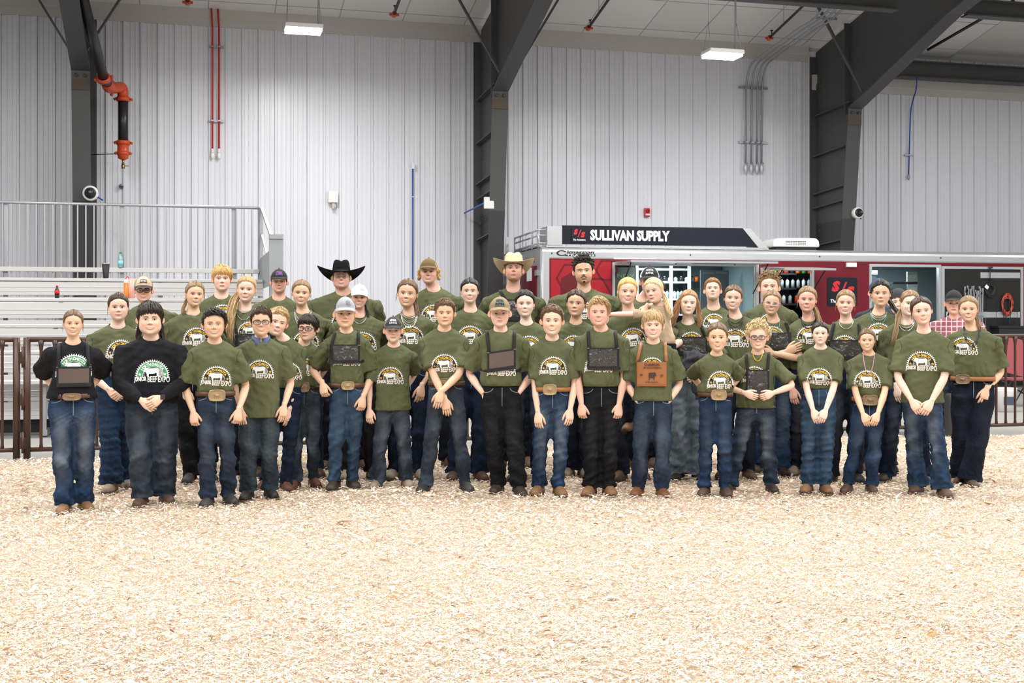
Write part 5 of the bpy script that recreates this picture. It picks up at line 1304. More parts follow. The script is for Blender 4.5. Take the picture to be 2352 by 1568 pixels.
    for side, hd in zip((-1, 1), hands):
        kind = hd[0]; tgt = hd[1] if len(hd) > 1 else None
        Sh = np.array([side*(sw-.050*k), .005, ztip-.050*k]); J[side] = Sh
        if kind in ('behind', 'hidden'):
            W = np.array([wx_+side*ww*.55, .15*k, belt_z-.0]); dd = None; pole = (side*.55, 1, 0)
        elif kind in ('side', 'fist'):
            W = np.array([X(tgt[0]), -.075*k, Z(tgt[1])+.05*k]); pole = (side*.6, .8, 0)
        elif kind == 'pocket':
            W = np.array([wx_+(X(tgt[0])-wx_)*.93, -.045*k, Z(tgt[1])]); pole = (side*.8, .8, 0)
        else:
            yo = hd[2] if len(hd) > 2 else -.17*k
            T = np.array([X(tgt[0]), yo, Z(tgt[1])]); E0 = arm_ik(Sh, T, l1, l2, (side*1, .4, -.1)); v = T-E0; v /= np.linalg.norm(v); W = T-v*.055*k; pole = (side*1, .35, -.1)
        E = arm_ik(Sh, W, l1, l2, pole); EL[side] = E; WR[side] = W
        fat = 1+chub*.6
        Sb = Sh+np.array([-side*.010*k, 0, -.018*k]); seg_loft(mb, [Sb+np.array([-side*.04*k, 0, -.01]), Sb, Sh*.5+E*.5, E, E*.62+W*.38, W], [.030*k, .037*k*fat, .038*k*fat, .033*k*fat, .034*k*fat, .0215*k])
        v = W-E; v /= np.linalg.norm(v)
        if kind in ('side', 'fist'):
            dirv = v*.6+np.array([0, -.05, -1]); hand(mb, W, dirv, (-side*.35, .9, 0), (-side*.9, -.35, 0), k*1.02, .42 if kind == 'side' else 1.05, 1, .45)
        elif kind == 'pocket': hand(mb, W+np.array([0, .01, 0]), v*.3+np.array([-side*.55, .12, -1]), (-side*.2, 1, 0), (-side, 0, 0), k*.78, .2, 1, .25)
        elif kind in ('behind', 'hidden'): hand(mb, W, v*.5+np.array([-side*.8, .1, -.2]), (0, -1, 0), (0, 0, 1), k*.95, .4)
        elif kind == 'clasp': hand(mb, W, v+np.array([-side*.1, .12, -.12]), (0, 1, .1), (-side*.6, 0, .5), k, .55, .5, .5)
        elif kind == 'low': hand(mb, W, v*.5+np.array([0, 0, -1]), (0, 1, .1), (-side, 0, .1), k, .3, .8, .5)
        elif kind == 'cross': hand(mb, W, v, (0, 1, 0), (0, .2, 1), k, .35)
        elif kind == 'hip': hand(mb, W, v*.5+np.array([0, 0, -.6]), (0, 1, 0), (-side, 0, 0), k, .3)
        if watch == side:
            m2 = MB(); q = W-v*.012; m2.tube([tuple(q-v*.012), tuple(q+v*.012)], .026*k, 14, flat=.9); m2.box(q[0]-.016, q[0]+.016, q[1]-.03, q[1]-.02, q[2]-.018, q[2]+.018); m2.build('wrist_watch', M_dark, root)
    body = mb.build('body', [M_skin, M_nost], root)
    bcol = np.array(HC[hc])*.75 if brow == 1 else np.array(HC[brow]); bcol = np.minimum(bcol, .16)
    bm_ = mat('brow_'+hc+str(brow), tuple(bcol), rough=.8)
    face_parts(fc, M, body, bm_, IRIS[eye], (mouth, mw*(1.24 if mouth == 'grin' else 1.14)), LIPS[skin], 1.3*fem+.5, squint, 0)
    # ---------------- shirt
    def ring(z, cx, rx, yf, yb, e=.82, n=28, dr=0):
        a = np.linspace(0, 2*PI, n, endpoint=False); c, s_ = np.cos(a), np.sin(a)
        return np.stack([cx+rx*np.sign(c)*np.abs(c)**e, np.where(s_ < 0, -yf, yb)*np.abs(s_)**.9, z-dr*np.where(s_ < 0, np.abs(s_), 0)], 1)
    dp = .112*k*(1+chub*.9); cw = sw-.052*k; tuck = hem is None
    zh = (belt_z+.002) if tuck else Z(hem); za = ztip-.15*k
    mid = (za+belt_z)/2; wz = max(ww*1.02, cw*.86)
    rs = []
    if tuck: rs += [ring(zh, wx_, ww*.96, dp*.84, dp*.8), ring(zh+.022, wx_, ww*1.06, dp*(1.0+belly), dp*.9), ring(zh+.06, wx_*.85, max(ww*1.06, cw*.9), dp*(1.02+belly), dp*.92)]
    else: rs += [ring(zh, wx_, max(ww*1.12, cw*.95), dp*(1.05+belly), dp*.98), ring(zh+.03, wx_, max(ww*1.12, cw*.96), dp*(1.05+belly), dp*.98), ring(belt_z+.02, wx_*.9, max(ww*1.08, cw*.94), dp*(1.05+belly), dp*.95)]
    L_ = lambda f: cn*1.02+(sw*.93-cn)*f
    rs += [ring(mid, wx_*.45, (wz+cw)/2, dp*(1.04+belly*.7), dp*.95), ring(za, wx_*.1, cw, dp*1.0, dp*.92), ring((za+ztip)/2, 0, sw*.88, dp*.94, dp*.85), ring(ztip-.018*k, 0, L_(.97), dp*.80, dp*.76),
           ring(ztip+.012*k, hx_*.08, L_(.70), dp*.74, dp*.68, dr=.004), ring(ztip+.034*k, hx_*.15, L_(.42), dp*.70, dp*.62, dr=.012*k), ring(zn-.014*k, hx_*.25, L_(.16), dp*.66, dp*.60, dr=.030*k), ring(zn+.000*k, hx_*.25, cn*.98, .064*k, .056*k, dr=.042*k)]
    smb = MB(); rs = np.array(rs); smb.loft(rs, 0)
    sfull = shirt == 'L'
    for side in (-1, 1):
        Sh, E, W = J[side], EL[side], WR[side]; ue = E-Sh
        q = .062*k*srad*(1+chub*.5)
        P0 = Sh+np.array([-side*.05*k, 0, .0]); 
        if sfull: pts = [P0, Sh, Sh+ue*.5, E, E*.5+W*.5, W-(W-E)*.03]; rr = [q, q*1.02, q, q*.88, q*.78, q*.55]
        else: pts = [P0, Sh+np.array([0, 0, -.002]), Sh+ue*sl*.5, Sh+ue*sl]; rr = [q*.9, q*.98, q*1.06, q*1.22]
        smb.tube([tuple(p) for p in pts], rr, 16)
    co, no, vi, lt = remesh(smb, .0108, 4)
    D = waves(co, ng, .0125, 30, 4, (1, 1, .5))+waves(co, ng, .0055, 75, 4)
    lowz = np.exp(-((co[:, 2]-(zh+.06))/.05)**2) if tuck else np.exp(-((co[:, 2]-zh)/.10)**2)*.6
    D += lowz*.0065*np.sin(co[:, 0]*95+3*np.sin(co[:, 0]*23+pid)+co[:, 2]*20)
    D += .004*np.exp(-((co[:, 2]-za)/.06)**2)*np.sin((co[:, 2]*70+np.abs(co[:, 0])*55+pid))*sm(.06, .16, np.abs(co[:, 0]))
    D *= sm(zn-.01, zn-.06, co[:, 2])*.85+.15
    D *= 1-.6*np.exp(-((co[:, 0]-wx_*.3)/.10)**2-((co[:, 2]-(za-.06*k))/.10)**2)*(co[:, 1] < 0)
    D *= 1-.85*sm(.55, .85, np.abs(no[:, 2]))*(co[:, 2] < za)
    co = co+no*D[:, None]
    smat = M_olive if shirt == 'o' else (M_bshirt if shirt in ('b', 'L') else shirt)
    so, bv = cloth('shirt', co, vi, lt, smat, root)
    mbc = MB(); a = np.linspace(0, 2*PI, 41); cp = []
    for lay, (e_, zo) in enumerate(((.93, .006), (1.01, .0045), (1.10, -.0085), (1.06, -.0125))):
        cp.append([(hx_*.25+cn*e_*math.cos(t), (.056*k if math.sin(t) > 0 else .066*k)*e_*1.02*math.sin(t), zn+zo-(.045*k+.004*lay)*max(0, -math.sin(t))-.006*lay*abs(math.cos(t))) for t in a])
    mbc.loft(np.array(cp), 0, (False, False), True, False)
    mbc.build('collar', smat, so)
    if shirt == 'o' or shirt == 'b':                     # armhole seams
        for side in (-1, 1):
            u = np.linspace(0, 1, 12); m = MB(); m.tube(drape(bv, side*(sw*.90-.022*k*np.sin(u*PI*.9)), zn-.075*k-.02*k+(za-zn+.12*k)*u, .0003), .0013, 4); m.build('armhole_seam', mat('seam_dark', (.055, .063, .028) if shirt == 'o' else (.004, .004, .005), rough=.9), so)
    if logo:
        lx, ly = (logo if isinstance(logo, tuple) else (bx+(wx-bx)*.3 if wx else bx, None))
        lz = Z(ly) if ly else za-.085*k
        put_logo(bv, X(lx), lz, lsz, ltilt, so, 'g' if shirt in ('b', 'L') else 'o')
    # ---------------- jeans
    if feet or d:
        if not feet: feet = [(bx-ww*s*.62, HY+CH*F/(d-.03)), (bx+ww*s*.62, HY+CH*F/(d-.03))]
        zc_ = belt_z-.118*H; jm = MB()
        jm.loft(np.array([ring(belt_z+.012, wx_, ww*.95, .088*k*(1+chub), .088*k*(1+chub)), ring(belt_z-.05, wx_, ww*1.03, .098*k*(1+chub), .108*k*(1+chub)), ring(zc_+.03, wx_, ww*1.04, .095*k*(1+chub), .11*k*(1+chub)), ring(zc_-.015, wx_, ww*.80, .06*k, .075*k)]))
        anks = []; hz = .052
        for side, ft in zip((-1, 1), feet):
            if len(ft) == 3: ax, ay, az = X(ft[0]), ft[2], Z(ft[1]); knee = np.array([X(ft[0])+side*.01, ft[2]-.04, (zc_+az)/2+.03]); top_ = np.array([wx_+side*ww*.48, 0, zc_+.05])
            else:
                ay = CH*F/(ft[1]-HY)-d+.07*k; ax = (ft[0]-CX)/F*(d+ay-.07*k)-xr; az = 0.0; top_ = np.array([wx_+side*ww*.48, .0, zc_+.05])
                knee = np.array([(top_[0]*.5+ax*.5)+side*.006, ay*.5-.025, (zc_+.04)*.54])
            anks.append((ax, ay, az)); A = np.array([ax, ay, az+hz]); rt, rk, rc, rh = ww*.575*leg, ww*.47*leg, ww*.43*leg, ww*fl*leg
            rk = max(rk, .052*k); rc = max(rc, .050*k); rh = max(rh, .054*k)
            seg_loft(jm, [top_, top_*.5+knee*.5, knee, knee*.45+A*.55, A+np.array([0, -.008, 0])], [rt, rt*.90, rk, rc+(rh-rc)*.45, rh*1.03], 18)
        co, no, vi, lt = remesh(jm, .0115, 4)
        x, y, z = co.T; leg_z = zc_
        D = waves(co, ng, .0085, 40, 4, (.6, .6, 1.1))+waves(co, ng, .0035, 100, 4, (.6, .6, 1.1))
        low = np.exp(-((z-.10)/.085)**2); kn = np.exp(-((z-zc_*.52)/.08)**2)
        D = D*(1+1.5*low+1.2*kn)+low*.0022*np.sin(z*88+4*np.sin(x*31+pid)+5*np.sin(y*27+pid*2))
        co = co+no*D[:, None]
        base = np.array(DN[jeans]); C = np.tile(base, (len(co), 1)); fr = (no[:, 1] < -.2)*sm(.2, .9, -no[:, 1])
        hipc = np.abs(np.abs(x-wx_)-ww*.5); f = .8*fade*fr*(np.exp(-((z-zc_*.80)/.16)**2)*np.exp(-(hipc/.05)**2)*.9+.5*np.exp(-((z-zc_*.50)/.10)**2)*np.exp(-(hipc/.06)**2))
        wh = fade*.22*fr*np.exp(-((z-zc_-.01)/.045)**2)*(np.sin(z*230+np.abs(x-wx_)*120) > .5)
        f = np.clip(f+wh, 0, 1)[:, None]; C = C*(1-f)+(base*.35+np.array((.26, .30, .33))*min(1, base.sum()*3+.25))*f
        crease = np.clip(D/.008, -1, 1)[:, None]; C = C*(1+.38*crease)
        hemline = (z < anks[0][2]+.064)[:, None] if anks[0][2] == 0 else np.zeros((len(co), 1), bool); C = np.where(hemline, C*1.35+.01, C)
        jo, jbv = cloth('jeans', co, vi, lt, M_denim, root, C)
        if belt is not None:                             # fly seam and pockets
            m = MB(); zs = np.linspace(belt_z-.005, zc_+.03, 8); m.tube(drape(jbv, np.full(8, wx_+.004), zs, .001), .0028, 5); 
            for side in (-1, 1):
                u = np.linspace(0, 1, 7); m.tube(drape(jbv, wx_+side*ww*(.42+.45*u), belt_z-.012-.050*u**.6*(1-.35*u)-.0*u, .001), .0026, 5)
            m.build('stitching', mat('seam_thread', (.22, .24, .26), rough=.8), jo)
        for side, (ax, ay, az) in zip((-1, 1), anks):
            to = math.radians(side*14); ct, st_ = math.cos(to), math.sin(to)
            def B(p): p = np.asarray(p, float)*k*np.array([1.08, 1.05, 1.05]); return np.stack([ax+p[..., 0]*ct-p[..., 1]*st_, ay+p[..., 0]*st_+p[..., 1]*ct, az+p[..., 2]], -1)
            rr = []; aa = np.linspace(0, 2*PI, 16, endpoint=False)
            for (yy, w_, h_) in ((.082, .018, .05), (.078, .030, .085), (.04, .037, .105), (-.0, .038, .105), (-.045, .041, .082), (-.09, .047, .066), (-.135, .046, .056), (-.168, .036, .046), (-.186, .018, .034)):
                c, s_ = np.cos(aa), np.sin(aa); rr.append(np.stack([w_*np.sign(c)*np.abs(c)**.75, np.full(16, yy), .012+h_*np.where(s_ > 0, np.abs(s_)**1.0, 0)], 1))
            m = MB(); m.loft(B(np.array(rr))); bo = m.build('boot', M_boot[boots], root)
            m = MB(); ol = [(-.03, .085), (.03, .085), (.040, .03), (.036, -.03), (.050, -.09), (.049, -.14), (.036, -.178), (.0, -.196), (-.036, -.178), (-.049, -.14), (-.050, -.09), (-.036, -.03), (-.040, .03)]
            Lw = np.array([[(p, q, z_) for p, q in ol] for z_ in (0, .016)]); m.loft(B(Lw), smooth=False); Hl = np.array([[(p, q, z_) for p, q in ((-.032, .02), (-.03, .083), (.03, .083), (.032, .02))] for z_ in (0, .03)]); m.loft(B(Hl), smooth=False); m.build('sole', M_sole, bo)
        # belt
        if beltm:
            m = MB(); a = np.linspace(0, 2*PI, 41)[:-1]; rg = []
            for off, zz in ((.004, -.019), (.012, -.019), (.012, .019), (.004, .019)):
                r0 = ring(belt_z+zz*k, wx_, ww*.97+off, .092*k*(1+chub)+off, .092*k*(1+chub)+off, .82, 40); rg.append(r0)
            m.loft(np.array(rg+[rg[0]]), 0, (False, False)); m.build('belt', M_belt[beltm], root)
        if buckle:
            bxp, byp, bw_, bh_, bmn = buckle; cx, cz = X(bxp), Z(byp); w_, h_ = bw_/s/2, bh_/s/2; yb = -(.092*k*(1+chub)+.022)
            if not tuck: yb = -dp*(1.05+belly)-.01
            a = np.linspace(0, 2*PI, 32, endpoint=False); c, s_ = np.cos(a), np.sin(a); sq = .55
            O = lambda f, y: np.stack([cx+w_*f*np.sign(c)*np.abs(c)**sq*(1+.03*np.cos(8*a)), np.full(32, y), cz+h_*f*np.sign(s_)*np.abs(s_)**sq], 1)
            m = MB(); m.loft(np.array([O(1, yb+.008), O(1, yb), O(.9, yb-.004), O(.86, yb-.001), O(.5, yb-.0035), O(.05, yb-.0045)])); 
            m.ellipsoid((cx, yb-.004, cz), (w_*.35, .006, h_*.3), 10, 6)
            m.build('belt_buckle', bmn, root)
    # ---------------- harness
    if harness:
        hm, (x0, y0, x1, y1), skew = harness; vin = hm
        hx0, hx1, hz0, hz1 = X(x0), X(x1), Z(y1), Z(y0); bwid = .024*k+.004
        lea = vin is M_lea; sm_ = M_lea if lea else M_strap
        ho = None
        def quad(nx, nz, a0, a1, b0, b1, off, mi, m):
            U_, V_ = np.meshgrid(np.linspace(a0, a1, nx), np.linspace(b0, b1, nz))
            P_ = drape(bv, U_, V_+skew*(U_-hx0), off).reshape(nz, nx, 3); Q = P_.copy(); 
            ymin = P_[..., 1].min(); P_[..., 1] = P_[..., 1]*.5+(ymin)*.5
            m.loft(P_, mi, (False, False), True, False); return P_
        m = MB(); quad(9, 7, hx0, hx1, hz0, hz1, .010, 0, m); ho = m.build('number_harness', vin, root)
        m = MB()
        if not lea:
            quad(3, 7, hx0-bwid*.6, hx0+bwid*.35, hz0-.006, hz1+.01, .013, 0, m); quad(3, 7, hx1-bwid*.35, hx1+bwid*.6, hz0-.006, hz1+.01, .013, 0, m)
            quad(9, 3, hx0-bwid*.6, hx1+bwid*.6, hz0-bwid*.8, hz0+bwid*.3, .014, 0, m); quad(9, 2, hx0, hx1, hz1-.004, hz1+.008, .013, 0, m)
        else:
            for (a0, a1, b0, b1) in ((hx0-.004, hx0+.012, hz0, hz1), (hx1-.012, hx1+.004, hz0, hz1), (hx0, hx1, hz0-.004, hz0+.012), (hx0, hx1, hz1-.012, hz1)): quad(5, 5, a0, a1, b0, b1, .014, 0, m)
        m.build('edging', sm_ if not lea else mat('dark_leather', (.30, .10, .035), rough=.4), ho)
        for side, hxs in ((-1, hx0), (1, hx1)):
            m = MB(); xt = side*min(sw*.52, .62*abs(hx1-hx0)+.01)+0; zt = zn-.075*k*max(0, (abs(xt)-cn)/(sw-cn))-.006; n_ = 10; hh_ = bv.ray_cast(Vector((xt, -.02, zn+.3)), Vector((0, 0, -1))); zt = (hh_[0].z-.004) if hh_[0] is not None else zt
            u = np.linspace(0, 1, n_); xs = xt+(hxs-xt)*u; zs = zt+(hz1+skew*(hxs-hx0)-zt)*u
            zs[0] = zt
            PL = drape(bv, xs-bwid/2, zs, .007, -.05); PR = drape(bv, xs+bwid/2, zs, .007, -.05)
            ym = np.minimum(PL[:, 1], PR[:, 1]); PL[:, 1] = ym; PR[:, 1] = ym
            Bk = [np.array([[xt-bwid/2, .02, zt+.018], [xt+bwid/2, .02, zt+.018]]), np.array([[xt-bwid/2, .10*k, ztip-.03], [xt+bwid/2, .10*k, ztip-.03]])]
            rows2 = [Bk[1], Bk[0]]+[np.array([a_, b_]) for a_, b_ in zip(PL, PR)]
            m.loft(np.array(rows2), 0, (False, False), True, False); so_ = m.build('strap', sm_, ho); md = so_.modifiers.new('t', 'SOLIDIFY'); md.thickness = .003
            if not lea:
                q = PL[-1]; m = MB(); m.box(xs[-1]-bwid*.62, xs[-1]+bwid*.62, ym[-1]-.008, ym[-1]-.002, zs[-1]-.0, zs[-1]+.007); m.build('strap_slider', M_chrome, ho)
                m = MB(); m.bar((hxs+side*bwid*.6, ym[-1]+.01, hz0-.01), (side*cw*1.0+0, -.02, hz0+.0), .003, bwid*.8); m.build('side_strap', M_strap, ho)
    # ---------------- necklaces
    if neckl:
        for (drop, wid, mt_, r_) in neckl:
            u = np.linspace(-1, 1, 34); xs = hx_*.3+wid*k*np.sin(u*PI/2); zs = zn+.004-drop*np.cos(u*PI/2)**1.1
            P_ = drape(bv, xs, zs, r_*1.1, -.02); e = np.abs(u) > .62; P_[e, 1] = np.minimum(P_[e, 1], np.interp(np.abs(u[e]), [.62, 1], [P_[~e, 1][0], .01]))
            m = MB(); 
            uu = np.linspace(0, 1, 34); fine = np.linspace(0, 1, 100); Pf = np.stack([np.interp(fine, uu, P_[:, j]) for j in range(3)], 1)
            m.tube(Pf, [r_*(1 if i % 2 else .55) for i in range(100)], 6); m.build('necklace', mt_, root)
    # ---------------- hair
    col = HC[hc]; hm_ = CM()
    fringe = hair in ('fringe', 'mullet', 'bowl')
    if hair in ('boy', 'buzz', 'quiff'):
        Hh = Hair(fc, M, hh, LINES['boy'], .045 if hair != 'buzz' else .028, col, g, .035); Hh.shell(hm_, edge=.05)
        Hh.tufts(hm_, 150, .28, .020, .03, g.uniform(-.5, .5)); 
        if hair == 'quiff': Hh.tufts(hm_, 90, .45, .024, .09, .5, 60, (.25, .7), tmin=-.22)
        else: Hh.tufts(hm_, 60, .30, .018, .035, .5, 55, (.15, .5), tmin=-.10)
    elif fringe:
        Hh = Hair(fc, M, hh, LINES['fringe'], .055, col, g, .03); Hh.shell(hm_, edge=.06); Hh.tufts(hm_, 150, .45, .022, .03, .1); Hh.tufts(hm_, 110, .75, .020, .022, .15, 62, (.5, .8), tmin=-.12 if hair != 'bowl' else -.22)
        if hair == 'mullet':
            for sx in (-1, 1): strands(Hh, hm_, [(sx*.30, .18, .45), (sx*.34, .22, .15), (sx*.36, .16, -.12), (sx*.36, .10, -.26)], 26, .05, .022, .02)
    elif hair in ('curly', 'curlytop'):
        Hh = Hair(fc, M, hh, LINES['boy'], .06, col, g, .05); Hh.shell(hm_, edge=.05)
        if hair == 'curly': Hh.curls(hm_, 300, .055, .017, (.10, 1), .08)
        else: Hh.curls(hm_, 260, .032, .019, (.28, 1), .035); Hh.curls(hm_, 70, .032, .017, (.2, .5), .035, 50)
    elif hair == 'capcurl':
        Hh = Hair(fc, M, hh, LINES['cap'], .05, col, g); Hh.shell(hm_)
        for sx in (-1, 1):
            for i in range(46):
                c = np.array([sx*(.36+.10*g.random()), .0+.25*g.random(), .62-.42*g.random()]); r_ = .04; a0 = g.random()*6; Hh.lock(hm_, [c+r_*np.array([math.cos(a0+q), .5*math.sin(a0*2+q), math.sin(a0+q)]) for q in np.linspace(0, 4.8, 7)], .017, 5, .8)
    elif hair == 'cap':
        Hh = Hair(fc, M, hh, LINES['cap'], .028, col, g); Hh.shell(hm_); Hh.tufts(hm_, 50, .16, .016, .01, .2, 180, (.0, .05), tmin=-.08)
    elif hair in ('back', 'pony_l', 'pony_r', 'pony_long', 'braid_r', 'bun', 'wisp', 'pony_front', 'cap_girl', 'long', 'half_r'):
        ln = LINES['girl'] if hair != 'cap_girl' else LINES['cap']
        part = .0 if hair in ('back', 'pony_l', 'pony_r', 'braid_r', 'bun', 'wisp', 'pony_front', 'half_r') else (.03 if hair == 'long' else None)
        Hh = Hair(fc, M, hh, ln, .046 if hair != 'cap_girl' else .026, col, g, .020 if hair != 'cap_girl' else 0, part, .007); Hh.shell(hm_, 130, 16, .012); (Hh.tufts(hm_, 60, .5, .012, .008, -.3, 180, (.1, .9), tmin=0) if hair != 'cap_girl' else None)
        for i in range(7):                               # loose hairs by the temples
            sx = g.choice((-1, 1)); x0 = .33+.03*g.random(); Hh.lock(hm_, [(sx*x0, -.12, .62), (sx*(x0+.03), -.15, .45), (sx*(x0+.05*g.random()), -.12, .28), (sx*(x0+.04), -.10, .12+.1*g.random())], .006, 4)
        if hair in ('pony_l', 'pony_r', 'cap_girl'):
            sx = -1 if hair == 'pony_l' else 1; strands(Hh, hm_, [(0, .40, .62), (sx*.22, .42, .35), (sx*.36, .20, .05), (sx*.42, .0, -.22), (sx*.46, -.05, -.42)], 34, .045, .020, .03)
        if hair == 'half_r':
            strands(Hh, hm_, [(.1, .40, .5), (.30, .30, .25), (.40, .06, -.02), (.50, -.12, -.30), (.58, -.18, -.55), (.60, -.18, -.72)], 50, .06, .020, .03)
        if hair == 'pony_long': strands(Hh, hm_, [(-.05, .40, .60), (-.36, .32, .30), (-.44, .0, .0), (-.46, -.28, -.45), (-.50, -.38, -1.0), (-.36, -.42, -1.65)], 100, .075, .024, .03, 2, .6, .8)
        if hair == 'pony_front': strands(Hh, hm_, [(-.1, .35, .45), (-.30, .25, .1), (-.36, -.02, -.2), (-.40, -.22, -.55), (-.44, -.30, -.95), (-.48, -.30, -1.25)], 60, .05, .020, .03, 2, .6, .6)
        if hair == 'braid_r':
            strands(Hh, hm_, [(.1, .38, .5), (.34, .28, .2), (.52, .05, -.15), (.80, -.12, -.42), (.92, -.14, -.62)], 60, .05, .026, .045, 3, .8, .5)
            Hh.curls(hm_, 40, .05, .012, (.0, .3), .02)
        if hair == 'long':
            for sx in (-1, 1):
                for j in range(3):
                    strands(Hh, hm_, [(sx*.10, .05-.1*j, .99-.03*j), (sx*.31, -.10+.14*j, .78), (sx*.385, -.08+.16*j, .45), (sx*(.44+.04*j), -.04+.13*j, .12), (sx*(.54+.03*j), -.10+.12*j, -.28), (sx*(.55-.03*j), -.16+.12*j, -.60)], 46, .035, .026, .045, 2.6, .6, 1.0)
        if hair == 'bun': hm_.cur = col; hm_.ellipsoid(M(np.array([0, .42, .75])), (.12*hh, .1*hh, .12*hh))
    ho_ = hm_.build('hair', M_hair, root) if hm_.n else None
    if hat:
        t_ = hat[0]
        if t_ == 'cowboy': cowboy_hat(fc, M, hh, root, hat[1], hat[2], hat[3], hat[4])
        else: ball_cap(fc, M, hh, root, hat[1], None, hat[2], hat[3], hat[4], *(hat[5:] if len(hat) > 5 else ()))
    if glass: glasses(fc, M, hh, root, glass[0], *glass[1:])
    if beard == 2: pass
    return dict(root=root, M=M, fc=fc, X=X, Z=Z, s=s, k=k, d=d, bv=bv, shirt=so, sw=sw, zn=zn, nr=nr, hx=hx_, hh=hh, body=body, J=J, EL=EL, WR=WR, H=Hh if hm_.n else None, g=g, dp=dp)
# ================================================================== THE GROUP
M_gf = mat('glasses_black', (.015, .015, .02), rough=.2); M_gclear = mat('glasses_clear_frame', (.75, .72, .70), rough=.15)
M_gnavy = mat('glasses_navy', (.015, .03, .06), rough=.2)
M_pearl = mat('silver_pearl', (.55, .54, .53), rough=.28, metal=.8); M_bead = mat('pink_bead', (.6, .3, .42), rough=.4); M_thin = mat('dark_chain', (.08, .08, .085), rough=.3, metal=.8)
M_turq = mat('turquoise_bead', (.1, .4, .42), rough=.35)
def hatm(n, c, **k): return mat('hat_'+n, c, rough=.85, **k)
H_grey = hatm('grey', (.36, .37, .39)); H_blk = hatm('black', (.018, .018, .02)); H_wht = hatm('white', (.80, .79, .78)); H_tan = hatm('tan', (.55, .42, .27)); H_camo = hatm('camo_tan', (.45, .33, .19), noise=.35, nscale=14)
H_brn = hatm('olive_brown', (.20, .13, .045), noise=.25, nscale=20); H_char = hatm('charcoal', (.035, .035, .04)); H_navy = hatm('navy', (.02, .03, .06)); H_mesh = hatm('mesh_beige', (.40, .33, .24), noise=.4, nscale=150)
M_hfelt = mat('black_felt', (.008, .008, .009), rough=.95, spec=.15); M_straw = mat('straw_weave', (.74, .60, .36), rough=.7, noise=.18, nscale=60, bump=.6, bscale=150)
M_purple = mat('purple_thread', (.30, .12, .42)); M_gthr = mat('grey_thread', (.10, .12, .16)); M_pgg = mat('patch_green_grey', (.14, .15, .13)); M_wthr = mat('white_thread', (.75, .75, .75))
SD = lambda a, b: (('side', a), ('side', b)); FI = lambda a, b: (('fist', a), ('fist', b)); CL = lambda a, b, y=-.19: (('clasp', a, y), ('clasp', b, y-.02)); PK = lambda a, b: (('pocket', a), ('pocket', b)); BH = (('behind',), ('behind',))
# ---- front row, left to right
P1 = person('person in black T-shirt with brown number harness at the left end of the front row', (168, 711, 772), 168, 58, [(142, 1179), (194, 1174)], wx=167, ww=52, belt=908, hem=915, hands=BH, fem=1, hair='back', hc='lb', skin='t', shirt='b', jeans='royal', boots='tan', mouth='grin', mw=.12, smile=1, nk=.03, leg=.92, fl=.50, fade=1.0,
  harness=(M_vinylb, (137, 843, 202, 880), .0), buckle=(165, 909, 40, 17, M_bronze), beltm='brown', logo=(170, 850), lsz=.24, tilt=2, sl=.95, srad=1.3)
P2 = person('person in black long sleeved shirt with green print, hands clasped in front', (345, 693, 769), 348, 74, [(320, 1162), (380, 1157)], wx=348, ww=57, belt=905, hem=921, hands=CL((333, 925), (362, 918), -.24), hair='mullet', hc='dk', skin='l', shirt='L', jeans='grey', boots='brown', mouth='smile', chub=.13, jaw=1.06, belly=.3, leg=1.02, fl=.47, fade=.35, logo=(350, 862), lsz=.245, watch=1, srad=1.2, buckle=(347, 925, 26, 10, M_gold))
P3 = person('person with large oval gold buckle, arms straight, right of the black long sleeved shirt', (492, 708, 777), 494, 60, [(472, 1164), (527, 1158)], wx=495, ww=42, belt=903, hands=FI((446, 958), (546, 955)), hair='quiff', hc='dk', skin='t', jeans='mid', boots='grey', mouth='smile', smile=1, mw=.14, wf=1.0, beltm='brown', buckle=(498, 906, 38, 27, M_gold), logo=(497, 872), lsz=.215, ltilt=-3, fade=.35, srad=1.15, fl=.5)
P4 = person('person in long untucked olive shirt with blue collar and black glasses', (600, 704, 771), 600, 58, [(567, 1147), (619, 1144)], wx=594, ww=45, belt=905, hem=958, hands=SD((556, 955), (651, 945)), hair='boy', hc='br', skin='t', jeans='teal', boots='black', mouth='smile', mw=.12, glass=(M_gf,), logo=(597, 856), lsz=.21, fade=.45, srad=1.15, leg=1.05, fl=.46)
P5 = person('person in black glasses looking aside, dark belt with big bronze buckle, red brown boots', (708, 722, 783), 694, 48, [(676, 1121), (720, 1118)], wx=697, ww=37, belt=889, hands=BH, hair='fringe', hc='dk', skin='p', jeans='grey', boots='red', mouth='soft', yaw=-18, tilt=3, glass=(M_gf,), beltm='black', buckle=(694, 887, 34, 25, M_bronze), logo=(697, 850), lsz=.215, ltilt=-3, fade=.5, turn=0)
P6 = person('person in light grey cap with number harness and light blue jeans', (793, 684, 753), 796, 53, [(767, 1125), (808, 1122)], wx=797, ww=39, belt=884, hands=FI((742, 893), (833, 925)), hair='cap', hc='bl', skin='t', jeans='light', boots='dkb', mouth='soft', beltm='brown', buckle=(799, 884, 30, 20, M_gold), harness=(M_vinyl, (762, 793, 822, 828), -.0), logo=(797, 828), lsz=.21, hat=('ball', (H_grey, H_char, H_grey), ('KIND', 'BANK'), None, M_gthr, 0, False, False, (.12, .085, .76, .86)), neckl=[(.035, .062, M_pearl, .003)], fade=.15, leg=.98)
P7 = person('person in black cap with white lettering, untucked olive shirt and pale shoes', (903, 729, 786), 905, 50, [(866, 1120), (932, 1120)], wx=902, ww=38, belt=905, hem=942, hands=(('side', (849, 950)), ('behind',)), hair='cap', hc='bl', skin='p', jeans='grey', boots='beige', mouth='soft', hat=('ball', (H_char, H_mesh, H_char), ('MBNAK', 'RANCH'), None, M_wthr), logo=(897, 870), lsz=.21, fade=.6, srad=1.1, fl=.52)
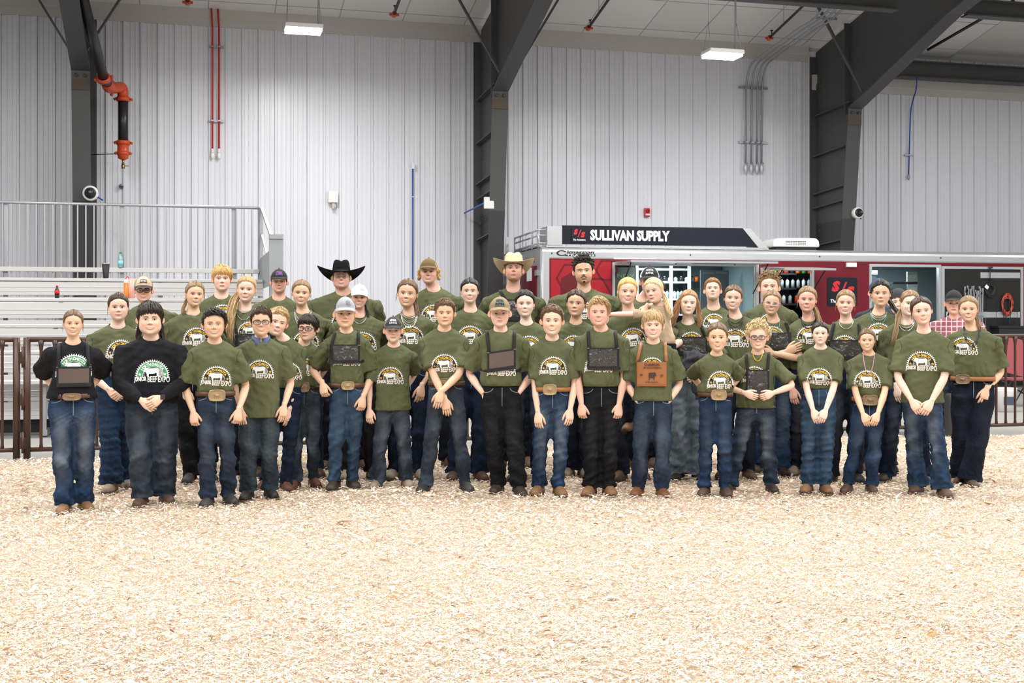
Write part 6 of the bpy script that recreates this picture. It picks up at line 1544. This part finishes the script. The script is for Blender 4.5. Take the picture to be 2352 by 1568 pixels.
P8 = person('person in grey blue jeans with wrists crossed low, left of the tan camouflage cap', (1022, 686, 749), 1020, 56, [(976, 1130), (1068, 1130)], wx=1025, ww=40, belt=879, hands=(('low', (1028, 926), -.17), ('low', (1006, 908), -.21)), hair='boy', hc='lb', skin='t', jeans='grey', boots='grey', mouth='soft', beltm='brown', buckle=(1020, 878, 30, 22, M_bronze), logo=(1021, 842), lsz=.215, ltilt=3, fade=.35, srad=1.15)
P9 = person('person in tan camouflage cap and brown harness, hands in the pockets of black jeans', (1148, 684, 751), 1150, 61, [(1145, 1133), (1190, 1139)], wx=1152, ww=46, belt=887, hands=PK((1107, 903), (1193, 902)), hair='cap', hc='bl', skin='p', jeans='black', boots='dkb', mouth='flat', mw=.10, logo=(1152, 850), lsz=.22, harness=(M_vinylb, (1124, 810, 1180, 848), .14), hat=('ball', (H_camo,)*3, ('WESTERN', 'RPM'), M_pgg, M_pk), fade=.15, srad=1.15, leg=1.02)
P10 = person('person with wide tan tooled belt and blue jeans, arms hanging, middle of the front row', (1268, 700, 770), 1268, 51, [(1238, 1137), (1283, 1138)], wx=1268, ww=40, belt=893, hands=SD((1236, 960), (1309, 952)), hair='boy', hc='lb', skin='l', jeans='blue', boots='tan', mouth='grin', smile=1, mw=.135, beltm='tan', buckle=(1263, 893, 32, 25, M_gold), logo=(1271, 848), fade=.55)
P11 = person('person in black jeans with dark vinyl number harness and fists at the sides', (1375, 682, 749), 1382, 60, [(1358, 1138), (1397, 1137)], wx=1380, ww=43, belt=888, hands=FI((1336, 942), (1421, 942)), hair='quiff', hc='bl', skin='r', jeans='black', boots='tan', mouth='smile', harness=(M_vinyl, (1354, 800, 1417, 842), .0), logo=(1375, 842), lsz=.215, fade=.2, srad=1.15, chub=.05)
P12 = person('person wearing a tan leather harness plate, hands in jeans pockets', (1500, 712, 778), 1500, 53, [(1468, 1140), (1520, 1141)], wx=1500, ww=43, belt=912, hem=920, hands=PK((1467, 926), (1533, 926)), hair='fringe', hc='bl', skin='p', jeans='mid', boots='cognac', mouth='grin', mw=.125, harness=(M_lea, (1464, 830, 1530, 884), .0), logo=(1498, 848), lsz=.2, fade=.5, srad=1.1)
P13 = person('shorter person in olive T-shirt with rectangular silver and gold buckle, hands behind the back', (1648, 740, 806), 1645, 47, [(1622, 1139), (1666, 1139)], wx=1643, ww=38, belt=905, hands=BH, fem=1, hair='back', hc='lb', skin='t', jeans='royal', boots='brown', mouth='smile', mw=.10, smile=1, beltm='brown', buckle=(1651, 905, 36, 25, M_gold), logo=(1655, 880), lsz=.205, leg=.97, fade=.25)
P14 = person('person with fluffy pale hair, dark blue glasses and black harness, fingers touching in front', (1741, 742, 803), 1740, 49, [(1682, 1131), (1770, 1129)], wx=1737, ww=42, belt=912, hem=936, hands=(('clasp', (1722, 902), -.20), ('clasp', (1764, 902), -.20)), hair='curly', hc='pb', skin='p', jeans='mid', boots='dkb', mouth='smile', mw=.10, glass=(M_gnavy,), harness=(M_vinyl, (1718, 850, 1762, 905), 0), logo=(1733, 868), lsz=.2, fade=.9, srad=1.1, neckl=[(.075, .05, mat('yellow_cord', (.75, .45, .03)), .004)])
P15 = person('person with high waisted blue jeans and hands folded low, unsmiling', (1884, 738, 791), 1885, 49, [(1860, 1132), (1895, 1131)], wx=1880, ww=39, belt=893, hands=CL((1872, 950), (1892, 948)), fem=1, hair='back', hc='dk', skin='w', jeans='light', boots='tan', mouth='frown', mw=.095, logo=(1882, 872), lsz=.2, fade=.15, ltilt=-2, smile=0)
P16 = person('person with pink bead necklace and big bronze buckle, hands folded low', (1992, 754, 806), 1997, 50, [(1954, 1133), (1999, 1131)], wx=1996, ww=36, belt=916, hands=CL((1987, 957), (2012, 955)), fem=1, hair='back', hc='lb', skin='t', jeans='royal', boots='brown', mouth='grin', mw=.12, smile=1, beltm='tan', buckle=(1999, 917, 36, 25, M_bronze), logo=(1992, 878), lsz=.205, neckl=[(.155, .055, M_bead, .0042)], fade=.3, srad=1.15, fl=.5, leg=.95)
P17 = person('tall person in untucked olive T-shirt and flared blue jeans, fingertips meeting, front row right', (2117, 680, 746), 2124, 62, [(2103, 1133), (2176, 1141)], wx=2117, ww=44, belt=885, hem=925, hands=CL((2100, 930), (2133, 930)), fem=1, hair='back', hc='br', skin='p', jeans='blue', boots='brown', mouth='smile', mw=.11, tilt=-8, yaw=5, logo=(2117, 838), lsz=.225, fade=.8, fl=.62, leg=.95, sl=.88, nk=.035)
P18 = person('person in very dark wide jeans with ornate buckle, at the right end of the group', (2225, 679, 739), 2236, 58, [(2205, 1114), (2241, 1121)], wx=2235, ww=47, belt=869, hands=(('behind',), ('side', (2263, 905))), fem=1, hair='pony_r', hc='db', skin='t', jeans='dark', boots='brown', mouth='grin', mw=.12, smile=1, beltm='tan', buckle=(2213, 870, 32, 22, M_bronze), logo=(2215, 803), lsz=.215, neckl=[(.13, .065, M_thin, .0042), (.155, .07, M_thin, .0045)], nk=.04, fl=.62, leg=1.05, fade=.1)
# ---- second row
P19 = person('person in wide blue jeans with hands clasped, between the two black shirts', (272, 672, 736), 270, 66, [(243, 1130), (293, 1120)], wx=272, ww=48, belt=852, hands=CL((258, 903), (280, 900)), fem=1, hair='back', hc='br', skin='p', jeans='royal', boots='beige', mouth='soft', nk=.03, chub=.1, logo=(278, 812), lsz=.235, beltm='black', buckle=(264, 858, 20, 14, M_bronze), leg=1.02, fl=.6, fade=.1)
P21 = person('person in black jeans with thin choker, left behind the large oval gold buckle', (447, 645, 704), 441, 62, [(435, 1110), (478, 1108)], ww=45, belt=850, hands=(('side', (425, 905)), ('behind',)), fem=1, hair='pony_l', hc='db', skin='t', jeans='black', boots='grey', mouth='smile', mw=.12, nk=.038, tilt=4, yaw=8, neckl=[(.035, .058, M_pearl, .003)], logo=(452, 782), lsz=.23, fade=0)
P25 = person('person leaning the head sideways, just right of the blue collar, red brown boots', (637, 705, 771), 655, 47, [(612, 1123), (650, 1128)], ww=38, belt=890, hands=(('hidden',), ('side', (664, 955))), hair='boy', hc='bl', skin='p', jeans='navy', boots='red', mouth='smile', mw=.11, tilt=14, yaw=8, logo=(662, 860), fade=.1)
P23 = person('person with waist long blond ponytail in front of the shirt, left of the blue collar', (567, 633, 694), 560, 54, None, 10.15, ww=42, hands=BH, fem=1, hair='pony_long', hc='bl', skin='p', jeans='dark', mouth='grin', mw=.12, smile=1, nk=.042, harness=(M_vinyl, (548, 768, 605, 810), 0), neckl=[(.05, .06, M_pearl, .0045), (.11, .07, M_pearl, .003)], logo=(575, 765), tilt=4, turn=-5)
P26 = person('person with layered silver chains, between the black ball cap and the black cowboy hat', (692, 642, 702), 697, 62, None, 10.1, ww=44, hands=BH, fem=1, hair='bun', hc='db', skin='t', jeans='navy', mouth='grin', mw=.115, smile=1, nk=.038, neckl=[(.09, .066, M_pearl, .0035), (.12, .07, M_pearl, .003), (.15, .072, M_pearl, .003)], logo=(702, 790), lsz=.235, tilt=3)
P28 = person('person in white cap with dark bead choker, behind the light grey cap', (825, 655, 709), 826, 64, None, 10.0, ww=44, hands=BH, fem=1, hair='cap_girl', hc='dk', skin='r', jeans='black', boots='beige', mouth='grin', mw=.13, smile=1, nk=.04, hat=('ball', (H_wht,)*3, ('KUSO', 'BOSP'), None, M_gthr, 0, False, False, (.14, .08, .77, .86)), neckl=[(.045, .06, M_thin, .005), (.085, .066, M_pearl, .003)], logo=(833, 792), lsz=.235, tilt=3)
P29 = person('person with many silver bead strands, right of the white cap', (936, 640, 706), 942, 62, [(905, 1098), (960, 1099)], ww=43, belt=850, hands=(('behind',), ('side', (968, 900))), fem=1, hair='pony_r', hc='lb', skin='t', jeans='navy', boots='beige', mouth='grin', mw=.12, smile=1, nk=.038, neckl=[(.055, .064, M_pearl, .005), (.09, .067, M_pearl, .003), (.11, .069, M_pearl, .003), (.135, .071, M_pearl, .0048)], logo=(943, 778), lsz=.235, fade=.1, tilt=5, yaw=-4)
P31 = person('person in wide dark cuffed jeans, behind the crossed wrists, no jewellery or cap', (1079, 638, 697), 1081, 62, [(1047, 1102), (1100, 1103)], ww=44, belt=845, hands=BH, fem=1, hair='back', hc='dk', skin='p', jeans='navy', boots='brown', mouth='grin', mw=.12, smile=1, nk=.042, logo=(1080, 778), lsz=.235, fl=.58, fade=.1)
P33 = person('person with dark centre parted hair, right of the tan cap', (1206, 665, 728), 1210, 60, None, 9.85, ww=42, hands=BH, fem=1, hair='back', hc='bk', skin='w', jeans='navy', mouth='smile', mw=.12, smile=1, nk=.035, logo=(1215, 800), lsz=.225, brow='dk')
P35 = person('person in olive T-shirt looking sideways, in front of the tall person with a moustache', (1324, 664, 727), 1322, 56, [(1308, 1094), (1340, 1095)], ww=42, belt=860, hands=BH, fem=1, hair='back', hc='br', skin='t', jeans='dark', boots='beige', mouth='soft', nk=.035, yaw=-8, tilt=3, logo=(1318, 798), lsz=.225)
P36 = person('person with blond parted hair carrying a small child on the hip', (1441, 637, 700), 1446, 60, [(1430, 1105), (1470, 1100)], ww=43, belt=850, hands=(('hidden',), ('clasp', (1516, 808), -.25)), fem=1, hair='bun', hc='st', skin='p', jeans='dark', boots='brown', mouth='smile', mw=.12, smile=1, nk=.048, tilt=4, yaw=6, logo=(1455, 783), lsz=.235, ltilt=6, yoff=0)
P39 = person('person with long wavy hair, black harness and pale wide jeans', (1581, 665, 724), 1580, 56, [(1562, 1104), (1602, 1103)], ww=43, belt=868, hands=(('clasp', (1560, 850), -.2), ('clasp', (1600, 862), -.2)), fem=1, hair='long', hc='red', skin='w', jeans='pale', boots='dkb', mouth='soft', mw=.10, nk=.045, harness=(M_vinyl, (1560, 775, 1620, 808), 0), logo=(1588, 790), lsz=.22, tilt=5, yaw=4, fl=.72, leg=1.0, fade=.1)
P41 = person('person with dark cord necklaces and tied back hair, in front of the chalkboard window', (1684, 654, 713), 1692, 60, None, 10.0, ww=43, hands=BH, fem=1, hair='back', hc='lb', skin='p', jeans='dark', mouth='grin', mw=.12, smile=1, nk=.038, tilt=4, logo=(1688, 785), lsz=.235, neckl=[(.07, .064, M_thin, .0032), (.10, .068, M_thin, .0032), (.125, .07, M_thin, .0032)])
P43 = person('person with clear framed glasses, black harness and crossed arms', (1773, 666, 723), 1778, 52, [(1742, 1088), (1800, 1092)], ww=42, belt=846, hands=(('cross', (1818, 800), -.19), ('cross', (1762, 806), -.23)), fem=1, hair='back', hc='db', skin='t', jeans='blue', boots='dkb', mouth='grin', mw=.11, smile=1, nk=.038, glass=(M_gclear,), harness=(M_vinyl, (1752, 765, 1812, 800), 0), logo=(1775, 775), lsz=.21, neckl=[(.14, .06, M_turq, .003)], tilt=6, fl=.52, fade=.6)
P44 = person('person with two dark bead strands, below the trailer logo plate', (1854, 657, 717), 1858, 58, [(1828, 1092), (1880, 1094)], ww=42, belt=850, hands=(('side', (1822, 905)), ('behind',)), fem=1, hair='half_r', hc='db', skin='r', jeans='dark', boots='beige', mouth='smile', mw=.115, nk=.045, neckl=[(.065, .066, M_thin, .005), (.09, .069, M_thin, .0052)], logo=(1860, 778), lsz=.235, tilt=3)
P45 = person('person with silver choker and black harness, in front of the trailer logo plate', (1942, 665, 724), 1944, 54, [(1917, 1109), (1963, 1106)], ww=43, belt=850, hands=(('behind',), ('behind',)), fem=1, hair='bun', hc='db', skin='p', jeans='dark', boots='black', mouth='grin', mw=.115, smile=1, nk=.038, harness=(M_vinyl, (1908, 782, 1975, 818), 0), neckl=[(.075, .062, M_pearl, .0035)], logo=(1940, 800), lsz=.23, tilt=3)
P47 = person('person mostly hidden behind the tallest front row person, long light ponytail and silver beads', (2088, 666, 726), 2079, 58, [(2036, 1107), (2125, 1110)], ww=43, belt=855, hands=(('side', (2060, 900)), ('behind',)), fem=1, hair='pony_front', hc='db', skin='w', jeans='navy', boots='dkb', mouth='grin', mw=.115, smile=1, nk=.038, neckl=[(.06, .062, M_pearl, .0038), (.085, .066, M_pearl, .0038)], logo=(2085, 800), yaw=14, tilt=9, fl=.55)
# ---- back row
P20 = person('person in tan mesh cap and glasses, standing behind the black long sleeved shirt', (330, 637, 694), 340, 66, None, 10.7, ww=46, hands=BH, hair='cap', hc='br', skin='r', mouth='smile', mw=.12, glass=(M_gf,), hat=('ball', (H_tan, H_mesh, H_char), ('WEST ROCK',), M_pk, M_wthr, 0, False, False, (0, .16, .78, .86)), logo=(340, 765), lsz=.24, nk=.02, jeans='dark')
P22 = person('unsmiling person with straight blond fringe, upper left of the group', (510, 609, 669), 508, 60, None, 10.7, ww=42, hands=BH, hair='bowl', hc='st', skin='p', mouth='flat', mw=.09, nk=.03, logo=(512, 728), lsz=.24, jeans='dark')
P24 = person('person in black ball cap with purple stitching', (641, 620, 673), 640, 62, None, 10.7, ww=44, hands=BH, hair='cap', hc='dk', skin='r', mouth='soft', hat=('ball', (H_blk,)*3, ('LORMAN',), None, M_purple, 0, False, True), nk=.03, logo=(640, 745), jeans='dark')
P27 = person('large person in black cowboy hat and rimless glasses', (784, 608, 664), 790, 84, None, 10.7, ww=60, hands=BH, hair='cap', hc='dk', skin='r', mouth='smile', mw=.12, glass=(mat('wire_frame', (.35, .3, .3), rough=.3), .115, .06, None, .006), hat=('cowboy', M_hfelt, M_pk, .50, .62), chub=.15, jaw=1.05, pitch=-5, logo=(790, 745), lsz=.24, nk=.02, jeans='dark', belly=.2)
P30 = person('person in olive brown cap with curly hair sticking out at the sides', (985, 596, 653), 1000, 66, None, 10.8, ww=44, hands=BH, hair='capcurl', hc='st', skin='r', mouth='smile', mw=.11, hat=('ball', (H_brn,)*3, None, None, None, 0, False, True), logo=(996, 728), lsz=.24, nk=.03, jeans='dark', yaw=-4, pitch=-3)
P32 = person('person in straw cowboy hat with harness strap, chin raised', (1180, 590, 649), 1178, 70, None, 10.8, ww=46, hands=BH, hair='cap', hc='lb', skin='r', mouth='flat', mw=.085, hat=('cowboy', M_straw, M_straw, .46, .44), pitch=-12, harness=(M_vinyl, (1163, 690, 1205, 730), 0), logo=(1178, 725), lsz=.24, nk=.048, jeans='dark', beard=.7)
P34 = person('tall broad person with dark curly hair and moustache, in front of the red trailer side', (1340, 590, 653), 1342, 80, None, 10.8, ww=50, hands=BH, hair='curlytop', hc='dk', skin='t', mouth='flat', mw=.09, jaw=1.08, beard=.9, logo=(1342, 722), lsz=.24, nk=.035, jeans='dark', tilt=-4, srad=1.2)
P37 = person('person in black and white cap, half hidden behind the small child', (1492, 615, 676), 1470, 62, None, 10.8, ww=44, hands=BH, hair='cap', hc='br', skin='r', mouth='soft', hat=('ball', (H_blk, H_wht, H_blk), ('NORTH', 'BANK'), None, M_wthr), nk=.03, logo=(1470, 740), jeans='dark')
P40 = person('person with short reddish hair and lifted chin, in front of the large trailer window', (1637, 640, 692), 1640, 52, None, 10.8, ww=40, hands=BH, hair='boy', hc='red', skin='p', mouth='flat', mw=.09, pitch=-14, nk=.045, logo=(1640, 745), jeans='dark')
P42 = person('person with wavy light brown hair behind the clear framed glasses', (1767, 628, 690), 1768, 58, None, 10.8, ww=44, hands=BH, hair='curlytop', hc='db', skin='p', mouth='flat', mw=.09, pitch=-4, nk=.015, logo=(1768, 745), jeans='dark')
P46 = person('person with dark braid over the shoulder and silver chains, in front of the trailer doorway', (2023, 642, 704), 2016, 64, None, 10.5, ww=44, hands=BH, fem=1, hair='braid_r', hc='dk', skin='t', mouth='soft', mw=.10, nk=.042, neckl=[(.06, .066, M_pearl, .0035), (.08, .068, M_pearl, .0035), (.12, .07, M_turq, .003)], logo=(2018, 770), lsz=.235, jeans='dark', brow='dk')
# ---- by the trailer
M_plaid = mat('maroon_plaid', (.30, .09, .12), rough=.8)
_nt = M_plaid.node_tree; _p = _nt.nodes['Principled BSDF']; _tc = nd(_nt, 'ShaderNodeTexCoord'); _prev = None
for _ax in ('X', 'Z'):
    _w = nd(_nt, 'ShaderNodeTexWave', bands_direction=_ax); _w.inputs['Scale'].default_value = 5.5; _w.inputs['Distortion'].default_value = .4; _nt.links.new(_tc.outputs['Object'], _w.inputs[0])
    _r = nd(_nt, 'ShaderNodeMapRange'); _r.inputs[1].default_value = .86; _r.inputs[2].default_value = .95; _nt.links.new(_w.outputs['Fac'], _r.inputs[0])
    _m = nd(_nt, 'ShaderNodeMix', data_type='RGBA'); _m.inputs[6].default_value = (.30, .09, .12, 1); _m.inputs[7].default_value = (.62, .50, .52, 1); _nt.links.new(_r.outputs[0], _m.inputs[0])
    if _prev: _nt.links.new(_prev, _m.inputs[6])
    _prev = _m.outputs[2]
_nt.links.new(_prev, _p.inputs['Base Color']); M_nshirt = mat('navy_shirt', (.02, .025, .04), rough=.8)
P48 = person('person in black cap and maroon plaid shirt standing by the trailer door', (2191, 668, 722), 2192, 64, None, 13.9, ww=48, hands=BH, hair='cap', hc='db', skin='r', mouth='flat', mw=.09, hat=('ball', (H_blk,)*3, None, None, None), shirt=M_plaid, logo=0, nk=.02, jeans='dark', group='people by the trailer')
P49 = person('person in dark cap and dark shirt standing by the trailer doorway, half hidden', (2064, 664, 722), 2070, 52, None, 14.1, ww=42, hands=BH, hair='cap', hc='br', skin='l', mouth='flat', mw=.09, hat=('ball', (H_char,)*3, None, None, None, 0, True), shirt=M_nshirt, logo=0, nk=.02, jeans='dark', group='people by the trailer')
P50 = person('person in dark blue cap inside the trailer doorway, only the cap showing', (2019, 641, 700), 2021, 52, None, 14.6, ww=42, hands=BH, hair='cap', hc='br', skin='l', mouth='flat', mw=.09, hat=('ball', (hatm('deep_blue', (.03, .07, .16)),)*3, None, None, None), shirt=M_nshirt, logo=0, nk=.02, jeans='dark', group='people by the trailer')
# ---- the child on the hip
sq = MATS['hat_tan']; M_tansh = mat('tan_cotton', (.56, .42, .27), rough=.85, noise=.1, nscale=12)
P38 = person('small child in tan shirt carried on the hip, one arm stretched to the left', (1503, 637, 696), 1520, 30, [(1446, 985, -.12), (1500, 985, .06)], 9.72, wx=1528, ww=26, belt=790, hands=(('hip', (1386, 722), -.10), ('hip', (1478, 704), .02)), fem=1, hair='half_r', hc='pb', skin='p', eye='blue', mouth='soft', mw=.09, yaw=-20, tilt=-10, nk=.0, extra='child', shirt=M_tansh, logo=0, jeans='dark', boots='tan', sl=.8, srad=.85)
# ---- extra details on single people
def collar_flaps(P):                                     # blue shirt collar over the neckline
    k = P['k']; zn = P['zn']; mm = mat('chambray', (.10, .14, .28), rough=.8, noise=.15, nscale=60); t = []
    for sx in (-1, 1):
        m = MB(); cn = .064*k**.5; hx = P['hx']*.25
        top = [(hx+sx*cn*math.sin(a)*.98, .055*k-.075*k*(1-math.cos(a)), zn+.030*k-.022*k*(a/2.2)**2) for a in np.linspace(.0, 2.2, 9)]
        top = [(hx+sx*cn*.98*math.sin(a), .008-.062*k*(-math.cos(a)), zn+.022*k-.030*k*max(0, -math.cos(a))) for a in np.linspace(.3, 3.05, 9)]
        bot = [(p[0]+sx*.016*k*abs(math.sin(a)), p[1]-.012*k*(1 if math.cos(a) < 0 else -1)-.006, p[2]-.030*k-(.030*k if i >= 7 else 0)) for i, (p, a) in enumerate(zip(top, np.linspace(.3, 3.05, 9)))]
        bot[-2] = (bot[-2][0]+sx*.012*k, bot[-2][1]-.012, bot[-2][2]-.004)
        m.loft(np.array([top, bot]), 0, (False, False), True, False); o = m.build('shirt_collar', mm, P['root']); md = o.modifiers.new('t', 'SOLIDIFY'); md.thickness = .004
collar_flaps(P4)
def moustache(P, c=(.03, .018, .012)):
    m = MB(); u = np.linspace(-1, 1, 13); X = .115*u; zt = .292-.03*np.abs(u)**1.6; zb = .262-.035*np.abs(u)**1.5
    patch(m, P['fc'], P['M'], np.tile(X, (3, 1)), np.array([zb, (zb+zt)/2, zt]), np.array([.004, .014, .003])[:, None]+0*u); m.build('moustache', mat('moustache', c, rough=.9), P['body'])
    m = MB(); X = .05*u; patch(m, P['fc'], P['M'], np.tile(X, (3, 1)), np.array([.045+0*u, .075+0*u, .11-.02*u*u]), np.array([.003, .009, .003])[:, None]+0*u); m.build('chin_beard', MATS['moustache'], P['body'])
moustache(P34)
def earring(P, r=.036):
    for sx in (-1, 1):
        fc = P['fc']; a = np.linspace(0, 2*PI, 17); c = np.array([sx*(fc.w(.4)+.035), .05, .34-r])
        m = MB(); m.tube(P['M'](np.stack([c[0]+0*a, c[1]+r*np.sin(a), c[2]+r*np.cos(a)], 1)+np.stack([sx*r*.6*np.sin(a), 0*a, 0*a], 1)), .0016, 5, cap=False); m.build('earring', M_chrome, P['root'])
for P in (P1, P19, P21, P33): earring(P)
# leather harness tooling: lettering and steer figure
def tooling(P):
    X, Z = P['X'], P['Z']; bv = P['bv']; m = MB(); T_ = []
    for tx_, x0, x1, y0, y1 in (('CHAMPION', 1480, 1514, 839, 833), ('JR SHOWMAN', 1478, 1518, 846, 841), ('20', 1470, 1476, 862, 857), ('23', 1516, 1523, 863, 858), ('NORTH DAKOTA', 1482, 1512, 877, 874)):
        v, f = text_geom(tx_, .03); xx = X(x0)+v[:, 0]/v[:, 0].max()*(X(x1)-X(x0)); zz = Z(y0)+v[:, 1]/v[:, 1].max()*(Z(y1)-Z(y0)); m.add(drape(bv, xx, zz, .018), f, 0)
    for V, F_, mi, lay in logo_geom('o'):
        if lay == 3: m.add(drape(bv, X(1497)+V[:, 0]*-.13, Z(874)+.01+V[:, 1]*.24, .0185), F_, 0)
    ymin = min(v[:, 1].min() for v in m.v)
    for v in m.v: v[:, 1] = v[:, 1]*.5+ymin*.5-.001
    m.build('tooled_lettering', mat('burnt_tooling', (.05, .025, .018), rough=.6), P['root'])
tooling(P12)
def held_jacket(P):
    X, Z = P['X'], P['Z']; m = MB(); ng = np.random.default_rng(4)
    m.ellipsoid((X(1597), -.20, Z(822)), (.115, .07, .07), 20, 12); m.ellipsoid((X(1603), -.21, Z(868)), (.06, .05, .17), 18, 12); m.ellipsoid((X(1575), -.22, Z(838)), (.09, .05, .05), 16, 10)
    co, no, vi, lt = remesh(m, .01, 4); co = co+no*(waves(co, ng, .02, 40, 4, (1, 1, 1.4))+waves(co, ng, .008, 90, 3))[:, None]
    o, _ = cloth('jacket', co, vi, lt, mat('charcoal_jacket', (.025, .027, .033), rough=.8), None)
    o.matrix_world = Matrix.Translation(P['root'].location) @ Matrix.Rotation(P['root'].rotation_euler.z, 4, 'Z'); tag(o, 'dark grey jacket draped over the arm of the person in pale wide jeans', 'jacket')
held_jacket(P39)
def bow(P):
    m = MB(); c = P['M'](np.array([[.30, .22, .86], [.34, .28, .70], [.40, .30, .50]])); m.tube(c, [.010, .022, .004], 8, flat=.4); m.build('hair_bow', mat('olive_ribbon', (.10, .11, .03), rough=.7), P['root'])
bow(P38)
